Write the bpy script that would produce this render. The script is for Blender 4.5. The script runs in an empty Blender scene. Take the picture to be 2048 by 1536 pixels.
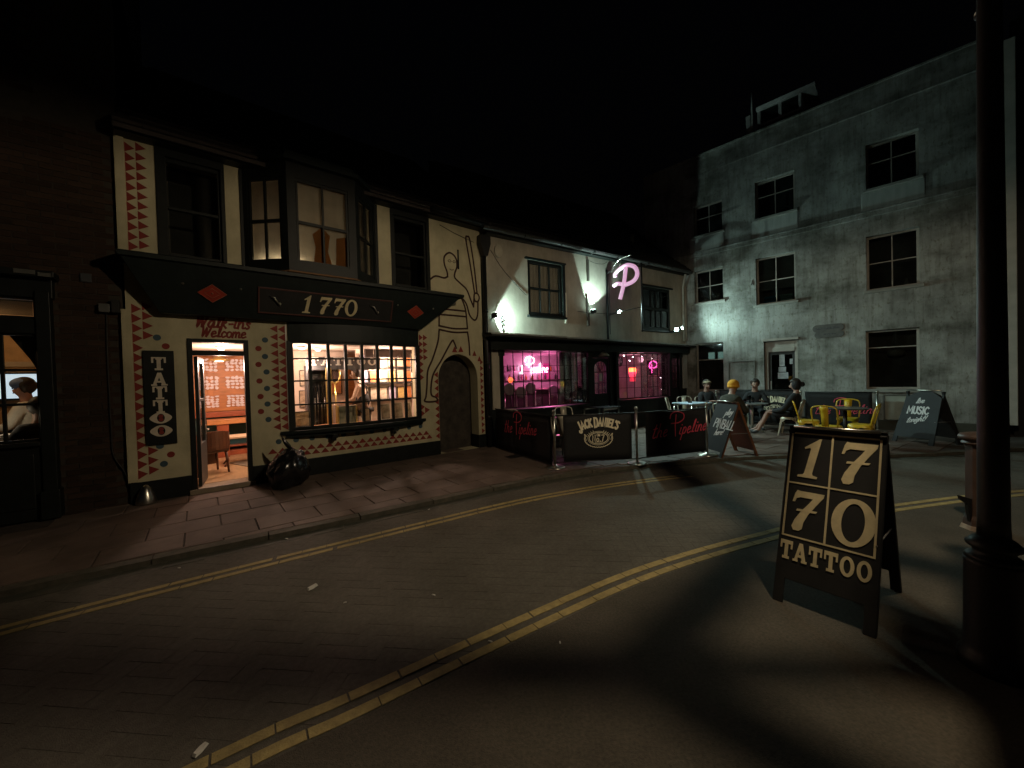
import bpy, bmesh, math, random
from math import sin, cos, pi, radians, atan2, sqrt, degrees
from mathutils import Vector, Matrix

rnd = random.Random(7)
scene = bpy.context.scene
col = scene.collection

# ---------------------------------------------------------------- camera
cam_data = bpy.data.cameras.new("camera")
cam_data.sensor_fit = 'HORIZONTAL'
cam_data.sensor_width = 36.0
cam_data.lens = 36.0 * 769.0 / 2048.0
cam_data.clip_start = 0.05
cam_data.clip_end = 600
cam = bpy.data.objects.new("camera", cam_data)
col.objects.link(cam)
PITCH, ROLL = 0.0155, 0.028
fw = Vector((0, cos(PITCH), -sin(PITCH)))
up0 = Vector((0, sin(PITCH), cos(PITCH)))
rt0 = Vector((1, 0, 0))
rt = cos(ROLL) * rt0 - sin(ROLL) * up0
up = sin(ROLL) * rt0 + cos(ROLL) * up0
mw = Matrix((rt, up, -fw)).transposed().to_4x4()
mw.translation = Vector((0, 0, 1.6))
cam.matrix_world = mw
scene.camera = cam

# ---------------------------------------------------------------- night sky
world = bpy.data.worlds.new("World")
scene.world = world
world.use_nodes = True
wn = world.node_tree.nodes
wl = world.node_tree.links
for n in list(wn):
    wn.remove(n)
wo = wn.new("ShaderNodeOutputWorld")
wb = wn.new("ShaderNodeBackground")
sky = wn.new("ShaderNodeTexSky")
sky.sky_type = 'NISHITA'
sky.sun_disc = False
sky.sun_elevation = radians(-4.0)
sky.sun_rotation = radians(200.0)
wb.inputs['Strength'].default_value = 0.03
wl.new(sky.outputs['Color'], wb.inputs['Color'])
wl.new(wb.outputs['Background'], wo.inputs['Surface'])

vs = scene.view_settings
vs.view_transform = 'Standard'
vs.look = 'None'
vs.gamma = 1.0
vs.exposure = 0.0
vs.use_curve_mapping = False
scene.render.engine = 'CYCLES'
scene.cycles.use_denoising = True
try:
    scene.cycles.denoiser = 'OPENIMAGEDENOISE'
    scene.cycles.denoising_prefilter = 'ACCURATE'
except Exception:
    pass
scene.cycles.max_bounces = 6
scene.cycles.diffuse_bounces = 3
scene.cycles.glossy_bounces = 3
scene.cycles.transparent_max_bounces = 12
scene.cycles.sample_clamp_indirect = 3.0
scene.cycles.caustics_reflective = False
scene.cycles.caustics_refractive = False

STREET_W = 800.0          # watts of the street lantern over the near pavement
FLOOD_W = 110.0            # watts of one LED flood on the bar front
SHOP_W = 72.0             # watts of one ceiling lamp in the tattoo shop
WARM = (1.0, 0.80, 0.54)
COLD = (0.66, 1.0, 0.93)

# ---------------------------------------------------------------- helpers
class Frame:
    """A vertical facade: u along it, y into the building, z up."""
    def __init__(s, o, ang):
        s.o = Vector((o[0], o[1], 0)); s.a = ang
        s.du = Vector((cos(ang), sin(ang), 0)); s.dy = Vector((-sin(ang), cos(ang), 0))
    def w(s, u, y, z):
        return s.o + s.du * u + s.dy * y + Vector((0, 0, z))
    def uy(s, p):
        d = Vector((p[0], p[1], 0)) - s.o
        return d.dot(s.du), d.dot(s.dy)

S = Frame((-1.5505, 8.0407), radians(39.0))      # tattoo shop front
P = Frame((-0.5657, 8.7693), radians(33.0))      # bar front
R = Frame((6.0572, 12.7765), radians(-45.3))     # rendered house front

def set_props(o, label=None, cat=None, group=None, kind=None):
    if label: o['label'] = label
    if cat: o['category'] = cat
    if group: o['group'] = group
    if kind: o['kind'] = kind
    return o

def thing(name, label, cat, loc=(0, 0, 0), rot=0.0, group=None):
    o = bpy.data.objects.new(name, None)
    o.empty_display_size = 0.1
    col.objects.link(o)
    o.location = loc
    o.rotation_euler = (0, 0, rot)
    return set_props(o, label, cat, group)

def link_mesh(name, me, parent=None, loc=(0, 0, 0), rot=(0, 0, 0)):
    o = bpy.data.objects.new(name, me)
    col.objects.link(o)
    if parent is not None:
        o.parent = parent
    o.location = loc
    o.rotation_euler = rot
    return o

def copy_tree(src, loc, rot, label=None, group=None):
    def rec(o, par):
        c = o.copy(); col.objects.link(c)
        if par is not None: c.parent = par
        for ch in o.children: rec(ch, c)
        return c
    c = rec(src, None)
    c.location = loc; c.rotation_euler = (0, 0, rot)
    if label: c['label'] = label
    if group: c['group'] = group
    return c

def catmull(pts, n=6, closed=False):
    P_ = [Vector(p) for p in pts]
    if len(P_) < 3: return P_
    out = []
    m = len(P_)
    rng = range(m if closed else m - 1)
    for i in rng:
        p0 = P_[(i - 1) % m] if (closed or i > 0) else P_[0] * 2 - P_[1]
        p1 = P_[i]; p2 = P_[(i + 1) % m]
        p3 = P_[(i + 2) % m] if (closed or i + 2 < m) else P_[-1] * 2 - P_[-2]
        for k in range(n):
            t = k / n
            out.append(0.5 * ((2 * p1) + (p2 - p0) * t + (2 * p0 - 5 * p1 + 4 * p2 - p3) * t * t + (3 * p1 - p0 - 3 * p2 + p3) * t ** 3))
    if not closed: out.append(P_[-1])
    return out

class MB:
    def __init__(s):
        s.v = []; s.f = []; s.smooth = set()
    def add(s, vs, fs, smooth=False):
        b = len(s.v)
        s.v += [tuple(x) for x in vs]
        for f in fs:
            if smooth: s.smooth.add(len(s.f))
            s.f.append(tuple(b + i for i in f))
    def box(s, x0, x1, y0, y1, z0, z1, M=None):
        vs = [Vector((x, y, z)) for z in (z0, z1) for y in (y0, y1) for x in (x0, x1)]
        if M is not None: vs = [M @ v for v in vs]
        s.add(vs, [(0, 2, 3, 1), (4, 5, 7, 6), (0, 1, 5, 4), (2, 6, 7, 3), (0, 4, 6, 2), (1, 3, 7, 5)])
        return s
    def quad(s, a, b, c, d):
        s.add([a, b, c, d], [(0, 1, 2, 3)]); return s
    def poly(s, pts):
        s.add(pts, [tuple(range(len(pts)))]); return s
    def prism(s, pts, y0, y1):
        """outline in xz swept along y"""
        n = len(pts)
        vs = [(p[0], y0, p[1]) for p in pts] + [(p[0], y1, p[1]) for p in pts]
        fs = [tuple(range(n)), tuple(range(2 * n - 1, n - 1, -1))]
        fs += [(i, n + i, n + (i + 1) % n, (i + 1) % n) for i in range(n)]
        s.add(vs, fs); return s
    def prismz(s, pts, z0, z1):
        n = len(pts)
        vs = [(p[0], p[1], z0) for p in pts] + [(p[0], p[1], z1) for p in pts]
        fs = [tuple(range(n - 1, -1, -1)), tuple(range(n, 2 * n))]
        fs += [(i, (i + 1) % n, n + (i + 1) % n, n + i) for i in range(n)]
        s.add(vs, fs); return s
    def tube(s, pts, r, n=8, closed=False, cap=True):
        pts = [Vector(p) for p in pts]
        m = len(pts); rings = []
        prev = None
        for i, p in enumerate(pts):
            if closed: t = pts[(i + 1) % m] - pts[i - 1]
            elif i == 0: t = pts[1] - p
            elif i == m - 1: t = p - pts[-2]
            else: t = pts[i + 1] - pts[i - 1]
            if t.length < 1e-9: t = Vector((0, 0, 1))
            t.normalize()
            if prev is None:
                a = Vector((0, 0, 1)) if abs(t.z) < .9 else Vector((1, 0, 0))
                nx = t.cross(a).normalized()
            else:
                nx = prev - t * prev.dot(t)
                nx = nx.normalized() if nx.length > 1e-6 else t.orthogonal().normalized()
            prev = nx; ny = t.cross(nx)
            rr = r[i] if isinstance(r, (list, tuple)) else r
            rings.append([p + nx * (cos(2 * pi * k / n) * rr) + ny * (sin(2 * pi * k / n) * rr) for k in range(n)])
        vs = [v for g in rings for v in g]; fs = []
        for i in range(m if closed else m - 1):
            j = (i + 1) % m
            fs += [(i * n + k, i * n + (k + 1) % n, j * n + (k + 1) % n, j * n + k) for k in range(n)]
        s.add(vs, fs, True)
        if cap and not closed:
            b = len(s.v) - len(vs)
            s.f.append(tuple(b + k for k in range(n - 1, -1, -1)))
            s.f.append(tuple(b + (m - 1) * n + k for k in range(n)))
        return s
    def lathe(s, prof, c=(0, 0, 0), n=16, smooth=True):
        vs = []; fs = []
        for r, z in prof:
            vs += [(c[0] + r * cos(2 * pi * k / n), c[1] + r * sin(2 * pi * k / n), c[2] + z) for k in range(n)]
        m = len(prof)
        for i in range(m - 1):
            fs += [(i * n + k, i * n + (k + 1) % n, (i + 1) * n + (k + 1) % n, (i + 1) * n + k) for k in range(n)]
        s.add(vs, fs, smooth)
        b = len(s.v) - len(vs)
        s.f.append(tuple(b + k for k in range(n - 1, -1, -1)))
        s.f.append(tuple(b + (m - 1) * n + k for k in range(n)))
        return s
    def ball(s, c, r, n=10, sc=(1, 1, 1)):
        prof = [(max(1e-4, sin(pi * i / n) * r), -cos(pi * i / n) * r) for i in range(n + 1)]
        b = len(s.v)
        s.lathe(prof, (0, 0, 0), n + 2)
        for i in range(b, len(s.v)):
            v = s.v[i]
            s.v[i] = (c[0] + v[0] * sc[0], c[1] + v[1] * sc[1], c[2] + v[2] * sc[2])
        return s
    def ribbon(s, pts, w, y=0.0, th=0.004):
        """flat painted stroke in the xz plane, front at y-th"""
        pts = [Vector((p[0], p[1])) for p in pts]
        q = [pts[0]]
        for p in pts[1:]:
            if (p - q[-1]).length > 1e-5: q.append(p)
        if len(q) < 2: q.append(q[0] + Vector((1e-3, 0)))
        m = len(q); L = []; Rr = []
        for i, p in enumerate(q):
            a = (q[i] - q[i - 1]).normalized() if i > 0 else None
            b = (q[i + 1] - q[i]).normalized() if i < m - 1 else None
            d = b if a is None else a if b is None else (a + b)
            if d.length < 1e-3: d = a
            d = d.normalized()
            k = 1.0
            if a is not None and b is not None:
                k = 1 / max(.55, abs(d.dot(a)))
            ww = (w[min(i, len(w) - 1)] if isinstance(w, (list, tuple)) else w) * .5 * k
            nn = Vector((-d.y, d.x))
            e = d * ww * .8 if b is None else (-d * ww * .8 if a is None else Vector((0, 0)))
            L.append(p + nn * ww + e); Rr.append(p - nn * ww + e)
        vs = []
        for l, r_ in zip(L, Rr):
            vs += [(l.x, y - th, l.y), (r_.x, y - th, r_.y), (l.x, y, l.y), (r_.x, y, r_.y)]
        fs = []
        for i in range(m - 1):
            a, b = 4 * i, 4 * i + 4
            fs += [(a, a + 1, b + 1, b), (a, b, b + 2, a + 2), (a + 1, a + 3, b + 3, b + 1)]
        fs += [(0, 2, 3, 1), (4 * m - 4, 4 * m - 3, 4 * m - 1, 4 * m - 2)]
        s.add(vs, fs); return s
    def wall(s, u0, u1, z0, z1, holes, y0=0.0, th=0.3):
        us = sorted({u0, u1, *[h[0] for h in holes], *[h[1] for h in holes]})
        zs = sorted({z0, z1, *[h[2] for h in holes], *[h[3] for h in holes]})
        us = [u for u in us if u0 - 1e-6 <= u <= u1 + 1e-6]; zs = [z for z in zs if z0 - 1e-6 <= z <= z1 + 1e-6]
        def inh(u, z): return any(h[0] < u < h[1] and h[2] < z < h[3] for h in holes)
        for i in range(len(us) - 1):
            for j in range(len(zs) - 1):
                a, b, c, d = us[i], us[i + 1], zs[j], zs[j + 1]
                if inh((a + b) / 2, (c + d) / 2): continue
                s.quad((a, y0, c), (b, y0, c), (b, y0, d), (a, y0, d))
                s.quad((a, y0 + th, c), (a, y0 + th, d), (b, y0 + th, d), (b, y0 + th, c))
        for h in holes:
            a, b, c, d = h[:4]
            y1 = y0 + th
            s.quad((a, y0, c), (a, y0, d), (a, y1, d), (a, y1, c))
            s.quad((b, y0, c), (b, y1, c), (b, y1, d), (b, y0, d))
            s.quad((a, y0, d), (b, y0, d), (b, y1, d), (a, y1, d))
            s.quad((a, y0, c), (a, y1, c), (b, y1, c), (b, y0, c))
        y1 = y0 + th
        s.quad((u0, y0, z0), (u0, y0, z1), (u0, y1, z1), (u0, y1, z0))
        s.quad((u1, y0, z0), (u1, y1, z0), (u1, y1, z1), (u1, y0, z1))
        s.quad((u0, y0, z1), (u1, y0, z1), (u1, y1, z1), (u0, y1, z1))
        return s
    def mesh(s, name, m, recalc=True):
        me = bpy.data.meshes.new(name)
        me.from_pydata(s.v, [], s.f)
        if recalc and len(s.f) < 60000:
            bm = bmesh.new(); bm.from_mesh(me)
            bmesh.ops.recalc_face_normals(bm, faces=bm.faces)
            bm.to_mesh(me); bm.free()
        if s.smooth:
            for i in s.smooth:
                if i < len(me.polygons): me.polygons[i].use_smooth = True
        if m is not None:
            for mm in (m if isinstance(m, (list, tuple)) else [m]): me.materials.append(mm)
        me.update()
        return me
    def build(s, name, m, parent=None, loc=(0, 0, 0), rot=(0, 0, 0), bevel=0.0, label=None):
        o = link_mesh(name, s.mesh(name, m), parent, loc, rot)
        if bevel:
            b = o.modifiers.new("bevel", 'BEVEL'); b.width = bevel; b.segments = 2; b.limit_method = 'ANGLE'
        if label: o['label'] = label
        return o

# ---------------------------------------------------------------- materials
_M = {}
def mat(name, c, rough=.6, metal=0.0, var=.15, scale=6.0, bump=0.0, bscale=40.0, c2=None, coat=0.0, stretch=None, rand=0.0, spec=.5, big=None):
    if name in _M: return _M[name]
    m = bpy.data.materials.new(name); m.use_nodes = True
    nt = m.node_tree; N = nt.nodes; L = nt.links
    b = N["Principled BSDF"]
    b.inputs['Roughness'].default_value = rough
    b.inputs['Metallic'].default_value = metal
    b.inputs['Specular IOR Level'].default_value = spec
    if coat: b.inputs['Coat Weight'].default_value = coat
    tc = N.new("ShaderNodeTexCoord")
    src = tc.outputs['Object']
    if stretch:
        mp = N.new("ShaderNodeMapping"); mp.inputs['Scale'].default_value = stretch
        L.new(src, mp.inputs['Vector']); src = mp.outputs['Vector']
    nz = N.new("ShaderNodeTexNoise"); nz.inputs['Scale'].default_value = scale; nz.inputs['Detail'].default_value = 6; nz.inputs['Roughness'].default_value = .62
    L.new(src, nz.inputs['Vector'])
    rp = N.new("ShaderNodeValToRGB")
    lo = c2 if c2 else tuple(x * (1 - var) for x in c); hi = c if c2 else tuple(min(1, x * (1 + var)) for x in c)
    rp.color_ramp.elements[0].position = .3; rp.color_ramp.elements[0].color = (*lo, 1)
    rp.color_ramp.elements[1].position = .68; rp.color_ramp.elements[1].color = (*hi, 1)
    L.new(nz.outputs['Fac'], rp.inputs['Fac'])
    outc = rp.outputs['Color']
    if rand:
        oi = N.new("ShaderNodeObjectInfo"); mr = N.new("ShaderNodeMapRange")
        mr.inputs['To Min'].default_value = 1 - rand; mr.inputs['To Max'].default_value = 1 + rand
        L.new(oi.outputs['Random'], mr.inputs['Value'])
        mx = N.new("ShaderNodeMix"); mx.data_type = 'RGBA'; mx.blend_type = 'MULTIPLY'; mx.inputs[0].default_value = 1
        cm = N.new("ShaderNodeCombineColor")
        for k in range(3): L.new(mr.outputs['Result'], cm.inputs[k])
        L.new(outc, mx.inputs[6]); L.new(cm.outputs['Color'], mx.inputs[7]); outc = mx.outputs[2]
    if big:
        ge = N.new("ShaderNodeNewGeometry"); mp2 = N.new("ShaderNodeMapping"); mp2.inputs['Scale'].default_value = big[2] if len(big) > 2 else (1, 1, 1)
        nb_ = N.new("ShaderNodeTexNoise"); nb_.inputs['Scale'].default_value = big[0]; nb_.inputs['Detail'].default_value = 7; nb_.inputs['Roughness'].default_value = .7
        L.new(ge.outputs['Position'], mp2.inputs['Vector']); L.new(mp2.outputs['Vector'], nb_.inputs['Vector'])
        r2 = N.new("ShaderNodeValToRGB"); r2.color_ramp.elements[0].position = .36; r2.color_ramp.elements[0].color = (big[1], big[1], big[1] * .97, 1)
        r2.color_ramp.elements[1].position = .60; r2.color_ramp.elements[1].color = (1.08, 1.08, 1.08, 1)
        L.new(nb_.outputs['Fac'], r2.inputs['Fac'])
        m3 = N.new("ShaderNodeMix"); m3.data_type = 'RGBA'; m3.blend_type = 'MULTIPLY'; m3.inputs[0].default_value = 1
        L.new(outc, m3.inputs[6]); L.new(r2.outputs['Color'], m3.inputs[7]); outc = m3.outputs[2]
    L.new(outc, b.inputs['Base Color'])
    if bump:
        n2 = N.new("ShaderNodeTexNoise"); n2.inputs['Scale'].default_value = bscale; n2.inputs['Detail'].default_value = 4
        L.new(src, n2.inputs['Vector'])
        bp = N.new("ShaderNodeBump"); bp.inputs['Strength'].default_value = bump; bp.inputs['Distance'].default_value = .01
        L.new(n2.outputs['Fac'], bp.inputs['Height']); L.new(bp.outputs['Normal'], b.inputs['Normal'])
    _M[name] = m
    return m

def emit(name, c, s, base=None):
    if name in _M: return _M[name]
    m = bpy.data.materials.new(name); m.use_nodes = True
    b = m.node_tree.nodes["Principled BSDF"]
    b.inputs['Base Color'].default_value = (*(base or c), 1)
    b.inputs['Emission Color'].default_value = (*c, 1)
    b.inputs['Emission Strength'].default_value = s
    _M[name] = m
    return m

def glass_mat(name, tint=(1, 1, 1), refl=1.0, rough=.03):
    m = bpy.data.materials.new(name); m.use_nodes = True
    nt = m.node_tree; N = nt.nodes; L = nt.links
    for n in list(N): N.remove(n)
    o = N.new("ShaderNodeOutputMaterial"); mx = N.new("ShaderNodeMixShader")
    t = N.new("ShaderNodeBsdfTransparent"); t.inputs[0].default_value = (*tint, 1)
    g = N.new("ShaderNodeBsdfGlossy"); g.inputs['Roughness'].default_value = rough
    fr = N.new("ShaderNodeFresnel"); fr.inputs[0].default_value = 1.45
    mu = N.new("ShaderNodeMath"); mu.operation = 'MULTIPLY'; mu.inputs[1].default_value = refl
    L.new(fr.outputs[0], mu.inputs[0]); L.new(mu.outputs[0], mx.inputs[0])
    L.new(t.outputs[0], mx.inputs[1]); L.new(g.outputs[0], mx.inputs[2]); L.new(mx.outputs[0], o.inputs['Surface'])
    return m

def sheer_mat(name, c, transl=.5):
    m = bpy.data.materials.new(name); m.use_nodes = True
    nt = m.node_tree; N = nt.nodes; L = nt.links
    for n in list(N): N.remove(n)
    o = N.new("ShaderNodeOutputMaterial"); mx = N.new("ShaderNodeMixShader"); mx.inputs[0].default_value = transl
    d = N.new("ShaderNodeBsdfDiffuse"); t = N.new("ShaderNodeBsdfTranslucent")
    nz = N.new("ShaderNodeTexNoise"); nz.inputs['Scale'].default_value = 5; nz.inputs['Detail'].default_value = 3
    tc = N.new("ShaderNodeTexCoord"); L.new(tc.outputs['Object'], nz.inputs['Vector'])
    rp = N.new("ShaderNodeValToRGB")
    rp.color_ramp.elements[0].color = (*[x * .6 for x in c], 1); rp.color_ramp.elements[1].color = (*c, 1)
    L.new(nz.outputs['Fac'], rp.inputs[0]); L.new(rp.outputs[0], d.inputs[0]); L.new(rp.outputs[0], t.inputs[0])
    L.new(d.outputs[0], mx.inputs[1]); L.new(t.outputs[0], mx.inputs[2]); L.new(mx.outputs[0], o.inputs['Surface'])
    return m

def stained_render():
    """old painted render: blotches and vertical dirt runs"""
    m = bpy.data.materials.new("stained_render"); m.use_nodes = True
    nt = m.node_tree; N = nt.nodes; L = nt.links
    b = N["Principled BSDF"]; b.inputs['Roughness'].default_value = .9
    tc = N.new("ShaderNodeTexCoord")
    def noise(scale, stretch, det=8, rough=.65):
        mp = N.new("ShaderNodeMapping"); mp.inputs['Scale'].default_value = stretch
        L.new(tc.outputs['Object'], mp.inputs['Vector'])
        nz = N.new("ShaderNodeTexNoise"); nz.inputs['Scale'].default_value = scale
        nz.inputs['Detail'].default_value = det; nz.inputs['Roughness'].default_value = rough
        L.new(mp.outputs['Vector'], nz.inputs['Vector']); return nz.outputs['Fac']
    def ramp(f, p0, p1, c0, c1):
        r = N.new("ShaderNodeValToRGB")
        r.color_ramp.elements[0].position = p0; r.color_ramp.elements[0].color = (*c0, 1)
        r.color_ramp.elements[1].position = p1; r.color_ramp.elements[1].color = (*c1, 1)
        L.new(f, r.inputs[0]); return r.outputs[0]
    def mul(a, bb, f=1.0):
        x = N.new("ShaderNodeMix"); x.data_type = 'RGBA'; x.blend_type = 'MULTIPLY'; x.inputs[0].default_value = f
        L.new(a, x.inputs[6]); L.new(bb, x.inputs[7]); return x.outputs[2]
    base = ramp(noise(1.1, (1, 1, .8)), .36, .60, (.17, .17, .155), (.40, .41, .385))
    runs = ramp(noise(3.2, (3.5, 3.5, .28)), .33, .52, (.55, .53, .48), (1, 1, 1))
    spots = ramp(noise(11, (1.6, 1, .8)), .36, .45, (.62, .58, .5), (1, 1, 1))
    big = ramp(noise(.55, (1, 1, 1.6), 5, .7), .37, .5, (.5, .49, .45), (1, 1, 1))
    c = mul(mul(mul(base, runs, .75), spots, .9), big, 1.0)
    L.new(c, b.inputs['Base Color'])
    bp = N.new("ShaderNodeBump"); bp.inputs['Strength'].default_value = .35; bp.inputs['Distance'].default_value = .012
    L.new(noise(26, (1, 1, 1)), bp.inputs['Height']); L.new(bp.outputs['Normal'], b.inputs['Normal'])
    return m

CREAM = mat("cream_paint", (.62, .56, .37), .8, var=.07, scale=3.0, bump=.15, bscale=30, c2=(.49, .44, .285), big=(1.3, .80, (1, 1, .35)))
CREAM_DARK = mat("cream_wall_old", (.52, .47, .38), .85, scale=2.2, bump=.3, bscale=24, c2=(.40, .36, .29), big=(1.2, .72, (1, 1, .3)))
BLACK = mat("black_gloss_paint", (.008, .010, .009), .5, var=.4, scale=7, bump=.06, bscale=20, spec=.3)
BLACK_MATT = mat("black_matt", (.012, .012, .012), .75, var=.4)
DARKWOOD = mat("dark_painted_timber", (.008, .013, .012), .5, var=.4, scale=5, bump=.1, bscale=18, spec=.3)
RED = mat("red_wall_paint", (.23, .022, .014), .7, var=.25, scale=20)
REDBRIGHT = mat("red_sign_paint", (.34, .03, .012), .5, var=.15)
BLUE = mat("blue_dot_paint", (.045, .085, .11), .7)
BROWNLINE = mat("brown_mural_paint", (.045, .016, .010), .8, var=.2)
GOLD = mat("gold_lettering", (.70, .60, .36), .5, var=.14, scale=14)
GOLDMETAL = mat("gilt_frame", (.85, .62, .22), .28, metal=.9, var=.1)
WHITE = mat("white_paint", (.78, .76, .72), .6, var=.05)
PAPER = mat("white_paper", (.82, .79, .78), .8, var=.05)
STEEL = mat("brushed_steel", (.60, .58, .52), .28, metal=1.0, var=.1, scale=30)
CHAIRPALE = mat("pale_metal_chair", (.55, .51, .41), .38, metal=.25, var=.1)
YELLOW = mat("yellow_metal_chair", (.72, .47, .025), .35, var=.08)
CANVAS = mat("black_canvas", (.011, .011, .012), .8, var=.3, scale=30, bump=.1, bscale=200)
PINKPRINT = mat("pink_print", (.80, .09, .15), .6, var=.1)
CREAMPRINT = mat("cream_print", (.90, .82, .60), .6, var=.05)
CHALKBOARD = mat("chalkboard_black", (.013, .014, .016), .75, var=.25, scale=10)
CHALK = mat("white_chalk_paint", (.80, .80, .80), .8, var=.08, scale=40)
BOARDBROWN = mat("varnished_board_back", (.16, .060, .025), .5, var=.25, scale=4)
CONCRETE = mat("kerb_concrete", (.12, .105, .08), .9, scale=8, bump=.3, bscale=60, c2=(.05, .05, .036), rand=.12)
SLAB = mat("paving_slab_stone", (.165, .118, .095), .8, scale=1.6, bump=.3, bscale=60, c2=(.105, .075, .06), rand=.10, big=(1.5, .66))
JOINT = mat("dark_joint_dirt", (.058, .045, .036), .95, var=.4, scale=14)
SETT = mat("road_block", (.128, .116, .094), .9, scale=30, bump=.5, bscale=170, c2=(.078, .071, .057), rand=.045, big=(1.1, .74))
SETT_FAR = mat("road_block_far", (.128, .116, .094), .9, scale=30, bump=.5, bscale=170, c2=(.078, .071, .057), big=(1.1, .74))
NEARBRICK = mat("pavement_block", (.102, .083, .062), .85, scale=4.5, bump=.35, bscale=120, c2=(.070, .057, .043), rand=.06)
YLINE = mat("worn_yellow_line", (.46, .36, .14), .85, scale=16, bump=.4, bscale=110, c2=(.27, .21, .09), big=(1.4, .75))
BRICK = mat("old_brown_brick", (.058, .036, .024), .92, scale=7, bump=.4, bscale=40, c2=(.030, .019, .013), rand=.3, spec=.2)
MORTAR = mat("lime_mortar", (.055, .045, .034), .95, scale=10, c2=(.03, .025, .018))
SLATE = mat("roof_tile", (.045, .036, .032), .8, var=.35, scale=3, rand=.2)
RENDER = stained_render()
STONE = mat("flint_infill", (.075, .062, .050), .95, scale=7, bump=.9, bscale=16, c2=(.03, .026, .022))
GLASS = glass_mat("window_glass", (.96, .96, .94), .8)
GLASS_DARK = glass_mat("night_glass", (.55, .57, .56), 1.1)
SKIN = mat("skin", (.30, .17, .125), .55, var=.06)
CLOTH_BLACK = mat("black_cloth", (.014, .014, .016), .9, var=.3, scale=20)
CLOTH_OLIVE = mat("dark_olive_cloth", (.030, .028, .018), .9, var=.3, scale=20)
CLOTH_GREY = mat("dark_grey_cloth", (.045, .045, .05), .9, var=.25, scale=20)
CLOTH_WHITE = mat("white_cloth", (.70, .66, .58), .9, var=.1)
BEANIE = mat("mustard_knit", (.60, .28, .02), .9, var=.2, scale=60, bump=.4, bscale=90)
HAIR = mat("dark_hair", (.025, .017, .012), .6, var=.4, scale=30)
SHOE = mat("dark_shoe", (.02, .02, .022), .6)
WOOD_ORANGE = mat("orange_panelling", (.46, .17, .045), .45, var=.25, scale=3, stretch=(1, 1, 6))
WOOD_RED = mat("red_brown_wood", (.30, .075, .03), .4, var=.25, scale=5)
WOOD_MID = mat("mid_brown_wood", (.17, .075, .03), .45, var=.3, scale=5)
PLASTER = mat("pinkish_plaster", (.62, .50, .42), .85, var=.06, scale=4)
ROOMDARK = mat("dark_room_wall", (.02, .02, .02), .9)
FLOORWOOD = mat("shop_floor_boards", (.42, .27, .14), .35, var=.2, scale=3, stretch=(6, 1, 1))
TEAL = mat("teal_upholstery", (.02, .07, .07), .7)
PALEPIPE = mat("pale_pipe", (.50, .47, .40), .6)
CABLE = mat("black_cable", (.02, .018, .016), .6)
BINBAG = mat("black_bin_bag", (.012, .012, .013), .22, var=.3, spec=.7)
CASTIRON = mat("black_cast_iron", (.010, .010, .010), .5, var=.3, bump=.15, bscale=40)
BOLLARD_M = mat("brown_painted_bollard", (.075, .044, .031), .5, scale=6, c2=(.045, .026, .02), bump=.15)

# ================================================================ GROUND
KERB_FAR = [(-9.5, -.6), (-6.2, 1.55), (-4.04, 2.98), (-3.48, 3.35), (-1.9, 4.37), (-.21, 5.49), (1.06, 6.2), (2.4, 6.62), (3.71, 6.90), (5.3, 6.98), (6.95, 6.80), (9.35, 7.03), (14, 7.3), (30, 8)]
LINE_FAR = [(-9.0, -1.6), (-5.6, .95), (-3.48, 2.55), (-2.88, 2.99), (-1.89, 3.67), (-.19, 4.8), (.7, 5.27), (1.62, 5.64), (2.9, 6.03), (4.11, 6.26)]
LINE_NEAR = [(-2.6, .55), (-1.29, 1.59), (-.85, 1.88), (-.12, 2.37), (.84, 2.98), (1.6, 3.36), (2.47, 3.72), (3.5, 4.12), (4.63, 4.43), (6.32, 4.75), (9.5, 5.1), (16, 5.5)]
Z_PAVE = .05

def poly_curve(pts, n=6):
    return [Vector((p[0], p[1])) for p in catmull([(a, b, 0) for a, b in pts], n)]
kerb_c = poly_curve(KERB_FAR)
linef_c = poly_curve(LINE_FAR)
linen_c = poly_curve(LINE_NEAR)
def offset_curve(c, d):
    out = []
    for i, p in enumerate(c):
        t = (c[min(i + 1, len(c) - 1)] - c[max(i - 1, 0)]).normalized()
        out.append(p + Vector((-t.y, t.x)) * d)
    return out
def side(c, p):
    """signed distance to a curve, positive to its left"""
    best = 1e9; sg = 1
    for i in range(len(c) - 1):
        a, b = c[i], c[i + 1]; ab = b - a
        t = max(0, min(1, (p - a).dot(ab) / ab.length_squared))
        q = a + ab * t; d = (p - q).length
        if d < best:
            best = d; sg = 1 if ab.x * (p - a).y - ab.y * (p - a).x > 0 else -1
    return best * sg
def clip_half(poly, a, n):
    out = []
    for i in range(len(poly)):
        p, q = poly[i], poly[(i + 1) % len(poly)]
        dp, dq = (p - a).dot(n), (q - a).dot(n)
        if dp >= 0: out.append(p)
        if dp * dq < 0: out.append(p + (q - p) * (dp / (dp - dq)))
    return out

# road and land as sheets, each a little above the one below
ground = MB()
ground.quad((-120, -120, -.06), (120, -120, -.06), (120, 120, -.06), (-120, 120, -.06))
set_props(ground.build("ground", mat("earth_dark", (.04, .035, .03), .95)), kind='structure')
road = MB()
road.quad((-45, -20, -.0016), (60, -20, -.0016), (60, 12, -.0016), (-45, 12, -.0016))
road_o = set_props(road.build("road", mat("road_joint", (.095, .086, .070), .95, var=.25, scale=9)), kind='structure')

pv = MB()
kin = offset_curve(kerb_c, .10)
for i in range(len(kin) - 1):
    a, b = kin[i], kin[i + 1]
    pv.quad((a.x, a.y, .038), (b.x, b.y, .038), (b.x, 40, .038), (a.x, 40, .038))
pave_o = set_props(pv.build("pavement", JOINT), kind='structure')

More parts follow.
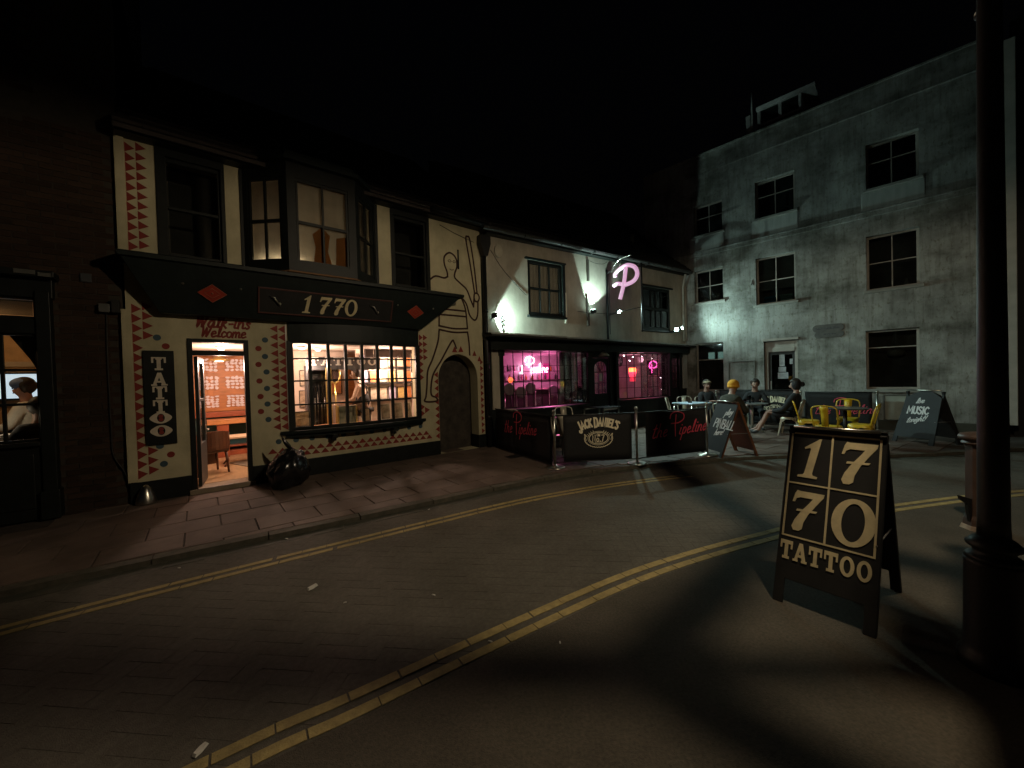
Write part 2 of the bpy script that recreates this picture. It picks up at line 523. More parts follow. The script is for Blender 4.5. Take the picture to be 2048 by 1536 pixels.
npv = MB()
nin = offset_curve(linen_c, -.11)
for i in range(len(nin) - 1):
    a, b = nin[i], nin[i + 1]
    npv.quad((a.x, a.y, .0014), (b.x, b.y, .0014), (b.x, -20, .0014), (a.x, -20, .0014))
near_o = set_props(npv.build("near_pavement", mat("near_macadam", (.100, .086, .064), .92, scale=60, bump=.7, bscale=190, c2=(.052, .045, .034), big=(1.0, .70))), kind='structure')

# kerb stones along the far pavement
kd = 0.0; acc = [0.0]
for i in range(len(kerb_c) - 1): acc.append(acc[-1] + (kerb_c[i + 1] - kerb_c[i]).length)
def at_len(c, ac, s):
    for i in range(len(c) - 1):
        if ac[i + 1] >= s:
            t = (s - ac[i]) / (ac[i + 1] - ac[i])
            return c[i].lerp(c[i + 1], t)
    return c[-1]
kerb_root = thing("kerb", None, None); kerb_root['kind'] = 'structure'
ks = MB(); ks.box(-.5, .5, 0, .125, -.05, 0)
kmesh = ks.mesh("kerb_stone", CONCRETE)
s = 2.0
while s < min(acc[-1], 24):
    ln = .9
    a, b = at_len(kerb_c, acc, s), at_len(kerb_c, acc, s + ln)
    o = link_mesh("kerb_stone", kmesh, kerb_root, ((a.x + b.x) / 2, (a.y + b.y) / 2, Z_PAVE + rnd.uniform(-.004, .003)), (rnd.uniform(-.02, .02), 0, atan2(b.y - a.y, b.x - a.x)))
    o.scale = ((b - a).length - .012, 1, 1)
    s += ln

# paving slabs in front of the shop, one object each, clipped at the kerb
kerb_in = offset_curve(kerb_c, .135)
def slab_obj(poly, z, th, m, parent, name="paving_slab"):
    c = sum(poly, Vector((0, 0))) / len(poly)
    k = [(p - c) * .994 + c for p in poly]
    mb = MB()
    tilt = (rnd.uniform(-.004, .004), rnd.uniform(-.004, .004))
    ch = .006
    kk = [(p - c) * (1 - ch / max(.05, (p - c).length)) + c for p in k]
    n = len(k)
    zz = lambda p: z + tilt[0] * (p.x - c.x) + tilt[1] * (p.y - c.y)
    vs = [(p.x, p.y, z - th) for p in k] + [(p.x, p.y, zz(p) - .005) for p in k] + [(p.x, p.y, zz(p)) for p in kk]
    fs = [tuple(range(2 * n, 3 * n))]
    for i in range(n):
        j = (i + 1) % n
        fs += [(i, j, n + j, n + i), (n + i, n + j, 2 * n + j, 2 * n + i)]
    mb.add(vs, fs)
    return mb.build(name, m, parent)
def area(p):
    return abs(sum(p[i].x * p[(i + 1) % len(p)].y - p[(i + 1) % len(p)].x * p[i].y for i in range(len(p)))) / 2
ter_a, ter_b = Vector((-.43, 8.66)), Vector((.78, 6.40))      # edge of the bar terrace
ter_n = Vector(((ter_b - ter_a).y, -(ter_b - ter_a).x)).normalized()
if ter_n.x < 0: ter_n = -ter_n                                 # points into the terrace
slabs = 0
for j in range(-12, 1):
    for i in range(-14, 8):
        u0 = i * .62 + (.31 if j % 2 else 0); y0 = j * .46
        w2 = lambda u, y: (S.w(u, y, 0)).to_2d()
        poly = [w2(u0, y0), w2(u0 + .612, y0), w2(u0 + .612, y0 + .452), w2(u0, y0 + .452)]
        c = sum(poly, Vector((0, 0))) / 4
        if side(kerb_in, c) < -.35 or c.y < 1.2 or c.x < -5.6: continue
        # clip against nearby kerb segments
        for q in range(len(kerb_in) - 1):
            a, b = kerb_in[q], kerb_in[q + 1]
            if ((a + b) / 2 - c).length > .75: continue
            t = (b - a).normalized()
            poly = clip_half(poly, a, Vector((-t.y, t.x)))
            if len(poly) < 3: break
        if len(poly) >= 3: poly = clip_half(poly, ter_a, -ter_n)
        if len(poly) < 3 or area(poly) < .012: continue
        uu, yy = S.uy(c)
        if yy > .33 and not (-.1 < uu < 1.1): continue
        slab_obj(poly, Z_PAVE + rnd.uniform(-.002, .002), .03, SLAB, pave_o); slabs += 1
# terrace: smaller pavers
for j in range(-12, 1):
    for i in range(-4, 24):
        u0 = i * .58 + (.29 if j % 2 else 0); y0 = j * .5
        w2 = lambda u, y: (P.w(u, y, 0)).to_2d()
        poly = [w2(u0, y0), w2(u0 + .573, y0), w2(u0 + .573, y0 + .493), w2(u0, y0 + .493)]
        c = sum(poly, Vector((0, 0))) / 4
        if side(kerb_in, c) < -.3: continue
        if R.uy(c)[1] > .15 or c.x > 13: continue
        for q in range(len(kerb_in) - 1):
            a, b = kerb_in[q], kerb_in[q + 1]
            if ((a + b) / 2 - c).length > .9: continue
            t = (b - a).normalized()
            poly = clip_half(poly, a, Vector((-t.y, t.x)))
            if len(poly) < 3: break
        if len(poly) >= 3: poly = clip_half(poly, ter_a + ter_n * .012, ter_n)
        if len(poly) < 3 or area(poly) < .012: continue
        if slabs >= 298: continue
        slab_obj(poly, Z_PAVE + rnd.uniform(-.002, .002), .03, SLAB, pave_o); slabs += 1

# block paving, herringbone: the nearest as single blocks, the rest joined
def herring(test, W, ang, ext, org=(0, 0)):
    ca, sa = cos(ang), sin(ang); out = []
    for x in range(-ext, ext):
        for y in range(-ext, ext):
            t = (x - y) % 4
            if t == 0: cx, cy, r = x + 1, y + .5, 0
            elif t == 2: cx, cy, r = x + .5, y, pi / 2
            else: continue
            px, py = cx * W, cy * W
            p = Vector((px * ca - py * sa + org[0], px * sa + py * ca + org[1]))
            if test(p): out.append((p, r + ang))
    return out
def block_mesh(L, W, name, m, gap=.0012, ch=.0008):
    a, b = L / 2 - gap / 2, W / 2 - gap / 2
    mb = MB()
    r0 = [(-a, -b), (a, -b), (a, b), (-a, b)]
    r1 = [(-a + ch, -b + ch), (a - ch, -b + ch), (a - ch, b - ch), (-a + ch, b - ch)]
    vs = [(x, y, -.02) for x, y in r0] + [(x, y, -.0012) for x, y in r0] + [(x, y, 0) for x, y in r1]
    fs = [(8, 9, 10, 11)]
    for i in range(4):
        j = (i + 1) % 4
        fs += [(i, j, 4 + j, 4 + i), (4 + i, 4 + j, 8 + j, 8 + i)]
    mb.add(vs, fs)
    return mb.mesh(name, m), vs, fs
def lay_blocks(cells, L, W, z, m, m_far, parent, name, n_single=298):
    cells.sort(key=lambda c: (c[0] - Vector((0, 0))).length if c[0].y > 1.35 else 99)
    me, vs, fs = block_mesh(L, W, name, m)
    rest = MB()
    for k, (p, r) in enumerate(cells):
        zz = z + rnd.uniform(-.0008, .0008)
        if k < n_single:
            link_mesh(name, me, parent, (p.x, p.y, zz), (rnd.uniform(-.003, .003), rnd.uniform(-.003, .003), r))
        else:
            c_, s_ = cos(r), sin(r)
            rest.add([(x * c_ - y * s_ + p.x, x * s_ + y * c_ + p.y, h + zz) for x, y, h in vs], fs)
    o = link_mesh(name + "_field", rest.mesh(name + "_field", m_far, recalc=False), parent)
    o['kind'] = 'stuff'
kerb_out = offset_curve(kerb_c, -.16)
road_cells = herring(lambda p: p.y > .6 and -6.5 < p.x < 9 and side(kerb_out, p) < -.05 and side(nin, p) > -.06, .105, radians(84), 90, (0, 4))
lay_blocks(road_cells, .21, .105, 0, SETT, SETT_FAR, road_o, "road_block")
# flat channel blocks beside both kerbs
def channel(curve, d0, d1, z, m, nm, parent, step=.3, smin=0, smax=22):
    a_ = offset_curve(curve, d0); b_ = offset_curve(curve, d1)
    ac = [0.0]
    for i in range(len(a_) - 1): ac.append(ac[-1] + (a_[i + 1] - a_[i]).length)
    bc = [0.0]
    for i in range(len(b_) - 1): bc.append(bc[-1] + (b_[i + 1] - b_[i]).length)
    s_ = smin; mb = MB()
    while s_ < min(smax, ac[-1] - step):
        f0, f1 = s_ / ac[-1], (s_ + step - .008) / ac[-1]
        p = [at_len(a_, ac, f0 * ac[-1]), at_len(a_, ac, f1 * ac[-1]), at_len(b_, bc, f1 * bc[-1]), at_len(b_, bc, f0 * bc[-1])]
        zz = z + rnd.uniform(-.002, .002)
        vs = [(q.x, q.y, zz - .03) for q in p] + [(q.x, q.y, zz) for q in p]
        mb.add(vs, [(4, 5, 6, 7), (0, 1, 5, 4), (1, 2, 6, 5), (2, 3, 7, 6), (3, 0, 4, 7)])
        s_ += step
    o = mb.build(nm, m, parent); o['kind'] = 'stuff'
channel(kerb_c, -.155, -.012, .001, mat("channel_block", (.075, .072, .055), .85, c2=(.04, .042, .03), scale=5, bump=.3), "channel_block_row", road_o)

# worn double yellow lines, broken where blocks were lifted
def yellow(curve, d, w, z, breaks, smax):
    L_ = offset_curve(curve, d + w / 2); R_ = offset_curve(curve, d - w / 2)
    lc = [0.0]
    for i in range(len(L_) - 1): lc.append(lc[-1] + (L_[i + 1] - L_[i]).length)
    rc = [0.0]
    for i in range(len(R_) - 1): rc.append(rc[-1] + (R_[i + 1] - R_[i]).length)
    mb = MB(); s_ = .0
    while s_ < min(smax, lc[-1] - .3):
        ln = rnd.choice([.21, .21, .26, .32, .24])
        m = max(1, int(ln / .105))
        jit = rnd.uniform(-.002, .002)
        for k in range(m):
            f0 = (s_ + ln * k / m) / lc[-1]; f1 = (s_ + ln * (k + 1) / m - (rnd.uniform(.005, .011) if k == m - 1 else 0)) / lc[-1]
            p = [at_len(L_, lc, f0 * lc[-1]), at_len(L_, lc, f1 * lc[-1]), at_len(R_, rc, f1 * rc[-1]), at_len(R_, rc, f0 * rc[-1])]
            zz = z
            vs = [(q.x + jit, q.y, zz - .003) for q in p] + [(q.x + jit, q.y, zz) for q in p]
            mb.add(vs, [(4, 5, 6, 7), (0, 1, 5, 4), (1, 2, 6, 5), (2, 3, 7, 6), (3, 0, 4, 7)])
        s_ += ln + (rnd.choice([.0] * 30 + [.03]) if breaks else 0)
    o = mb.build("yellow_line", YLINE)
    set_props(o, kind='structure')
yellow(linef_c, .055, .055, .0034, True, 14)
yellow(linef_c, -.055, .055, .0034, True, 14)
yellow(linen_c, .055, .062, .0036, True, 22)
yellow(linen_c, -.062, .062, .0036, True, 22)

# scraps of litter on the road
litter_m = mat("litter_white", (.62, .60, .55), .8)
LIT = [(625, 1175, .045), (573, 1078, .02), (867, 1190, .016), (401, 1500, .035), (980, 1283, .015), (858, 1019, .016), (358, 1136, .014), (1120, 1285, .012), (690, 1205, .012)]
def ground_at(px, py, z=0.0):
    d = fw + rt * ((px - 1024) / 769) + up * ((768 - py) / 769)
    t = (z - 1.6) / d.z
    return Vector((0, 0, 1.6)) + d * t
for k, (px, py, sz) in enumerate(LIT):
    p = ground_at(px, py, .004)
    mb = MB()
    a = rnd.uniform(0, 3)
    base = [(-1, -.35), (-.3, -.5), (.9, -.3), (1, .25), (.2, .45), (-.9, .3)]
    pts = [Vector((x * cos(a) - y * sin(a), x * sin(a) + y * cos(a))) * sz for x, y in base]
    n = len(pts)
    vs = [(q.x, q.y, 0) for q in pts] + [(q.x * .8, q.y * .8, sz * .25 + rnd.uniform(0, sz * .1)) for q in pts]
    mb.add(vs, [tuple(range(n, 2 * n))] + [(i, (i + 1) % n, n + (i + 1) % n, n + i) for i in range(n)] + [tuple(range(n - 1, -1, -1))])
    o = mb.build("litter", litter_m, None, (p.x, p.y, .004))
    lab = ["flat white paper scrap on the road between both pairs of yellow lines", "small pale scrap on the road just beside the far yellow lines",
           "tiny white crumb on the road facing the bay shop window", "pale scrap on the dark road low down near the nearer yellow lines",
           "tiny pale speck on the road beside the nearer yellow lines", "white pellet lying in the gutter below the shop window",
           "little white crumb in the gutter below the brick wall", "tiny pale bit beside the bend of the nearer yellow lines", "tiny pale crumb in mid road"][k]
    set_props(o, lab, "litter", "scraps of litter on the road")

# ================================================================ LETTERING
def circ(cx, cy, rx, ry, a0=0, a1=2 * pi, n=20):
    return [(cx + rx * cos(a0 + (a1 - a0) * k / n), cy + ry * sin(a0 + (a1 - a0) * k / n)) for k in range(n + 1)]
# glyph: (advance, [smooth strokes], [straight strokes])
HAND = {
 't': (.36, [[(.18, .95), (.10, .15), (.19, .0), (.34, .06)]], [[(0, .64), (.34, .68)]]),
 'h': (.47, [[(.06, .30), (.20, .5), (.33, .42), (.33, .06), (.45, .02)]], [[(.03, 0), (.09, 1.0)]]),
 'e': (.40, [[(.03, .24), (.30, .32), (.25, .5), (.10, .45), (.04, .2), (.15, .0), (.38, .10)]], []),
 'p': (.42, [[(.05, .28), (.20, .52), (.36, .34), (.27, .04), (.08, .08)]], [[(.09, .5), (.02, -.42)]]),
 'i': (.22, [[(.10, .5), (.06, .08), (.20, .03)]], [[(.12, .70), (.135, .74)]]),
 'l': (.27, [[(.05, .04), (.20, .6), (.22, .98), (.12, .8), (.12, .1), (.26, .05)]], []),
 'n': (.44, [[(.06, .3), (.2, .5), (.32, .4), (.32, .06), (.42, .04)]], [[(.05, .5), (.03, 0)]]),
 'a': (.46, [[(.33, .42), (.17, .5), (.03, .22), (.12, .01), (.27, .16), (.35, .46), (.34, .06), (.45, .04)]], []),
 'y': (.40, [[(.04, .5), (.08, .2), (.22, .15), (.34, .5), (.28, -.15), (.12, -.36), (.0, -.24)]], []),
 'r': (.36, [[(.06, .3), (.18, .48), (.33, .42)]], [[(.05, .5), (.03, 0)]]),
 'v': (.36, [], [[(.02, .5), (.15, .0), (.33, .52)]]),
 'o': (.40, [circ(.19, .25, .17, .25, pi / 2, pi * 2.5, 12)], []),
 'g': (.42, [[(.33, .42), (.17, .5), (.04, .26), (.14, .05), (.29, .18), (.35, .46), (.28, -.22), (.10, -.36), (.0, -.22)]], []),
 'u': (.42, [[(.05, .5), (.06, .08), (.22, .03), (.33, .25), (.34, .5), (.35, .04)]], []),
 'm': (.62, [[(.05, .28), (.17, .5), (.27, .42), (.27, .02)], [(.27, .28), (.40, .5), (.50, .42), (.50, .06), (.6, .03)]], [[(.05, .5), (.03, 0)]]),
 'k': (.40, [[(.05, .22), (.25, .42), (.22, .5), (.08, .3), (.30, .0)]], [[(.03, 0), (.09, 1.0)]]),
 's': (.34, [[(.28, .42), (.16, .5), (.08, .38), (.25, .16), (.15, .0), (.02, .08)]], []),
 'c': (.36, [[(.30, .42), (.16, .5), (.03, .24), (.14, .0), (.33, .10)]], []),
 'd': (.46, [[(.30, .4), (.16, .5), (.03, .22), (.12, .01), (.28, .18)]], [[(.38, .98), (.31, .02)]]),
 '!': (.22, [], [[(.16, .95), (.09, .28)], [(.07, .06), (.072, .02)]]),
 '-': (.30, [], [[(.05, .3), (.25, .32)]]),
 ' ': (.28, [], []),
 'W': (.72, [[(.0, .9), (.08, 1.0), (.16, .5), (.17, .02), (.34, .6), (.38, .75), (.42, .3), (.44, .02), (.62, .6), (.72, 1.0)]], []),
 'O': (.60, [circ(.28, .48, .25, .48, pi / 2, pi * 2.5, 16)], []),
 'I': (.24, [], [[(.12, 1), (.10, 0)]]),
 'P': (.52, [[(.09, .97), (.40, .96), (.46, .72), (.36, .50), (.10, .48)]], [[(.10, 1), (.08, 0)]]),
 'N': (.58, [], [[(.07, 0), (.09, 1), (.46, 0), (.48, 1)]]),
 'B': (.52, [[(.09, .97), (.38, .95), (.38, .58), (.12, .53)], [(.12, .53), (.46, .46), (.42, .06), (.08, .03)]], [[(.10, 1), (.08, 0)]]),
 'A': (.56, [], [[(.03, 0), (.27, 1), (.50, 0)], [(.12, .34), (.42, .34)]]),
 'L': (.44, [], [[(.11, 1), (.08, .03), (.42, .03)]]),
 'M': (.68, [], [[(.05, 0), (.10, 1), (.33, .3), (.56, 1), (.60, 0)]]),
 'U': (.56, [[(.08, 1), (.08, .25), (.25, .02), (.44, .25), (.46, 1)]], []),
 'S': (.50, [[(.43, .86), (.25, .99), (.08, .80), (.20, .56), (.40, .36), (.34, .06), (.16, .02), (.04, .16)]], []),
 'C': (.50, [[(.45, .84), (.28, .99), (.07, .62), (.10, .22), (.30, .01), (.47, .18)]], []),
 'J': (.40, [[(.30, 1), (.31, .1), (.18, -.14), (.0, -.04), (.04, .10)]], []),
 'K': (.52, [], [[(.10, 1), (.08, 0)], [(.46, 1), (.12, .46)], [(.20, .56), (.50, 0)]]),
 'D': (.54, [[(.10, .97), (.36, .92), (.47, .5), (.36, .08), (.09, .03)]], [[(.10, 1), (.09, 0)]]),
 'E': (.46, [], [[(.42, .97), (.10, .97), (.09, .03), (.43, .03)], [(.10, .52), (.36, .52)]]),
 "'": (.16, [], [[(.10, 1.0), (.07, .82)]]),
 '.': (.18, [], [[(.08, .06), (.09, .02)]]),
 '7': (.46, [[(.04, .94), (.42, .95), (.25, .5), (.16, .0)]], []),
}
def strokes(text, size, slant=0.0, track=0.0, yfun=None):
    """list of polylines for a line of text, starting at x = 0"""
    x = 0.0; out = []
    for ch in text:
        adv, sm, st = HAND[ch]
        for g, smooth in [(q, True) for q in sm] + [(q, False) for q in st]:
            pts = [(a, b) for a, b in g]
            if smooth and len(pts) > 2: pts = [(v.x, v.y) for v in catmull([(a, b, 0) for a, b in pts], 4)]
            out.append([((x + a + b * slant) * size, b * size) for a, b in pts])
        x += adv + track
    return out, x * size
def write(mb, text, size, x, z, w, y=0.0, slant=0.0, center=False, rise=0.0, track=0.0, th=.003):
    st, W = strokes(text, size, slant, track)
    if center: x -= W / 2
    for k, s_ in enumerate(st):
        mb.ribbon([(x + a, z + b + rise * a) for a, b in s_], w, y - .00025 * (k % 9), th)
    return W

def big_digit(mb, d, x, z, h, y, th=.004):
    """bold italic serif numerals"""
    sl = {"1": .16, "7": .12, "0": .05}[d]
    T = lambda a, b: (x + (a + b * sl) * h, z + b * h)
    def ring(ox, oy, rx, ry, ix, iy, n=36):
        vo = [T(ox + rx * cos(2 * pi * k / n), oy + ry * sin(2 * pi * k / n)) for k in range(n)]
        vi = [T(ox + ix * cos(2 * pi * k / n), oy + iy * sin(2 * pi * k / n)) for k in range(n)]
        vs = [(p[0], y - th, p[1]) for p in vo] + [(p[0], y - th, p[1]) for p in vi] + [(p[0], y, p[1]) for p in vo] + [(p[0], y, p[1]) for p in vi]
        fs = []
        for k in range(n):
            j = (k + 1) % n
            fs += [(k, j, n + j, n + k), (k, 2 * n + k, 2 * n + j, j), (n + k, n + j, 3 * n + j, 3 * n + k)]
        mb.add(vs, fs)
    if d == '1':
        xk = .86
        pts = [(.0, 0), (.0, .05), (.10, .075), (.12, .12), (.12, .72), (.10, .76), (.0, .72), (-.02, .76), (.24, 1.0), (.28, 1.0), (.28, .12), (.30, .075), (.40, .05), (.40, 0)]
        mb.prism([T(a, b) for a, b in pts], y - th, y)
    elif d == '7':
        top = [(-.02, .70), (-.0, .92), (.03, 1.0), (.09, .985), (.58, .985), (.58, .90)]
        low = [(.46, .66), (.36, .44), (.30, .22), (.30, .06), (.24, .0), (.13, .0), (.08, .09), (.11, .26), (.20, .48), (.33, .72), (.38, .83), (.12, .83), (.05, .79), (.03, .70)]
        mb.prism([T(a, b) for a, b in top + low], y - th, y)
        mb.prism([T(a, b) for a, b in [(.10, .48), (.11, .535), (.52, .55), (.50, .50)]], y - th - .0006, y - .0003)
    elif d == '0':
        ring(.35, .5, .36, .50, .19, .40)

def slab_letter(mb, ch, x, z, w, h, y, th=.004):
    q = lambda a, b, c, d, k=0: mb.box(x + a * w, x + b * w, y - th - .0004 * k, y - .0004 * k, z + c * h, z + d * h)
    if ch == 'T':
        q(.36, .64, .0, 1.0); q(.0, 1, .80, .999, 1); q(.0, .14, .56, .81, 2); q(.86, 1, .56, .81, 2); q(.22, .78, .001, .14, 1)
    elif ch == 'A':
        mb.prism([(x + a * w, z + b * h) for a, b in [(.02, .0), (.24, .0), (.54, .78), (.54, 1.0), (.38, 1.0)]], y - th, y)
        mb.prism([(x + a * w, z + b * h) for a, b in [(.98, .0), (.70, .0), (.44, .78), (.46, 1.0), (.64, 1.0)]], y - th - .0004, y - .0004)
        q(.28, .72, .24, .38, 2); q(-.06, .34, .001, .12, 3); q(.62, 1.06, .001, .12, 3)
    elif ch == 'O':
        n = 28
        vo = [(x + (.5 + .5 * cos(2 * pi * k / n)) * w, z + (.5 + .5 * sin(2 * pi * k / n)) * h) for k in range(n)]
        vi = [(x + (.5 + .24 * cos(2 * pi * k / n)) * w, z + (.5 + .34 * sin(2 * pi * k / n)) * h) for k in range(n)]
        vs = [(p[0], y - th, p[1]) for p in vo + vi] + [(p[0], y, p[1]) for p in vo + vi]
        fs = []
        for k in range(n):
            j = (k + 1) % n
            fs += [(k, j, n + j, n + k), (k, 2 * n + k, 2 * n + j, j), (n + k, n + j, 3 * n + j, 3 * n + k)]
        mb.add(vs, fs)

# ================================================================ WINDOW KIT
_pane = {}
def pane(w, h, parent, x, y, z, m, rot=(0, 0, 0), name="pane"):
    key = (round(w, 3), round(h, 3), m.name)
    if key not in _pane:
        _pane[key] = MB().box(-w / 2, w / 2, -.002, .002, -h / 2, h / 2).mesh("pane", m)
    return link_mesh(name, _pane[key], parent, (x, y, z), rot)

def sash(parent, name, loc, rot, w, z0, z1, colf, rowf, m, fw_=.06, bw=.022, depth=.05, mg=None, meet=None, extra=None):
    """window: outer frame + glazing bars as one mesh, each pane a sub-part. colf,rowf are inner divisions (fractions)"""
    mg = mg or GLASS_DARK
    mb = MB()
    mb.box(0, fw_, 0, depth, z0, z1); mb.box(w - fw_, w, 0, depth, z0, z1)
    mb.box(fw_, w - fw_, 0, depth, z1 - fw_, z1); mb.box(fw_, w - fw_, 0, depth, z0, z0 + fw_ * 1.15)
    x0, x1, a0, a1 = fw_, w - fw_, z0 + fw_ * 1.15, z1 - fw_
    xs = [x0] + [x0 + (x1 - x0) * f for f in colf] + [x1]
    zs = [a0] + [a0 + (a1 - a0) * f for f in rowf] + [a1]
    for x in xs[1:-1]: mb.box(x - bw / 2, x + bw / 2, .008, depth - .008, a0, a1)
    for k, z in enumerate(zs[1:-1]):
        b = bw * 1.7 if (meet is not None and k == meet) else bw
        mb.box(x0, x1, .004, depth - .004, z - b / 2, z + b / 2)
    if extra: extra(mb)
    o = mb.build(name, m, parent, loc, rot, bevel=.004)
    for i in range(len(xs) - 1):
        for j in range(len(zs) - 1):
            pw, ph = xs[i + 1] - xs[i] - bw * .6, zs[j + 1] - zs[j] - bw * .6
            pane(pw, ph, o, (xs[i] + xs[i + 1]) / 2, depth * .5, (zs[j] + zs[j + 1]) / 2, mg, (rnd.uniform(-.006, .006), 0, rnd.uniform(-.006, .006)))
    return o

def roof(parent, u0, u1, y0, z0, y1, z1, name="roof", courses=18, m=None):
    mb = MB()
    sl = Vector((0, y1 - y0, z1 - z0)); ln = sl.length; d = sl / ln; nrm = Vector((0, -d.z, d.y))
    for k in range(courses):
        a = Vector((0, y0, z0)) + d * (ln * k / courses); b = Vector((0, y0, z0)) + d * (ln * (k + 1) / courses + .05)
        n_ = max(1, int((u1 - u0) / .28)); w = (u1 - u0) / n_
        for i in range(n_):
            s0 = u0 + w * i + (.5 * w if k % 2 else 0); s1 = min(u1, s0 + w - .006)
            if s0 >= u1 - .02: continue
            t = rnd.uniform(.0, .008)
            q = [a + nrm * (.034 + t), b + nrm * .012]
            mb.add([(s0, q[0].y, q[0].z), (s1, q[0].y, q[0].z), (s1, q[1].y, q[1].z), (s0, q[1].y, q[1].z),
                    (s0, a.y, a.z), (s1, a.y, a.z)], [(0, 1, 2, 3), (4, 5, 1, 0)])
    base = MB()
    base.add([(u0, y0, z0 - .02), (u1, y0, z0 - .02), (u1, y1, z1 - .02), (u0, y1, z1 - .02),
              (u0, y1, z0 - .3), (u1, y1, z0 - .3), (u0, y0, z0 - .08), (u1, y0, z0 - .08)],
             [(0, 1, 2, 3), (6, 7, 1, 0), (0, 3, 4, 6), (1, 7, 5, 2), (3, 2, 5, 4)])
    o = base.build(name, m or SLATE, parent)
    t = link_mesh("roof_tiling", mb.mesh("roof_tiling", m or SLATE, recalc=False), o)
    t['kind'] = 'stuff'
    return o

# ================================================================ TATTOO SHOP
shop = thing("tattoo_shop", "cream painted shop building with red triangle borders and black bow window", "building", S.w(0, 0, 0), S.a)
wm = MB()
SHOLES = [(-3.99, -3.26, .05, 2.30), (-2.72, -.42, .80, 2.31), (-4.19, -3.51, 3.44, 4.84), (-3.27, -1.21, 3.44, 4.92), (-.88, -.15, 3.44, 4.84), (.015, 1.0, .05, 2.15)]
wm.wall(-4.60, 1.17, .0, 4.98, SHOLES, 0, .3)
wm.build("wall", CREAM, shop)
# arched head of the passage: two spandrels
sp = MB()
cx, rx, zs_, rz = .507, .492, 1.62, .53
la = [(cx - rx * cos(pi / 2 * k / 10), zs_ + rz * sin(pi / 2 * k / 10)) for k in range(11)]
sp.prism([(.012, 2.153)] + la, .001, .299)
ra = [(cx + rx * cos(pi / 2 * k / 10), zs_ + rz * sin(pi / 2 * k / 10)) for k in range(11)]
sp.prism([(1.003, 2.153)] + ra, .001, .299)
sp.build("arch_head", CREAM, shop)
# blocked passage behind the arch
st = MB()
st.wall(-.05, 1.1, .04, 2.3, [], .36, .1)
st.build("passage_infill", STONE, shop)
# side return strip and white quoin at the brick end
q = MB(); q.box(-4.645, -4.55, -.03, .05, .34, 2.66); q.box(-4.645, -4.55, -.03, .05, 3.42, 5.0); q.build("quoin", CREAM, shop, bevel=.006)
pl = MB()
pl.box(-4.63, -3.99, -.018, .02, .0, .33); pl.box(-3.26, .013, -.018, .02, .0, .335); pl.box(1.0, 1.19, -.018, .02, .0, .34); pl.box(.985, 1.0, .0, .3, .0, .34)
pl.build("plinth", BLACK, shop, bevel=.005)
roof(shop, -4.62, 1.3, -.28, 5.02, 3.6, 8.2)
ev = MB(); ev.box(-4.62, 1.2, -.20, .02, 4.94, 5.02); ev.box(-4.245, -3.485, -.025, .03, 4.835, 4.94); ev.box(-.915, -.105, -.025, .03, 4.835, 4.94)
ev.build("eaves_board", BLACK, shop)
gt = MB(); gt.tube([(-.2, -.30, 5.0), (1.15, -.30, 4.98)], .055, 10); gt.build("gutter", BLACK, shop)

# painted triangles, all flat print on the wall
_tri = {}
def tri(kind, u, z, w, h):
    key = (kind, round(w, 3), round(h, 3))
    if key not in _tri:
        q = {'r': [(0, 0), (0, h), (w, h / 2)], 'l': [(0, 0), (-w, h / 2), (0, h)], 'u': [(0, 0), (w, 0), (w / 2, h)]}[kind]
        m_ = MB(); m_.prism(q, -.003, .001); _tri[key] = m_.mesh("painted_triangle", RED)
    link_mesh("painted_triangle", _tri[key], shop, (u + rnd.uniform(-.002, .002), 0, z))
def tri_right(mb, u, z, w, h): tri('r', u, z, w, h)
def tri_left(mb, u, z, w, h): tri('l', u, z, w, h)
def tri_up(mb, u, z, w, h): tri('u', u, z, w, h)
tb = None
per = .132
z = .37
while z < 2.62:
    tri_right(tb, -4.545, z, .098, per * .97)
    if z < .78 or z > 2.13: tri_right(tb, -4.440, z + per * .35, .105, per * .9)
    z += per
z = 3.45
while z < 4.80:
    tri_right(tb, -4.545, z, .098, per * .97)
    if not (3.85 < z < 3.95): tri_right(tb, -4.440, z + per * .3, .105, per * .9)
    z += per
z = .85
while z < 2.55:
    tri_left(tb, -2.755, z, .10, per * .97); tri_left(tb, -2.862, z + per * .05, .105, per * .9)
    z += per
u = -2.99
while u < -.16:
    tri_up(tb, u, .405, .137, .082); tri_up(tb, u - .068, .49, .137, .082)
    u += .1415
z = 1.60
for k in range(7):
    tri_right(tb, -.395, z, .085, .128)
    if k >= 3: tri_right(tb, -.307, z + .005, .095, .12)
    z += .135
for k in range(2): tri_right(tb, -.395, .87 + .13 * k, .085, .125)
tri_right(tb, -.307, .93, .11, .13)
z = .37
while z < 1.72:
    tri_left(tb, .008, z, .09, .128); z += .142
z = .36
while z < 2.0:
    tri_right(tb, 1.08, z, .085, .12); z += .142
for uu, zz in [(.36, 2.19), (.52, 2.20)]: tri_up(tb, uu, zz, .13, .13)
for uu, zz in [(.93, 2.0), (.80, 2.12)]: tri_up(tb, uu + .08, zz, .11, .12)
db, dr = [MB().prism([(.042 * cos(2 * pi * k / 18), .042 * sin(2 * pi * k / 18)) for k in range(18)], -.004, .001).mesh("painted_dot", m_) for m_ in (BLUE, RED)]
def disc(me_, u, z, r): link_mesh("painted_dot", me_, shop, (u, 0, z))
disc(db, -4.302, 2.298, .043); disc(dr, -4.215, 2.18, .043); disc(db, -4.318, .795, .043); disc(dr, -4.208, .66, .043); disc(db, -4.285, .54, .043)
for k, (u, z) in enumerate([(-3.035, 2.315), (-3.127, 2.177), (-3.044, 2.052), (-3.135, 1.925), (-3.031, 1.806), (-3.13, 1.665), (-3.033, 1.543), (-3.124, 1.42), (-3.034, 1.295), (-3.125, 1.182), (-3.029, 1.047)]):
    disc(db if k % 2 == 0 else dr, u, z, .042)
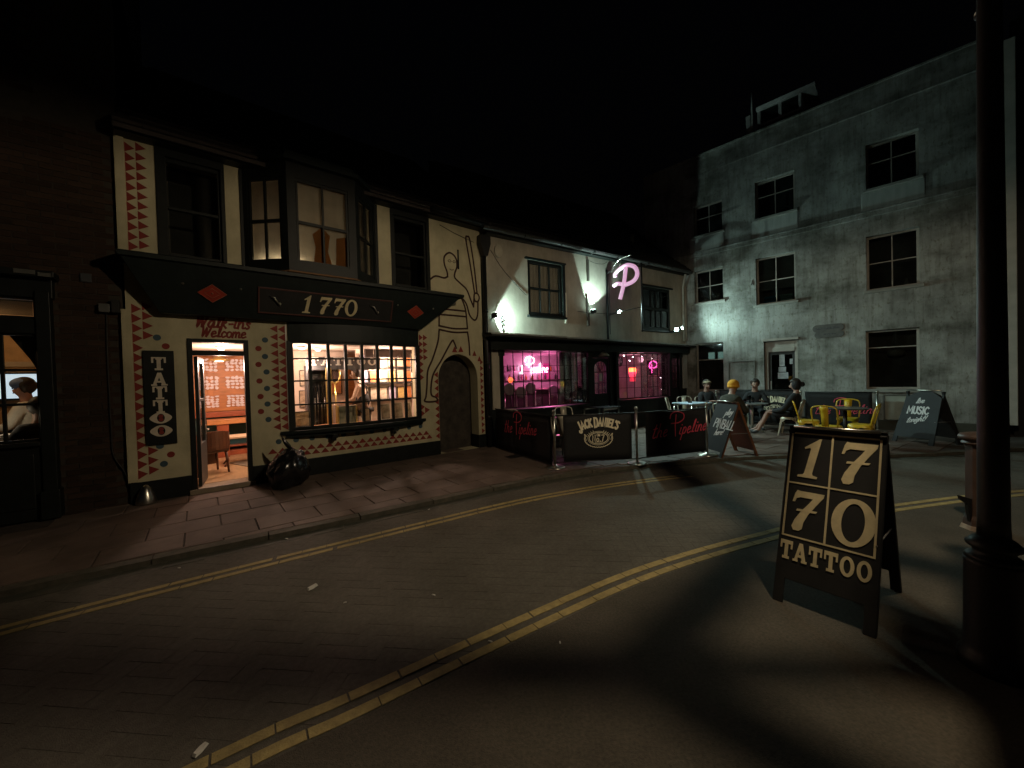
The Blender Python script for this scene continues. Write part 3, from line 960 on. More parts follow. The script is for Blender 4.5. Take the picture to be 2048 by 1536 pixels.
for u in [-2.9, -2.65, -2.41, -2.16, -1.9, -1.66, -1.4, -1.16, -.91, -.667, -.42]: disc(db, u, .676, .042)
ws = MB(); ws.box(-2.752, -2.735, -.004, .001, .86, 2.62); ws.build("white_edge_line", WHITE, shop)
# red script over the door
wc = MB()
write(wc, "Walk-ins", .20, -3.90, 2.475, .030, -.0, slant=.18, track=.03)
write(wc, "Welcome", .165, -3.84, 2.335, .026, -.0, slant=.18, track=.03)
wc.build("script_lettering", RED, shop)

# plain outline figure painted beside the arch
mu = MB(); mw_ = .038
def mline(pts, closed=False, w=mw_):
    c = catmull([(a, b, 0) for a, b in pts], 5, closed)
    q = [(v.x, v.y) for v in c]
    if closed: q.append(q[0])
    mline.k += 1
    mu.ribbon(q, w, -.0004 * (mline.k % 7), .003)
mline.k = 0
mline([(.31, 3.80), (.30, 3.90), (.24, 4.06), (.25, 4.22), (.38, 4.32), (.52, 4.24), (.55, 4.06), (.49, 3.90), (.49, 3.80), (.62, 3.70), (.78, 3.58), (.88, 3.36), (.95, 3.22)])
mline([(.31, 3.80), (.22, 3.76), (.02, 3.77), (-.13, 3.66)])
mline([(.33, 4.14), (.37, 4.17), (.41, 4.14), (.37, 4.12)], True, .012); mline([(.45, 4.14), (.48, 4.17), (.51, 4.14), (.48, 4.12)], True, .012)
mline([(.37, 3.97), (.41, 3.955), (.46, 3.97)], False, .014)
mline([(.62, 3.42), (.76, 3.26), (.84, 3.02), (.97, 2.92), (1.05, 3.05), (1.07, 3.35)])
mline([(.95, 3.22), (.97, 3.42)])
mline([(.97, 3.42), (.99, 3.52), (1.07, 3.52), (1.11, 3.44), (1.07, 3.35), (1.0, 3.35)], True)
mline([(.985, 3.53), (.90, 4.1), (.80, 4.68), (.84, 4.76), (.90, 4.70), (.99, 4.15), (1.055, 3.53)])
mline([(.62, 3.42), (.73, 3.15), (.77, 2.72)]); mline([(.10, 3.2), (.08, 2.95), (.07, 2.74)])
for zz in (3.10, 2.98): mline([(.10, zz), (.74, zz)])
mline([(.07, 2.74), (.42, 2.70), (.77, 2.72)]); mline([(.07, 2.66), (.42, 2.62), (.77, 2.64)])
mline([(.07, 2.66), (.03, 2.4), (-.10, 2.05), (-.22, 1.8), (-.25, 1.5), (-.28, 1.27), (-.31, 1.18), (-.18, 1.155), (-.03, 1.17), (-.05, 1.24), (-.15, 1.29), (-.16, 1.45), (-.10, 1.72), (.10, 2.02), (.36, 2.42), (.42, 2.40), (.47, 2.28)])
mline([(.77, 2.64), (.80, 2.4), (.81, 2.14)])
mu.build("outline_figure_mural", BROWNLINE, shop)
sl_ = MB(); sl_.box(.565, .60, -.012, .01, 4.0, 4.42); sl_.build("vent_slot", BLACK, shop)
wire = MB(); wire.tube([(.15, -.012, 4.86), (.5, -.012, 4.76), (1.0, -.012, 4.66)], .006, 5); wire.build("wire", CABLE, shop)

# fascia board leaning out from the wall
FY0, FZ0, FY1, FZ1 = -.16, 2.62, -.42, 3.27
fa = MB()
vs = [(-4.25, FY0, FZ0), (-.41, FY0, FZ0), (.34, FY1, FZ1), (-4.58, FY1, FZ1), (-4.25, .02, FZ0), (-.41, .02, FZ0), (.34, .02, FZ1), (-4.58, .02, FZ1)]
fa.add(vs, [(0, 1, 2, 3), (4, 7, 6, 5), (0, 4, 5, 1), (0, 3, 7, 4), (1, 5, 6, 2), (3, 2, 6, 7)])
fascia = fa.build("fascia", DARKWOOD, shop)
co = MB()
co.prism([(-4.60, 3.272), (.40, 3.272), (.42, 3.30), (.42, 3.335), (-4.62, 3.335), (-4.62, 3.30)], -.47, .02)
co.add([(-4.62, -.47, 3.338), (.42, -.47, 3.338), (.42, .01, 3.43), (-4.62, .01, 3.43)], [(0, 1, 2, 3)])
co.build("cornice", DARKWOOD, fascia, bevel=.006)

fs_rot = (atan2(FY0 - FY1, FZ1 - FZ0), 0, 0)
sign = thing("fascia_sign", "black fascia sign with gold italic numerals in a thin red brown frame", "sign", S.w(-2.1, FY0, FZ0), S.a)
sf = MB()
fr = (-1.04, 1.05, .10, .50)
sf.box(fr[0], fr[1], -.016, -.001, fr[2], fr[3])
sgn_b = sf.build("sign_board", BLACK_MATT, sign, (0, 0, 0), fs_rot)
ff = MB(); t_ = .022
ff.box(fr[0], fr[1], -.028, -.016, fr[3] - t_, fr[3]); ff.box(fr[0], fr[1], -.028, -.016, fr[2], fr[2] + t_)
ff.box(fr[0], fr[0] + t_, -.028, -.016, fr[2] + t_, fr[3] - t_); ff.box(fr[1] - t_, fr[1], -.028, -.016, fr[2] + t_, fr[3] - t_)
ff.build("frame", mat("red_brown_moulding", (.085, .030, .024), .5), sign, (0, 0, 0), fs_rot, bevel=.003)
for ch, x in zip("1770", (-.44, -.20, .02, .21)):
    nm = MB(); big_digit(nm, ch, x, .155, .29, -.017, .008); nm.build("numeral", GOLD, sign, (0, 0, 0), fs_rot)
for x in (-.80, .73):
    lp = MB(); lp.tube([(x - .09, -.02, .37), (x - .03, -.06, .36), (x + .01, -.05, .30), (x + .05, -.03, .24)], .010, 6); lp.ball((x + .045, -.045, .27), .022, 6)
    lp.build("swan_neck_bracket", STEEL, sign, (0, 0, 0), fs_rot)
for k, (u, zc, lab) in enumerate([(-3.683, .33, "red diamond panel on the black fascia above the door lettering"), (-.587, .33, "red diamond panel on the black fascia beside the outline mural")]):
    d = thing("diamond_panel", lab, "sign", S.w(u, FY0, FZ0), S.a, "red diamonds on the fascia")
    dm = MB(); dm.prism([(-.17, zc), (0, zc - .13), (.17, zc), (0, zc + .13)], -.014, -.001); dm.build("panel", REDBRIGHT, d, (0, 0, 0), fs_rot)
    lm = MB()
    for sc in (1.0, .55):
        a, b = .165 * sc, .126 * sc
        lm.tube([(-a, -.015, zc), (0, -.015, zc - b), (a, -.015, zc), (0, -.015, zc + b)], .006, 5, closed=True)
    lm.ball((0, -.016, zc), .014, 6)
    lm.build("moulding", mat("faded_red_moulding", (.30, .10, .06), .5), d, (0, 0, 0), fs_rot)
for k, u in enumerate((-.95, -.22, -4.0, -3.35)):
    n_ = MB(); n_.ball((0, -.02, .0), .016, 6); n_.build("fixing_stud", STEEL, fascia, (u, FY0 - .14, FZ0 + .40))

# upright sign by the door
vsn = thing("hanging_sign", "upright black board spelling tattoo in cream circus letters", "sign", S.w(-4.294, 0, .815), S.a)
bd = MB(); bd.box(-.16, .16, -.03, -.004, 0, 1.30); bd.build("board", BLACK, vsn, bevel=.004)
LETC = mat("cream_sign_letter", (.66, .58, .46), .7)
zs2 = [1.215, 1.0, .812, .622, .445, .265]
for ch, zt in zip("TATTOO", zs2):
    lm = MB()
    if ch in "TA":
        slab_letter(lm, ch, -.075, zt - .185, .15, .18, -.031, .006)
    else:
        n = 32; zc = zt - .075
        def eye(a, b): return [(a * cos(t) * (1 + .22 * abs(cos(t)) ** 6), zc + b * sin(t)) for t in [2 * pi * k / n for k in range(n)]]
        vo = eye(.095, .078); vi = [(.040 * cos(2 * pi * k / n), zc + .058 * sin(2 * pi * k / n)) for k in range(n)]
        vs = [(p[0], -.037, p[1]) for p in vo + vi] + [(p[0], -.031, p[1]) for p in vo + vi]; fs = []
        for k in range(n):
            j = (k + 1) % n
            fs += [(k, j, n + j, n + k), (k, 2 * n + k, 2 * n + j, j), (n + k, n + j, 3 * n + j, 3 * n + k)]
        lm.add(vs, fs)
    l_o = lm.build("letter", LETC, vsn)
    if ch == 'O':
        rm = MB()
        for dz in (-.024, .024): rm.prism([(.026 * cos(2 * pi * k / 12), zc + dz + .026 * sin(2 * pi * k / 12)) for k in range(12)], -.036 - (.0005 if dz > 0 else 0), -.031)
        rm.build("red_pupil", RED, l_o)
    elif ch == 'T':
        rm = MB()
        for dx in (-.042, .042): rm.prism([(dx + .012 * cos(2 * pi * k / 10), zt - .035 + .014 * sin(2 * pi * k / 10)) for k in range(10)], -.040, -.036)
        rm.build("dark_spot", BLACK, l_o)

# door, open inwards
dfm = MB()
dfm.box(-3.99, -3.93, -.02, .12, .05, 2.30); dfm.box(-3.32, -3.26, -.02, .12, .05, 2.30); dfm.box(-3.93, -3.32, -.02, .12, 2.25, 2.30); dfm.box(-3.93, -3.32, -.01, .10, 2.06, 2.13)
door_f = dfm.build("door_frame", BLACK, shop, bevel=.005)
pane(.61, .12, door_f, -3.625, .05, 2.19, GLASS)
stp = MB(); stp.box(-4.02, -3.23, -.06, .32, .0, .115); stp.box(-3.93, -3.32, -.075, -.02, .115, .13)
stp.build("threshold", mat("worn_threshold", (.30, .24, .17), .4), shop, bevel=.008)
DOORGREY = mat("grey_green_door", (.020, .024, .022), .5)
dl = MB(); W_ = .60
dl.box(0, W_, -.022, .022, .13, .75); dl.box(0, .09, -.022, .022, .75, 2.05); dl.box(W_ - .09, W_, -.022, .022, .75, 2.05); dl.box(.09, W_ - .09, -.022, .022, 1.96, 2.05); dl.box(.09, W_ - .09, -.022, .022, 1.38, 1.42)
door = dl.build("door", DOORGREY, shop, (-3.90, .10, 0), (0, 0, radians(83)), bevel=.004)
pane(W_ - .18, .63, door, W_ / 2, 0, 1.07, GLASS); pane(W_ - .18, .54, door, W_ / 2, 0, 1.69, GLASS)
hd = MB(); hd.tube([(.53, -.022, .92), (.53, -.06, .92), (.44, -.06, .915)], .010, 8); hd.box(.515, .545, -.03, -.022, .84, 1.0); hd.build("handle", STEEL, door)

# bow window
NB = 8
def bow_pts(u0, u1, bulge, n, y0=-.02):
    return [(u0 + (u1 - u0) * k / n, y0 - bulge * (1 - (2 * k / n - 1) ** 2)) for k in range(n + 1)]
def bow_window(parent, name, u0, u1, n, rows, bulge, m, mg, bar=.035, y0=-.02, depth=.05, vbar=None):
    """curved shop window: glazing bars as one mesh, panes as sub-parts"""
    vbar = vbar or bar
    bp = bow_pts(u0, u1, bulge, n, y0)
    mb = MB()
    z0, z1 = rows[0], rows[-1]
    for k, (u, y) in enumerate(bp):
        w = vbar * (1.6 if k in (0, n) else 1.0)
        mb.box(u - w / 2, u + w / 2, y, y + depth, z0, z1)
    for j, z in enumerate(rows):
        h = bar * (1.5 if j in (0, len(rows) - 1) else .8)
        for k in range(n):
            (ua, ya), (ub, yb) = bp[k], bp[k + 1]
            o_ = .006
            mb.add([(ua, ya + o_, z - h / 2), (ub, yb + o_, z - h / 2), (ub, yb + depth - o_, z - h / 2), (ua, ya + depth - o_, z - h / 2),
                    (ua, ya + o_, z + h / 2), (ub, yb + o_, z + h / 2), (ub, yb + depth - o_, z + h / 2), (ua, ya + depth - o_, z + h / 2)],
                   [(0, 1, 5, 4), (3, 7, 6, 2), (0, 3, 2, 1), (4, 5, 6, 7)])
    o = mb.build(name, m, parent)
    for k in range(n):
        (ua, ya), (ub, yb) = bp[k], bp[k + 1]
        a = atan2(yb - ya, ub - ua); ln = sqrt((ub - ua) ** 2 + (yb - ya) ** 2)
        for j in range(len(rows) - 1):
            pane(ln - vbar * .7, rows[j + 1] - rows[j] - bar * .5, o, (ua + ub) / 2, (ya + yb) / 2 + depth * .5, (rows[j] + rows[j + 1]) / 2, mg, (rnd.uniform(-.008, .008), 0, a + rnd.uniform(-.008, .008)))
    return o
bw_o = bow_window(shop, "bow_window", -2.69, -.45, 8, [.86, 1.255, 1.65, 2.02, 2.30], .11, BLACK, GLASS, bar=.034, vbar=.048)
ln_ = MB()
bpL = bow_pts(-2.72, -.42, .125, 12, -.025)
ln_.prismz(bpL + [(-.42, .02), (-2.72, .02)], 2.312, 2.618)
ln_.build("window_head", DARKWOOD, shop)
sl2 = MB()
bpS = bow_pts(-2.87, -.31, .19, 14, -.045)
sl2.prismz(bpS + [(-.31, .03), (-2.87, .03)], .775, .832)
bpS2 = bow_pts(-2.80, -.38, .13, 14, -.03)
sl2.prismz(bpS2 + [(-.38, .02), (-2.80, .02)], .715, .775)
sill = sl2.build("window_sill", DARKWOOD, shop, bevel=.006)
for u in (-2.08, -1.0):
    bk = MB(); bk.box(-.045, .045, -.17, 0, .65, .72); bk.box(-.03, .03, -.12, 0, .60, .65); bk.build("sill_bracket", BLACK, sill, (u, 0, 0), bevel=.006)
stb = MB(); stb.box(-2.74, -2.69, -.03, .04, .83, 2.312); stb.box(-.45, -.40, -.03, .04, .83, 2.312); stb.build("window_post", BLACK, shop)

# upper storey: dark timber windows and a canted bay
sash(shop, "upper_window", (-4.19, .03, 0), (0, 0, 0), .68, 3.44, 4.84, [], [.5], BLACK, .055, .04, .07, GLASS_DARK)
sash(shop, "upper_window", (-.88, .03, 0), (0, 0, 0), .73, 3.44, 4.84, [], [.48], BLACK, .06, .04, .07, GLASS_DARK)
for (a, b) in ((-4.25, -4.14), (-3.53, -3.48), (-3.30, -3.24), (-1.23, -1.17), (-.92, -.86), (-.17, -.10)):
    tm = MB(); tm.box(a, b, -.02, .04, 3.43, 4.93); tm.build("timber_post", BLACK, shop, bevel=.004)
BAYP = [(-3.28, 0.0), (-2.74, -.50), (-1.72, -.50), (-1.20, 0.0)]
BLIND = sheer_mat("net_blind", (.40, .37, .31), .4)
BLIND_DIM = sheer_mat("orange_drape", (.45, .20, .07), .5)
for k in range(3):
    a, b = Vector(BAYP[k]), Vector(BAYP[k + 1]); d = b - a; L0 = d.length; ang = atan2(d.y, d.x)
    mb = MB(); e = .10 if k != 1 else .12
    mb.wall(0, L0, 3.36, 5.02, [(e, L0 - e, 3.50, 4.80)], 0, .08)
    face = mb.build("bay_window", BLACK, shop, (a.x, a.y, 0), (0, 0, ang), bevel=.005)
    # sash inside the bay face, its own mesh and panes
    bars = MB(); w2 = L0 - 2 * e
    for x in (e + .02, e + w2 / 2, e + w2 - .02): bars.box(x - .014, x + .014, .01, .05, 3.50, 4.80)
    for z in (3.52, 4.13, 4.78): bars.box(e, e + w2, .015, .055, z - .022, z + .022)
    bars.build("sash_bars", BLACK, face)
    for i in range(2):
        for j in range(2):
            pane(w2 / 2 - .03, .57, face, e + w2 * (.25 + .5 * i), .04, 3.825 + .62 * j, GLASS)
    cl = MB(); nseg = 24
    for i in range(nseg):
        x0, x1 = e - .02 + (w2 + .04) * i / nseg, e - .02 + (w2 + .04) * (i + 1) / nseg
        f = lambda x: .10 + .0015 * sin(x * 40)
        cl.quad((x0, f(x0), 3.50), (x1, f(x1), 3.50), (x1, f(x1), 4.82), (x0, f(x0), 4.82))
    cl.build("blind_or_sheen", BLIND, face)
    if k == 1:
        c2 = MB()
        outline = [(.36, 3.49), (.40, 3.8), (.36, 4.0), (.5, 4.14), (.62, 4.02), (.58, 3.75), (.66, 3.49)]
        c2.prism(outline, .075, .08)
        c2.prism([(.70, 3.49), (.72, 4.0), (.86, 4.05), (.93, 3.9), (.92, 3.49)], .074, .079)
        c2.build("drape", BLIND_DIM, face)
rf = MB()
rf.prismz([(-3.36, .0), (-2.78, -.60), (-1.68, -.60), (-1.10, .0)], 5.02, 5.09)
rf.prismz([(-3.25, .0), (-2.74, -.5), (-1.74, -.5), (-1.22, .0)], 5.09, 5.2)
rf.build("bay_roof", DARKWOOD, shop, bevel=.006)
bb = MB(); bb.prismz([(-3.28, .0), (-2.74, -.49), (-1.72, -.49), (-1.20, .0)], 3.34, 3.40); bb.wall(-3.4, -1.1, 3.36, 5.0, [], .5, .05)
bb.build("bay_floor", mat("bay_room_wall", (.30, .16, .08), .9), shop)
up2 = MB(); up2.wall(-4.5, -3.4, 3.3, 5.0, [], .8, .05); up2.wall(-1.05, 0, 3.3, 5.0, [], .8, .05); up2.box(-4.5, 1.1, .3, 3.3, 3.24, 3.30)
up2.build("upper_room_wall", mat("upper_room_grey", (.18, .165, .15), .9), shop)
def lamp(name, kind, loc, W, c, r=.05, spot=None, blend=.3, direction=None, parent=None):
    l = bpy.data.lights.new(name, kind); l.energy = W; l.color = c
    if kind != 'AREA': l.shadow_soft_size = r
    else: l.size = r
    if spot: l.spot_size = spot; l.spot_blend = blend
    o = bpy.data.objects.new(name, l); col.objects.link(o); o.location = loc
    if direction is not None: o.rotation_euler = Vector(direction).to_track_quat('-Z', 'Y').to_euler()
    if parent is not None: o.parent = parent
    return o
for (u, y, z, W) in ((-2.975, -.05, 3.50, 3.2), (-2.805, -.20, 3.50, 3.6), (-2.57, -.365, 3.50, 3.4), (-2.1, -.35, 3.49, .8), (-1.40, -.05, 3.50, 1.6), (-1.95, .1, 3.9, .9), (-2.7, .1, 4.2, .7)):
    lamp("bay_lamp", 'POINT', S.w(u, y, z), W, (1, .80, .52), .03)

# ================================================================ INSIDE THE TATTOO SHOP
room = thing("shop_room", "bright panelled room of the tattoo shop behind the door and bow window", "room", S.w(-2.2, .3, .1), S.a)
def rl(u, y): return u + 2.2, y - .3            # room-local coordinates
rb = MB()
X0, X1, YB = -4.55 + 2.2, -.03 + 2.2, 3.0
rb.box(X0, X1, .0, YB, -.09, .02); rb.build("floor", FLOORWOOD, room)
rb = MB(); rb.box(X0, X1, .0, YB, 2.20, 2.26); rb.build("ceiling", PLASTER, room)
rb = MB(); rb.box(-.12, .96, 1.62, 1.68, .02, 2.20); rb.build("partition", PLASTER, room)
rb = MB(); rb.box(X0 - .05, X0, 0, YB, .0, 2.46); rb.box(X1, X1 + .02, 0, YB, .0, 2.46); rb.build("side_wall", PLASTER, room)
rb = MB(); rb.box(X0, X1, YB, YB + .06, .0, 2.46)
bwall = rb.build("back_wall", WOOD_ORANGE, room)
rails = MB()
for x in (X0 + .02, X0 + .86, X0 + 1.70, X0 + 2.5, X0 + 3.3, X1 - .10): rails.box(x - .05, x + .05, YB - .03, YB, .98, 2.4)
for z in (1.0, 1.34, 1.73, 2.10, 2.36): rails.box(X0, X1, YB - .024, YB, z - .04, z + .04)
rails.build("panel_rail", WOOD_ORANGE, bwall, bevel=.004)
# clusters of white flash drawings stuck inside each panel
STICK = mat("flash_sticker", (.80, .72, .74), .8, var=.04, scale=30)
rows_z = [(1.92, 2.20), (1.53, 1.82), (1.14, 1.40)]
cl_x = [(-3.93, -3.55), (-3.42, -3.02), (-2.62, -2.30)]
place_w = ["under the hanging brass lamp", "below the top row", "just over the red shelf"]
place_c = ["beside the open door leaf", "behind the small table", "seen through the bow window"]
for ci, (ua, ub) in enumerate(cl_x):
    for ri, (za, zb) in enumerate(rows_z):
        t = thing("flash_sheet", "cluster of white tattoo drawings %s, %s" % (place_w[ri], place_c[ci]), "poster", S.w((ua + ub) / 2, 3.27, (za + zb) / 2), S.a, "tattoo drawings on the panelled wall")
        n = 5; m_ = 4 if ri < 2 else 5
        for i in range(n):
            for j in range(m_):
                x = (i + .5) / n * (ub - ua) - (ub - ua) / 2 + rnd.uniform(-.01, .01); z = (j + .5) / m_ * (zb - za) - (zb - za) / 2 + rnd.uniform(-.008, .008)
                rw, rh = (ub - ua) / n * rnd.uniform(.36, .56), (zb - za) / m_ * rnd.uniform(.36, .56)
                k = 9; ph = rnd.uniform(0, 6)
                pts = [(x + rw * cos(2 * pi * q / k) * (1 + .22 * sin(3 * 2 * pi * q / k + ph)), z + rh * sin(2 * pi * q / k) * (1 + .22 * cos(2 * 2 * pi * q / k + ph))) for q in range(k)]
                mb = MB(); mb.prism(pts, -.004 - .0006 * ((i + j) % 3), .0); mb.build("sticker", STICK, t)
# red shelf and desk along the back wall
cn = thing("wall_counter", "red brown counter along the panelled back wall of the shop", "counter", S.w(-3.5, 3.0, .12), S.a)
mb = MB(); mb.box(-1.0, 2.0, .10, .28, .82, .93); mb.build("back_shelf", WOOD_RED, cn, bevel=.006)
mb = MB(); mb.box(-.28, 2.0, -.30, .10, .69, .79); mb.build("top", mat("orange_table_top", (.50, .21, .07), .4, var=.2), cn, bevel=.006)
mb = MB(); mb.box(-1.0, 2.0, .22, .26, .05, .82); mb.build("teal_front", TEAL, cn)
for x in (-.02, .75, 1.5):
    mb = MB(); mb.box(x - .1, x + .1, -.26, .06, .0, .69); mb.build("leg", WOOD_RED, cn, bevel=.008)
mb = MB(); mb.box(-1.0, 2.0, -.05, .22, .0, .1); mb.box(-1.0, 2.0, .02, .22, .17, .2); mb.build("foot_rail", WOOD_RED, cn, bevel=.004)
# small table with curved legs
tb2 = thing("side_table", "small pale topped table with curved dark legs inside the doorway", "table", S.w(-3.28, 1.75, .12), S.a)
mb = MB(); mb.box(-.33, .40, -.22, .22, .50, .54); mb.build("top", mat("pale_table_top", (.62, .46, .30), .3), tb2, bevel=.008)
for x in (-.26, .33):
    for y in (-.17, .17):
        mb = MB(); mb.tube(catmull([(x, y, .5), (x * 1.08, y * 1.1, .36), (x * .85, y * .9, .12), (x * 1.05, y * 1.05, .0)], 4), [.024] * 5 + [.018] * 8, 7); mb.build("leg", mat("dark_wood", (.05, .02, .012), .4), tb2)
pp = thing("paper_stack", "stack of white papers curling off the small table top", "papers", S.w(-3.02, 1.72, .66), S.a)
for k in range(4):
    mb = MB(); mb.box(-.10, .10, -.09, .09, k * .008, k * .008 + .006); mb.build("sheet", PAPER, pp, (0, 0, 0), (0, 0, .12 * k - .2))
# dark wooden armchair near the door leaf
ac = thing("wooden_chair", "dark wooden tub chair standing inside the open shop door", "chair", S.w(-3.80, 1.12, .12), S.a + radians(200))
DARKW = mat("dark_chair_wood", (.075, .028, .012), .35, var=.3, scale=4)
mb = MB(); mb.box(-.24, .24, -.22, .22, .36, .42); mb.build("seat", DARKW, ac, bevel=.015)
mb = MB()
arc = [(-.25, -.20), (-.27, .05), (-.2, .24), (0, .29), (.2, .24), (.27, .05), (.25, -.20)]
ac_pts = [(v.x, v.y) for v in catmull([(a, b, 0) for a, b in arc], 4)]
for (xa, ya), (xb, yb) in zip(ac_pts[:-1], ac_pts[1:]):
    h0 = .50 + .24 * max(0, ya + .1) / .4; h1 = .50 + .24 * max(0, yb + .1) / .4
    n = Vector((ya - yb, xb - xa)).normalized() * .022
    mb.add([(xa, ya, .42), (xb, yb, .42), (xb, yb, h1), (xa, ya, h0), (xa + n.x, ya + n.y, .42), (xb + n.x, yb + n.y, .42), (xb + n.x, yb + n.y, h1), (xa + n.x, ya + n.y, h0)],
           [(0, 1, 2, 3), (5, 4, 7, 6), (3, 2, 6, 7), (0, 4, 5, 1), (0, 3, 7, 4), (1, 5, 6, 2)])
mb.build("backrest", DARKW, ac)
for x in (-.2, .2):
    for y in (-.18, .18):
        mb = MB(); mb.tube([(x, y, .37), (x * 1.12, y * 1.15, 0)], [.024, .016], 8); mb.build("leg", DARKW, ac)
mb = MB(); mb.box(-.23, .23, -.21, -.19, .12, .36); mb.build("front_board", DARKW, ac)
mt = thing("door_mat", "grey patterned mat on the shop floor beside the table", "mat", S.w(-3.05, 1.6, .122), S.a)
mb = MB(); mb.box(-.3, .3, -.45, .45, 0, .01); mb.build("pile", mat("grey_mat", (.16, .13, .09), .95, var=.4, scale=30), mt, (0, 0, 0), (0, 0, .35))
# hanging brass lamp seen through the door
pd = thing("pendant_lamp", "flat brass pendant lamp hanging over the panelled wall", "lamp", S.w(-3.55, 2.4, 2.45), S.a)
mb = MB(); mb.tube([(0, 0, 0), (0, 0, -.27)], .008, 6); mb.build("rod", GOLDMETAL, pd)
mb = MB(); mb.lathe([(.02, -.25), (.09, -.28), (.10, -.30), (.19, -.33), (.19, -.345), (.02, -.345)], n=20); mb.build("shade", GOLDMETAL, pd)
mb = MB(); mb.lathe([(.001, -.347), (.07, -.347), (.07, -.36), (.001, -.36)], n=12); mb.build("bulb", emit("warm_bulb", (1, .78, .5), 6), pd)
# ceiling lamps
cl_l = [(-3.55, 1.3, "round ceiling lamp seen through the door transom"), (-2.05, 1.0, "ceiling lamp over the second pane column of the bow window"), (-2.38, .75, "pair lamp above the first panes of the bow window"), (-.72, 1.0, "brightest ceiling lamp above the poster shelf")]
for k, (u, y, lab) in enumerate(cl_l):
    t = thing("ceiling_lamp", lab, "lamp", S.w(u, y, 2.295), S.a, "lamps on the shop ceiling")
    mb = MB(); mb.lathe([(.001, .01), (.075, .01), (.085, -.02), (.06, -.03), (.001, -.03)], n=16); mb.build("rim", WHITE, t)
    mb = MB(); mb.lathe([(.001, -.034), (.05, -.034), (.04, -.055), (.001, -.06)], n=14); mb.build("bulb", emit("shop_bulb", (1, .80, .60), 14 if k != 3 else 14), t)
    lamp("shop_lamp", 'POINT', S.w(u, y, 1.95), SHOP_W * (1.15 if k == 3 else .9), (1, .69, .54), .06)

# glass cabinet with hanging dark garments behind the second pane column
cb = thing("glass_cabinet", "dark glass fronted cabinet with hanging black garments in the bow window", "cabinet", S.w(-2.09, .95, .15), S.a)
mb = MB(); mb.box(-.19, .19, .18, .2, .55, 1.80); mb.box(-.19, -.16, 0, .18, .55, 1.80); mb.box(.16, .19, 0, .18, .55, 1.80); mb.box(-.16, .16, 0, .18, .55, .60); mb.box(-.16, .16, 0, .18, 1.70, 1.80); mb.box(-.16, .16, 0, .03, 1.60, 1.63)
mb.build("case", mat("charcoal_case", (.05, .048, .05), .5), cb)
for k in range(7):
    x = -.13 + .042 * k
    mb = MB(); mb.box(x - .016, x + .016, .03 + .01 * (k % 3), .12, .95 + .05 * (k % 3), 1.42 - .03 * (k % 2)); mb.build("garment", CLOTH_GREY if k % 3 == 1 else CLOTH_BLACK, cb, bevel=.01)
for k in range(5):
    x = -.12 + .06 * k
    mb = MB(); mb.tube([(x, .02, .6), (x + .01 * (k % 2), .02, 1.05 + .12 * (k % 3))], .005, 5); mb.build("rod", STEEL, cb)
pane(.32, 1.1, cb, 0, -.004, 1.15, GLASS)
# dark hanging board with big white letters
hb = thing("hanging_letter_board", "dark board with big white tattoo lettering hung inside the bow window", "sign", S.w(-1.68, .82, 1.86), S.a)
mb = MB(); mb.box(-.62, .78, -.012, .012, 0, .25); mb.build("board", mat("grey_board", (.10, .10, .11), .6), hb)
for k, ch in enumerate("TATTOO"):
    mb = MB(); slab_letter(mb, ch, -.58 + .22 * k, .085, .17, .155, -.014, .005); mb.build("letter", WHITE, hb)
for x in (-.5, .65):
    mb = MB(); mb.tube([(x, 0, .25), (x, 0, .44)], .004, 5); mb.build("hanger", STEEL, hb)
# oval gilt mirror on a stand
mr = thing("gilt_mirror", "ornate oval gilt mirror on a tall gold stand in the bow window", "mirror", S.w(-1.80, .85, .2), S.a)
mb = MB(); mb.tube([(.10 * cos(2 * pi * k / 24), 0, 1.55 + .15 * sin(2 * pi * k / 24)) for k in range(24)], .016, 8, closed=True); mb.build("frame", GOLDMETAL, mr)
mb = MB(); mb.prism([(.09 * cos(2 * pi * k / 24), 1.55 + .14 * sin(2 * pi * k / 24)) for k in range(24)], .0, .006); mb.build("mirror_glass", mat("mirror_pink", (.55, .35, .30), .12, metal=.8), mr)
mb = MB(); mb.tube([(0, 0, 1.40), (.01, 0, .9), (0, 0, .1)], [.014, .012, .02], 8); mb.lathe([(.02, .08), (.14, .02), (.15, 0), (.02, 0)]); mb.build("stand", GOLDMETAL, mr)
gf = thing("tall_gold_frame", "tall narrow gold frame standing beside the glass cabinet", "frame", S.w(-1.93, .78, .60), S.a)
mb = MB(); mb.box(-.05, .05, -.015, .015, 0, 1.30); mb.build("moulding", GOLDMETAL, gf, bevel=.01)
mb = MB(); mb.box(-.028, .028, -.02, -.0155, .04, 1.26); mb.build("picture", mat("olive_print", (.34, .36, .16), .6, var=.4, scale=9), gf)
# gold edged boxes on the window ledge
for k, (u, lab) in enumerate([(-1.82, "gold edged mirror box on the window ledge before the seated woman"), (-1.64, "second gold edged box on the ledge, just below the woman's stool")]):
    t = thing("gold_box", lab, "box", S.w(u, .36, .835), S.a, "gold boxes on the window ledge")
    mb = MB(); mb.box(-.07, .07, -.04, .04, 0, .33); mb.build("panel", mat("silvered_panel", (.62, .62, .50), .2, metal=.7), t)
    for x in (-.072, .072):
        mb = MB(); mb.box(x - .012, x + .012, -.05, .05, -.002, .335); mb.build("edge", GOLDMETAL, t, bevel=.003)
# ledge board inside the window
lb = MB(); lb.box(.0 - .48, 1.76, -.0, .34, .66, .73); lb.build("window_ledge", WOOD_MID, room)
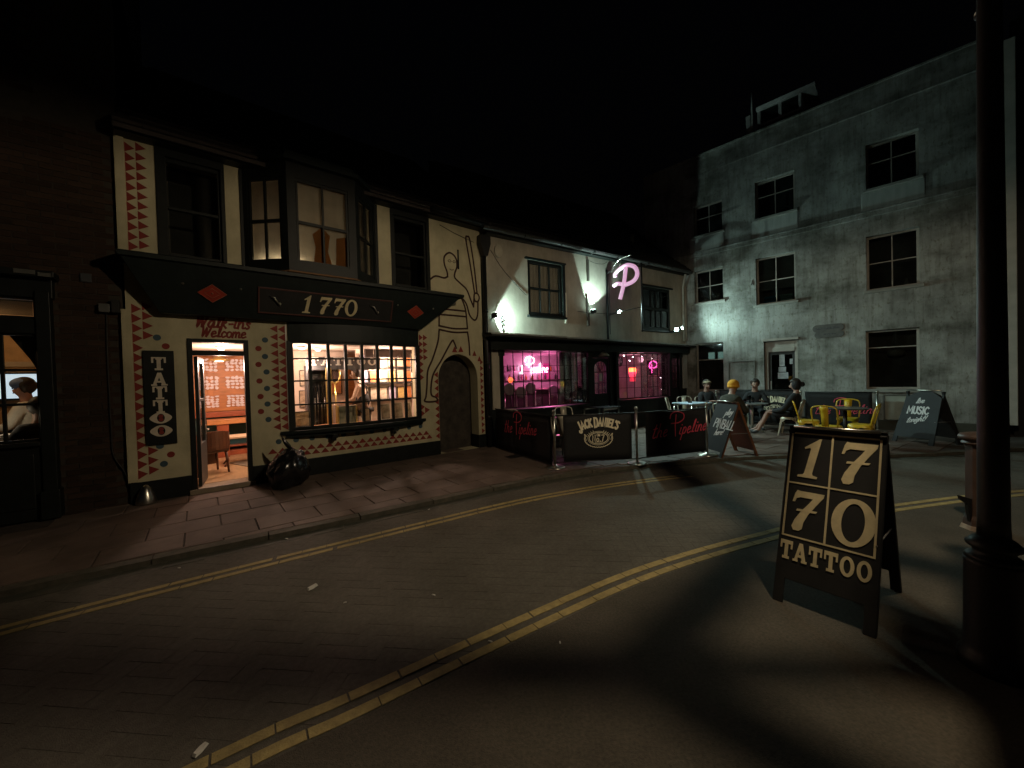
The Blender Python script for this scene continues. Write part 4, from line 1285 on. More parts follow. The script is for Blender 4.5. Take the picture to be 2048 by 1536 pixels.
# small framed prints leaning on the ledge
PRINTA = mat("grey_portrait_print", (.42, .36, .28), .6, scale=9, c2=(.10, .085, .065))
PRINTB = mat("sepia_print", (.50, .38, .26), .6, scale=10, c2=(.16, .10, .06))
PRINTC = mat("cream_print_sheet", (.72, .62, .48), .6, scale=12, c2=(.30, .22, .16))
PRINTD = mat("orange_print_sheet", (.62, .25, .08), .6, scale=10, c2=(.30, .10, .03))
PRINTE = mat("lilac_print_sheet", (.62, .55, .70), .6, scale=12, c2=(.36, .30, .42))
PRINTF = mat("yellow_print_sheet", (.66, .50, .18), .6, scale=10, c2=(.38, .25, .08))
def framed(name, u, y, z, w, h, m, fm, lab, grp, tilt=0.0, cat="picture"):
    t = thing(name, lab, cat, S.w(u, y, z), S.a, grp)
    mb = MB(); b = .014
    mb.box(-w / 2, w / 2, -.008, .008, 0, b); mb.box(-w / 2, w / 2, -.008, .008, h - b, h); mb.box(-w / 2, -w / 2 + b, -.008, .008, b, h - b); mb.box(w / 2 - b, w / 2, -.008, .008, b, h - b)
    mb.build("frame", fm, t, (0, 0, 0), (tilt, 0, 0))
    mb = MB(); mb.box(-w / 2 + b, w / 2 - b, -.003, .003, b, h - b); mb.build("picture", m, t, (0, 0, 0), (tilt, 0, 0))
    return t
GREYFR = mat("silver_frame", (.55, .53, .48), .3, metal=.6); BLKFR = mat("thin_black_frame", (.02, .018, .016), .5)
framed("ledge_print", -.97, .40, .835, .20, .32, PRINTA, GREYFR, "grey portrait print on the ledge nearest the woman", "framed prints leaning on the window ledge", -.18)
framed("ledge_print", -.70, .40, .835, .20, .33, PRINTA, GREYFR, "grey face print leaning on the ledge between two others", "framed prints leaning on the window ledge", -.2)
framed("ledge_print", -.49, .38, .835, .15, .32, PRINTA, GREYFR, "narrow grey print leaning against the window post", "framed prints leaning on the window ledge", -.25)
framed("ledge_print", -1.36, .40, .835, .16, .26, PRINTC, BLKFR, "small cream card with a black motif below the woman's seat", "framed prints leaning on the window ledge", -.15)
framed("ledge_print", -2.47, .42, .835, .24, .28, PRINTB, BLKFR, "sepia portrait print in the first lower pane of the bow window", "framed prints leaning on the window ledge", -.12)
# poster wall with dark picture rails
pw = MB(); pw.box(.95, X1, .98, 1.02, .02, 2.40); pw.build("poster_wall", PLASTER, room)
rails_z = [1.92, 1.575, 1.20]
for k, z in enumerate(rails_z):
    t = thing("picture_rail", ["dark picture rail under the top row of posters", "dark picture rail under the middle row of posters", "dark picture rail under the bottom row of posters"][k], "shelf", S.w(-.62, 1.25, z - .03), S.a, "picture rails")
    mb = MB(); mb.box(-.62, .56, -.06, .025, 0, .035); mb.build("ledge", BLKFR, t, bevel=.003)
cols6 = [("lilac", PRINTE), ("peach", PRINTC), ("pale grey", PRINTA), ("brown", PRINTB), ("cream", PRINTC), ("orange", PRINTD)]
mats = {"lilac": PRINTE, "peach": PRINTC, "grey": PRINTA, "brown": PRINTB, "cream": PRINTC, "orange": PRINTD, "yellow": PRINTF}
rowsP = [["lilac", "peach", "grey", "brown", "cream", "orange"], ["lilac", "orange", "peach", "yellow", "cream", "orange"], ["cream", "peach", "cream", "lilac", "yellow", "orange"]]
rn = ["top", "middle", "bottom"]; pn = ["first", "second", "third", "fourth", "fifth", "sixth"]
for r, z in enumerate(rails_z):
    for k in range(6):
        c = rowsP[r][k]; u = -1.10 + .205 * k
        framed("poster", u, 1.24, z + .006, .185, .27 + .02 * ((k + r) % 2), mats[c], BLKFR, "%s poster, %s from the woman along the %s picture rail" % (c, pn[k], rn[r]), "posters on the picture rails", -.05, "poster")
for k, (z, h) in enumerate([(1.78, .42), (1.22, .42)]):
    framed("tall_print", -.24, .62, z, .13, h, PRINTC, BLKFR, ["upper tall white print with a dark figure hung by the window post", "lower tall white print of small figures hung by the window post"][k], "tall prints by the window post", 0.0, "poster")
cbm = thing("ceiling_beam", "dark beam with coiled cable under the shop ceiling", "beam", S.w(-.62, .95, 2.02), S.a)
mb = MB(); mb.box(-.55, .58, -.05, .05, .10, .27); mb.build("timber", mat("dark_beam", (.06, .045, .04), .8), cbm)
mb = MB(); mb.tube([(.22 + .09 * cos(t / 3) * (1 + .1 * sin(t)), -.06 - .002 * (t % 5), .14 + .06 * sin(t / 3)) for t in range(60)], .005, 5); mb.build("cable_coil", CABLE, cbm)

# ================================================================ BRICK PUB
pub = thing("brick_pub", "dark brown brick pub with a black timber window front", "building", S.w(-4.62, 0, 0), S.a)
o_ = 4.62
bm_ = MB()
bm_.wall(-5.5, -.01, -.05, 7.5, [(-5.2, -.73, .2, 2.72)], .045, .28); bm_.build("wall", MORTAR, pub)
bk = MB(); bk.box(-.104, .104, -.0, .05, -.0305, .0305)
bmesh_b = bk.mesh("brick", BRICK)
nb = 0
for j in range(104):
    z = .0 + .0745 * j + .04
    for i in range(26):
        u = -.13 - .2235 * i - (.112 if j % 2 else 0)
        if u < -.60 and z < 3.04: continue
        if u < -1.9 or z > 7.2: continue
        if nb >= 298: continue
        if z > 5.2 and u < -.75: continue
        link_mesh("brick", bmesh_b, pub, (u, rnd.uniform(.030, .036), z), (rnd.uniform(-.015, .015), 0, rnd.uniform(-.01, .01))); nb += 1
rest = MB()
for j in range(104):
    z = .0 + .0745 * j + .04
    for i in range(26):
        u = -.13 - .2235 * i - (.112 if j % 2 else 0)
        if u < -.60 and z < 3.04: continue
        if u < -5.3: continue
        if not (u < -1.9 or z > 7.2 or (z > 5.2 and u < -.75)): continue
        y = rnd.uniform(.030, .036); rest.box(u - .104, u + .104, y, y + .04, z - .0305, z + .0305)
ro = rest.build("brickwork", BRICK, pub); ro['kind'] = 'stuff'
roof(pub, -5.6, .05, -.2, 7.4, 3.5, 10.2, m=SLATE)
# timber window front
tf = MB()
tf.box(-.74, -.62, -.10, .06, .06, 2.80); tf.box(-5.4, -.74, -.06, .06, .06, .95); tf.box(-5.4, -.74, -.13, .06, .95, 1.0); tf.box(-5.4, -.74, -.07, .05, 2.29, 2.47); tf.box(-5.4, -.60, -.07, .06, 2.72, 2.95); tf.box(-5.45, -.56, -.20, .06, 2.95, 3.03); tf.box(-.76, -.60, -.13, .06, .06, .40); tf.box(-5.4, -5.2, -.05, .06, 1.0, 2.72)
tf.build("timber_front", BLACK, pub, bevel=.008)
for k in range(5):
    pnl = MB(); x1 = -.80 - .55 * k; pnl.box(x1 - .47, x1, -.075, -.055, .2, .85); pnl.build("panel", BLACK, pub, bevel=.01)
sash(pub, "window", (-3.36, -.03, 0), (0, 0, 0), 2.62, 1.0, 2.29, [.1 * i for i in range(1, 10)], [.34, .67], BLACK, .025, .032, .05, GLASS)
sash(pub, "transom_window", (-3.36, -.03, 0), (0, 0, 0), 2.62, 2.47, 2.72, [.2 * i for i in range(1, 5)], [], BLACK, .025, .03, .05, GLASS_DARK)
cm = MB(); cm.box(-.68, -.58, -.215, -.195, 2.955, 3.0); cm.box(-.86, -.70, -.215, -.2, 2.97, 3.02)
cm.build("cornice_highlight", mat("highlight_grey", (.10, .10, .09), .8), pub)  # painted highlight: light on the cornice edge put in as grey strips
ab = thing("alarm_box", "small pale alarm box and black junction box high on the brick wall", "alarm box", S.w(-4.76, .02, 2.60), S.a)
mb = MB(); mb.box(-.085, .02, -.07, .0, .0, .11); mb.build("case", mat("grey_plastic", (.09, .09, .085), .6), ab, bevel=.008)
mb = MB(); mb.box(.03, .11, -.08, .0, .0, .17); mb.build("junction_box", BLACK_MATT, ab, bevel=.008)
v2 = thing("wall_vent", "small grey vent plate higher up the brick wall", "vent", S.w(-4.95, .03, 2.98), S.a)
mb = MB(); mb.box(-.05, .05, -.02, .0, .0, .11); mb.build("plate", mat("vent_grey", (.05, .055, .06), .6), v2, bevel=.004)
for k in range(4):
    mb = MB(); mb.box(-.042, .042, -.027, -.02, .015 + .024 * k, .027 + .024 * k); mb.build("slat", mat("vent_grey", (.1, .1, .1)), v2)
cbx = MB(); cbx.tube(catmull([(-.16, .022, 2.6), (-.17, .02, 2.0), (-.165, .02, 1.0), (-.15, .018, .72), (-.06, .012, .50), (-.02, .006, .30)], 6), .009, 6)
cbx.build("cable", CABLE, pub)
# pub room
pr = thing("pub_room", "warm lit pub room behind the small paned window", "room", S.w(-6.5, .33, .1), S.a)
mb = MB(); mb.box(-1.6, 1.15, 0, 2.2, -.05, .02); mb.build("floor", WOOD_MID, pr)
mb = MB(); mb.box(-1.6, 1.15, 2.2, 2.26, 0, 2.75); mb.box(1.15, 1.2, 0, 2.2, 0, 2.75); mb.box(-1.65, -1.6, 0, 2.2, 0, 2.75); mb.build("wall", mat("tan_wall", (.50, .30, .14), .9), pr)
mb = MB(); mb.box(-1.6, 1.15, 0, 2.2, 2.62, 2.7); mb.build("ceiling", mat("tan_ceiling", (.40, .26, .15), .9), pr)
mb = MB(); mb.box(-1.6, 1.15, 2.15, 2.2, 1.9, 1.98); mb.box(-1.6, 1.15, 2.14, 2.2, 1.30, 1.38); mb.build("rail", mat("cream_rail", (.45, .34, .22), .6), pr)
tv = thing("screen", "pale blue glowing screen on the pub wall behind the seated drinker", "screen", S.w(-6.02, 2.40, 1.50), S.a)
mb = MB(); mb.box(-.36, .22, -.02, .02, 0, .38); mb.build("display", emit("pub_screen", (.62, .82, 1.0), .8), tv)
mb = MB(); mb.box(-.39, .25, .0, .05, -.03, .41); mb.build("case", BLACK, tv)
cu = thing("curtain", "black curtain drawn diagonally across the pub window corner", "curtain", S.w(-5.45, .16, 1.82), S.a)
mb = MB(); mb.prism([(-.17, .46), (.10, .46), (.10, -.85), (.075, -.85), (.06, -.02), (-.02, .18)], 0, .02); mb.build("drape", CLOTH_BLACK, cu)
lamp("pub_lamp", 'POINT', S.w(-6.35, 1.4, 2.35), 9, (1, .68, .36), .08)
lamp("pub_lamp", 'POINT', S.w(-5.9, .75, 1.25), 1.6, (1, .85, .6), .05)
tbp = thing("pub_table", "pub table top strewn with lit papers behind the window", "table", S.w(-5.85, .95, .12), S.a)
mb = MB(); mb.box(-.35, .35, -.25, .25, .78, .82); mb.build("top", WOOD_MID, tbp, bevel=.01)
for x in (-.3, .3):
    for y in (-.2, .2):
        mb = MB(); mb.box(x - .03, x + .03, y - .03, y + .03, 0, .78); mb.build("leg", WOOD_MID, tbp)
menu = thing("menu_stack", "stack of cream menus lying on the pub table", "menu", S.w(-5.80, .85, .942), S.a)
for k in range(5):
    mb = MB(); mb.box(-.12, .10, -.10, .10, .024 * k, .024 * k + .012); mb.build("menu_card", PAPER, menu, (rnd.uniform(-.03, .03), 0, 0), (0, 0, rnd.uniform(-.3, .3)))

# large pictures on the pale partition behind the mirror and cabinet
for k, (u, z, w, h, m_, lab) in enumerate([(-1.52, 1.35, .26, .50, PRINTD, "orange red poster with a dark head just beyond the woman"), (-2.12, 1.55, .22, .34, PRINTC, "cream print high on the partition behind the glass cabinet"), (-1.80, 1.55, .22, .36, PRINTA, "grey print on the partition behind the oval mirror"), (-2.15, 1.10, .2, .36, PRINTB, "brown print low on the partition behind the glass cabinet")]):
    framed("wall_poster", u, 1.89, z, w, h, m_, BLKFR, lab, "posters on the partition", 0.0, "poster")

# ================================================================ THE BAR
bar = thing("corner_bar", "cream upper storey over a black bow windowed bar front glowing pink inside", "building", S.w(0, 0, 0), 0)
bar.location = P.w(0, 0, 0); bar.rotation_euler = (0, 0, P.a)
WA = (1.22, 2.31, 3.13, 4.49); WB = (5.50, 6.88, 2.97, 4.31)
mb = MB(); mb.wall(.02, 7.69, 2.50, 4.90, [WA, WB], 0, .25); mb.build("upper_wall", CREAM_DARK, bar)
LH = [(.40, 3.14, .86, 2.25), (3.34, 4.02, .05, 2.10), (4.30, 6.70, .90, 2.23), (6.88, 7.24, 1.10, 2.12)]
mb = MB(); mb.wall(.02, 7.69, .0, 2.50, LH, .004, .24); mb.build("shop_front", BLACK, bar)
mb = MB(); mb.box(.125, .33, -.03, .0, .88, 2.50); mb.build("cream_pilaster", CREAM_DARK, bar, bevel=.006)
mb = MB(); mb.box(7.46, 7.69, -.03, .0, 1.10, 2.50); mb.build("pale_pilaster", mat("pale_boards", (.40, .40, .38), .8, scale=3), bar)
for k in range(3):
    mb = MB(); mb.box(7.465 + .075 * k, 7.533 + .075 * k, -.042, -.030, 1.10, 2.50); mb.build("plank", mat("pale_boards", (.40, .40, .38)), bar)
roof(bar, -.05, 7.72, -.22, 4.97, 3.0, 8.0)
chp = thing("chimney_pot", "pale clay pot catching light on the dark roof behind the pink letter", "chimney pot", P.w(6.15, .86, 5.75), P.a)
mb = MB(); mb.lathe([(.055, 0), (.05, .25), (.065, .30), (.06, .48), (.045, .48)], n=12); mb.build("pot", mat("clay_pot", (.45, .36, .24), .8), chp)
mb = MB(); mb.box(-.14, .14, -.12, .12, -.35, .0); mb.build("base", SLATE, chp)
ev = MB(); ev.box(0, 7.69, -.17, .01, 4.86, 4.93); ev.build("eaves_board", BLACK, bar)
for k in range(7):
    a = -.14 + 1.12 * k
    gb = MB(); n = 8
    vs = []; fs = []
    for x in (a, a + 1.10):
        zz = 4.95 - .028 * (x / 7.7)
        vs += [(x, -.245 + .065 * cos(pi + pi * q / n), zz + .065 * sin(pi + pi * q / n)) for q in range(n + 1)]
    fs = [(q, q + 1, n + 2 + q, n + 1 + q) for q in range(n)]
    gb.add(vs, fs)
    gb.box(a, a + 1.10, -.318, -.304, 4.935 - .028 * a / 7.7, 4.962 - .028 * a / 7.7)
    if 1 < k < 5: gb.box(a + 1.095, a + 1.125, -.322, -.17, 4.87 - .028 * a / 7.7, 4.966 - .028 * a / 7.7)
    gb.build("gutter", mat("dark_grey_gutter", (.05, .05, .048), .3, spec=.8), bar)
dp = MB(); dp.tube([(-.02, -.075, .04), (-.03, -.075, 4.35)], .048, 10)
for z in (.7, 1.9, 3.1): dp.tube([(-.022, -.075, z), (-.022, -.075, z + .07)], .058, 10)
dp.prism([(-.075, 4.35), (.02, 4.35), (.10, 4.62), (.10, 4.80), (-.16, 4.80), (-.16, 4.62)], -.17, -.0)
dp.build("downpipe", CASTIRON, bar)
dp = MB(); dp.tube([(7.50, -.06, 2.66), (7.50, -.06, 4.45), (7.44, -.20, 4.85)], .035, 8); dp.tube([(7.62, -.06, 2.66), (7.62, -.06, 4.5)], .032, 8); dp.build("pale_downpipe", PALEPIPE, bar)

# upper windows
def hood(mb): mb.box(-.06, 1.17, -.06, .0, 1.40, 1.47)
wo = sash(bar, "upper_window", (WA[0], .01, 0), (0, 0, 0), WA[1] - WA[0], WA[2], WA[3], [.34, .66], [.5], BLACK, .075, .022, .07, GLASS, 0)
mb = MB(); mb.box(WA[0] - .09, WA[1] + .10, -.07, .0, 4.49, 4.535); mb.box(WA[0] - .05, WA[1] + .07, -.10, .01, 3.08, 3.13); mb.box(WA[1] - .01, WA[1] + .075, -.05, .0, 3.13, 4.49)
mb.build("window_surround", DARKWOOD, bar, bevel=.005)
cl = MB()
for i in range(40):
    x0, x1 = WA[0] + 1.09 * i / 40, WA[0] + 1.09 * (i + 1) / 40
    f = lambda x: .105 + .01 * sin(x * 60)
    cl.quad((x0, f(x0), 3.12), (x1, f(x1), 3.12), (x1, f(x1), 4.49), (x0, f(x0), 4.49))
cl.build("curtain", mat("old_curtain", (.40, .385, .34), .9, scale=3), bar)
sash(bar, "upper_window", (WB[0], .02, 0), (0, 0, 0), WB[1] - WB[0], WB[2], WB[3], [.3, .5, .72], [.5], BLACK, .09, .05, .07, GLASS_DARK, 0)
mb = MB(); mb.box(WB[0] - .05, WB[1] + .10, -.05, .0, 4.31, 4.36); mb.box(WB[0] - .05, WB[1] + .05, -.09, .01, 2.92, 2.97); mb.build("window_surround", BLACK, bar, bevel=.005)
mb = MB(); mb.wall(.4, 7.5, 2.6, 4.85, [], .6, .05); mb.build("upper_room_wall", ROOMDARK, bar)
vb = MB()
for z in (3.20, 3.30, 3.38, 3.82, 3.95, 4.02): vb.box(6.40, 6.46, .17, .18, z, z + .055)
vb.build("lit_figures", emit("dim_lamp_spots", (.9, .88, .8), .35), bar)
stk = MB(); stk.box(2.365, 2.42, -.05, -.005, 2.98, 3.78); stk.build("white_pipe", mat("white_plastic", (.72, .68, .55), .5), bar, bevel=.006)
bs = MB(); bs.box(3.19, 3.25, -.05, .0, 4.18, 4.76); bs.box(3.15, 3.215, -.06, .0, 2.96, 3.72); bs.build("timber_batten", mat("dark_batten", (.09, .075, .06), .8), bar)
cbl = MB(); cbl.tube(catmull([(.18, -.012, 4.55), (.5, -.012, 4.15), (1.0, -.014, 3.72), (1.16, -.02, 3.6)], 5), .007, 5); cbl.build("cable", CABLE, bar)
cbl = MB(); cbl.tube(catmull([(3.3, -.02, 4.74), (3.5, -.03, 4.70), (3.8, -.03, 4.72), (3.95, -.05, 4.80)], 5), .006, 5); cbl.build("cable", CABLE, bar)
cbl = MB(); cbl.tube(catmull([(.45, -.02, 3.05), (.41, -.02, 3.0), (.47, -.03, 2.97), (.40, -.02, 2.92), (.47, -.03, 2.88), (.41, -.02, 2.84), (.46, -.02, 2.78), (.44, -.02, 2.70)], 5), .012, 6); cbl.build("cable", CABLE, bar)
cbl = MB(); cbl.tube(catmull([(2.8, -.03, 3.33), (3.2, -.04, 3.32), (3.95, -.05, 3.33)], 4), .007, 5); cbl.build("cable", CABLE, bar)
rb2 = thing("round_vent", "pale round plastic vent under the eaves by the downpipe", "vent", P.w(.38, -.0, 4.55), P.a)
mb = MB(); mb.prism([(.11 * cos(2 * pi * k / 16), .15 * sin(2 * pi * k / 16)) for k in range(16)], -.05, 0); mb.build("cover", mat("pale_plastic", (.46, .42, .33), .6), rb2, bevel=.008)

# canopy with patched lead
cp = MB()
cp.prism([(-.08, 2.53), (7.62, 2.44), (7.62, 2.505), (-.08, 2.60)], -.42, .0)
canopy = cp.build("canopy", BLACK_MATT, bar, bevel=.006)
LEAD = mat("patched_lead", (.34, .35, .34), .4, metal=.3, var=.25, scale=8)
xs = [-.10, .55, 1.05, 1.30, 2.05, 2.55, 3.1, 3.9, 4.5, 5.4, 6.2, 7.0, 7.64]
for k in range(len(xs) - 1):
    mb = MB(); z0 = 2.607 - .012 * xs[k] + rnd.uniform(-.006, .012); z1 = 2.607 - .012 * xs[k + 1] + rnd.uniform(-.006, .012); e = rnd.uniform(-.02, .02)
    mb.add([(xs[k], -.44 + e, z0), (xs[k + 1] + .02, -.44 - e, z1), (xs[k + 1] + .02, .0, z1 + .05), (xs[k], .0, z0 + .05),
            (xs[k], -.44 + e, z0 - .035), (xs[k + 1] + .02, -.44 - e, z1 - .035)], [(0, 1, 2, 3), (4, 5, 1, 0)])
    mb.build("lead_strip", LEAD, canopy)
mb = MB(); mb.box(.02, 7.6, -.20, .0, 2.25, 2.44); mb.build("bar_fascia", BLACK, bar, bevel=.006)

b1 = bow_window(bar, "bow_window", .42, 3.12, 11, [.90, 1.20, 1.525, 1.88, 2.235], .20, BLACK, GLASS, bar=.013, y0=-.03, depth=.018)
b2 = bow_window(bar, "bow_window", 4.34, 6.66, 9, [.92, 1.22, 1.525, 1.88, 2.215], .20, BLACK, GLASS, bar=.013, y0=-.03, depth=.018)
for (ua, ub, z) in ((.34, 3.2, .86), (4.25, 6.75, .88)):
    mb = MB(); mb.prismz(bow_pts(ua, ub, .24, 12, -.05) + [(ub, .02), (ua, .02)], z - .06, z); mb.prismz(bow_pts(ua + .05, ub - .05, .20, 12, -.03) + [(ub, .02), (ua, .02)], .05, z - .06); mb.build("bow_stall", BLACK, bar)
sash(bar, "side_window", (6.88, .03, 0), (0, 0, 0), .36, 1.10, 2.12, [.5], [.25, .5, .75], BLACK, .03, .02, .05, GLASS)
for u in (.37, 3.17, 4.25, 6.76, 7.30):
    mb = MB(); mb.box(u - .05, u + .05, -.06, .0, .05, 2.25); mb.box(u - .07, u + .07, -.09, .0, 2.12, 2.25); mb.build("pilaster", BLACK, bar, bevel=.006)
# door with fan glazing
dm = MB()
dm.wall(3.36, 4.0, .06, 2.09, [(3.45, 3.91, 1.10, 2.0)], .05, .05)
dm.box(3.42, 3.94, .035, .05, .2, .95)
ddoor = dm.build("door", BLACK, bar)
fb = MB()
for x in (3.605, 3.755): fb.box(x - .012, x + .012, .045, .075, 1.10, 1.70)
fb.box(3.45, 3.91, .043, .078, 1.685, 1.715); fb.box(3.45, 3.91, .044, .077, 1.38, 1.40)
for a in (58, 75, 105, 122):
    c, s_ = cos(radians(a)), sin(radians(a)); fb.tube([(3.68, .06, 1.70), (3.68 + .30 * c / s_ * .98, .06, 2.0)], .011, 6)
sp_ = [(3.45, 2.0)] + [(3.68 - .23 * cos(pi * k / 12), 1.82 + .18 * sin(pi * k / 12)) for k in range(7)] + [(3.68, 2.0)]
fb.prism(sp_, .046, .07); fb.prism([(7.36 - a, b) for a, b in sp_], .0465, .0695)
fb.build("fan_bars", BLACK, ddoor)
for i in range(3): pane(.14, .58, ddoor, 3.527 + .153 * i, .06, 1.40, GLASS)
pane(.46, .30, ddoor, 3.68, .062, 1.855, GLASS)
nt_ = MB(); nt_.box(3.62, 3.74, .04, .0445, 1.45, 1.66); nt_.build("door_notice", PAPER, ddoor)
dl_ = thing("door_lamp", "pale dome lamp shade fixed above the black bar door", "lamp", P.w(3.55, -.22, 2.13), P.a)
mb = MB(); mb.lathe([(.02, .13), (.05, .12), (.10, .07), (.15, .02), (.15, 0), (.13, 0), (.09, .05)], n=18); mb.build("shade", mat("pale_enamel", (.55, .52, .45), .3), dl_)
mb = MB(); mb.tube([(0, 0, .12), (0, .0, .17), (0, .10, .17), (0, .20, .12)], .012, 6); mb.build("arm", CASTIRON, dl_)

# ---- bar room
brm = thing("bar_room", "bar room washed in pink neon behind the bow windows", "room", P.w(3.8, .25, .1), P.a)
o2 = 3.8
BARW = mat("bar_wall", (.42, .37, .39), .8, var=.2, scale=3)
mb = MB(); mb.box(-3.6, 3.84, 0, 2.2, -.05, .02); mb.build("floor", WOOD_MID, brm)
mb = MB(); mb.box(-3.6, 3.84, 2.2, 2.26, 0, 2.4); mb.box(-3.66, -3.6, 0, 2.2, 0, 2.4); mb.box(3.79, 3.84, 0, 2.2, 0, 2.4); mb.build("wall", BARW, brm)
mb = MB(); mb.box(-3.6, 3.84, .0, 2.2, 2.28, 2.36); mb.build("ceiling", mat("bar_ceiling", (.50, .44, .44), .8), brm)
for y in (1.9, 1.0):
    mb = MB(); mb.box(-3.6, 3.79, y - .05, y + .05, 2.19, 2.28); mb.build("ceiling_beam", BARW, brm)
bc = thing("bar_counter", "long dark bar counter behind the pink lit bow window", "counter", P.w(2.6, 1.75, .12), P.a)
mb = MB(); mb.box(-2.1, 1.9, -.18, .18, .0, 1.10); mb.build("front", mat("dark_counter", (.035, .022, .025), .5), bc)
mb = MB(); mb.box(-2.15, 1.95, -.25, .22, 1.10, 1.15); mb.build("top", mat("counter_top", (.16, .10, .11), .25), bc, bevel=.01)
mb = MB(); mb.box(-2.1, 2.0, .50, .66, 1.38, 1.41); mb.box(-2.1, 2.0, .50, .66, 1.66, 1.68); mb.build("back_shelf", mat("counter_top", (.16, .10, .11)), bc)
BOT = [mat("bottle_pink", (.50, .22, .30), .15), mat("bottle_dark", (.05, .06, .05), .12), mat("bottle_pale", (.6, .5, .5), .15), mat("bottle_amber", (.35, .14, .03), .15)]
bot = MB().lathe([(.001, 0), (.036, 0), (.036, .16), (.013, .21), (.013, .27), (.001, .27)], n=10)
bmeshes = [bot.mesh("bottle", m) for m in BOT]
bn = 0
for z in (1.53, 1.80):
    for k in range(16):
        u = .85 + .24 * k + rnd.uniform(-.05, .05)
        if 2.7 < u < 3.65 and z > 1.6: continue
        o = link_mesh("bottle", bmeshes[rnd.randrange(4)], None, P.w(u, 2.33, z + .001), (0, 0, 0))
        set_props(o, "%s bottle on the %s shelf behind the pink lit bar" % ({"bottle_pink": "pink", "bottle_dark": "dark", "bottle_pale": "pale", "bottle_amber": "amber"}[o.data.materials[0].name], "lower" if z < 1.6 else "upper"), "bottle", "bottles on the bar shelves"); o.scale.z = rnd.uniform(.65, .8)
for k, (u, z) in enumerate([(1.18, .92), (1.95, .90), (1.55, .90), (2.75, .95)]):
    t = thing("tub_chair", ["round backed grey chair in the first panes of the bar bow window", "round backed grey chair under the pink neon", "round backed chair between two others in the bar window", "round backed chair before the pale sheet in the bar window"][k], "chair", P.w(u, .75 + .1 * (k % 2), .12), P.a, "round backed chairs in the bar window")
    mb = MB(); mb.lathe([(.001, .42), (.20, .42), (.21, .47), (.001, .49)], n=16); mb.build("seat", CLOTH_GREY, t)
    mb = MB(); mb.prism([(.17 * cos(2 * pi * q / 20), 1.18 - .1 * (k > 1) + .16 * sin(2 * pi * q / 20)) for q in range(20)], .14, .20); mb.build("backrest", mat("grey_velvet", (.22, .19, .20), .8), t, bevel=.02)
    for sx in (-.15, .15):
        mb = MB(); mb.tube([(sx, .16, 1.1), (sx, .15, .0)], .014, 6); mb.tube([(sx, -.15, .44), (sx * 1.1, -.17, 0)], .014, 6); mb.build("leg", STEEL, t)
PINK = emit("pink_neon", (1.0, .10, .42), 9)
PINKW = emit("pink_white_neon", (1.0, .55, .80), 8)
ns = thing("neon_sign", "hot pink neon script sign on the back wall of the bar", "neon sign", P.w(2.74, 2.40, 1.80), P.a)
def neon_text(par, text, size, x, z, r, m, slant=.15, y=0):
    st, W = strokes(text, size, slant)
    mb = MB()
    for s_ in st:
        if len(s_) < 2: continue
        mb.tube([(x + a, y, z + b) for a, b in s_], r, 6)
    return mb.build("neon_tube", m, par)
big = MB()
big.tube([(v.x, 0, v.y) for v in catmull([(.02, .30, 0), (.06, .42, 0), (.22, .47, 0), (.36, .40, 0), (.34, .28, 0), (.2, .22, 0), (.04, .22, 0)], 5)], .017, 6)
big.tube([(.19, 0, .42), (.15, 0, .12)], .017, 6)
big.build("neon_letter", PINKW, ns)
neon_text(ns, "ipeline", .30, .22, -.04, .016, PINKW)
lamp("neon_glow", 'POINT', P.w(2.9, 1.35, 1.75), 75, (1.0, .20, .50), .12)
vl = thing("tube_lamp", "white hot upright tube lamp beside the neon script", "lamp", P.w(2.58, 2.36, 1.72), P.a)
mb = MB(); mb.tube([(0, 0, 0), (0, 0, .27)], .045, 10); mb.build("tube", PINKW, vl)
mb = MB(); mb.lathe([(.05, -.03), (.06, 0), (.02, .0)], n=12); mb.build("base", BLACK, vl)
ol = thing("orange_lamp", "small round orange lamp near the first panes of the bar window", "lamp", P.w(1.28, 1.0, 1.45), P.a)
mb = MB(); mb.ball((0, 0, .10), .07, 10, (1, 1, 1.1)); mb.build("globe", emit("orange_globe", (1, .16, .05), 2.2), ol)
mb = MB(); mb.tube([(0, 0, .04), (0, 0, -1.33)], .012, 6); mb.build("stand", CASTIRON, ol)
pc2 = thing("pale_sheet", "pale blue grey pleated sheet at the far end of the first bar window", "curtain", P.w(2.72, .38, 1.15), P.a)
mb = MB()
for i in range(24):
    x0, x1 = -.26 + .46 * i / 24, -.26 + .46 * (i + 1) / 24
    f = lambda x: .015 * sin(x * 55)
    mb.quad((x0, f(x0), 0), (x1, f(x1), 0), (x1, f(x1), 1.12), (x0, f(x0), 1.12))
mb.build("drape", mat("blue_grey_sheet", (.42, .46, .52), .9), pc2)  # pleated sheet added in place of the window's side panel
for k, x in enumerate((2.98, 3.08)):
    t = thing("upright_board", ["beige upright board at the end of the first bar window", "second beige upright board just beside the bar door"][k], "board", P.w(x, .40, .12), P.a, "beige boards")
    mb = MB(); mb.box(-.035, .035, -.015, .015, 0, 2.1); mb.build("board", mat("beige_board", (.34, .28, .20), .8), t, bevel=.006)
bl = thing("blue_screen", "small bright blue white screen at the end of the bar", "screen", P.w(4.30, 2.2, 1.62), P.a)
mb = MB(); mb.box(-.07, .07, -.02, .02, 0, .34); mb.build("display", emit("blue_screen_glow", (.55, .75, 1.0), 1.6), bl)
mb = MB(); mb.box(-.09, .09, .0, .04, -.02, .36); mb.build("case", BLACK, bl)
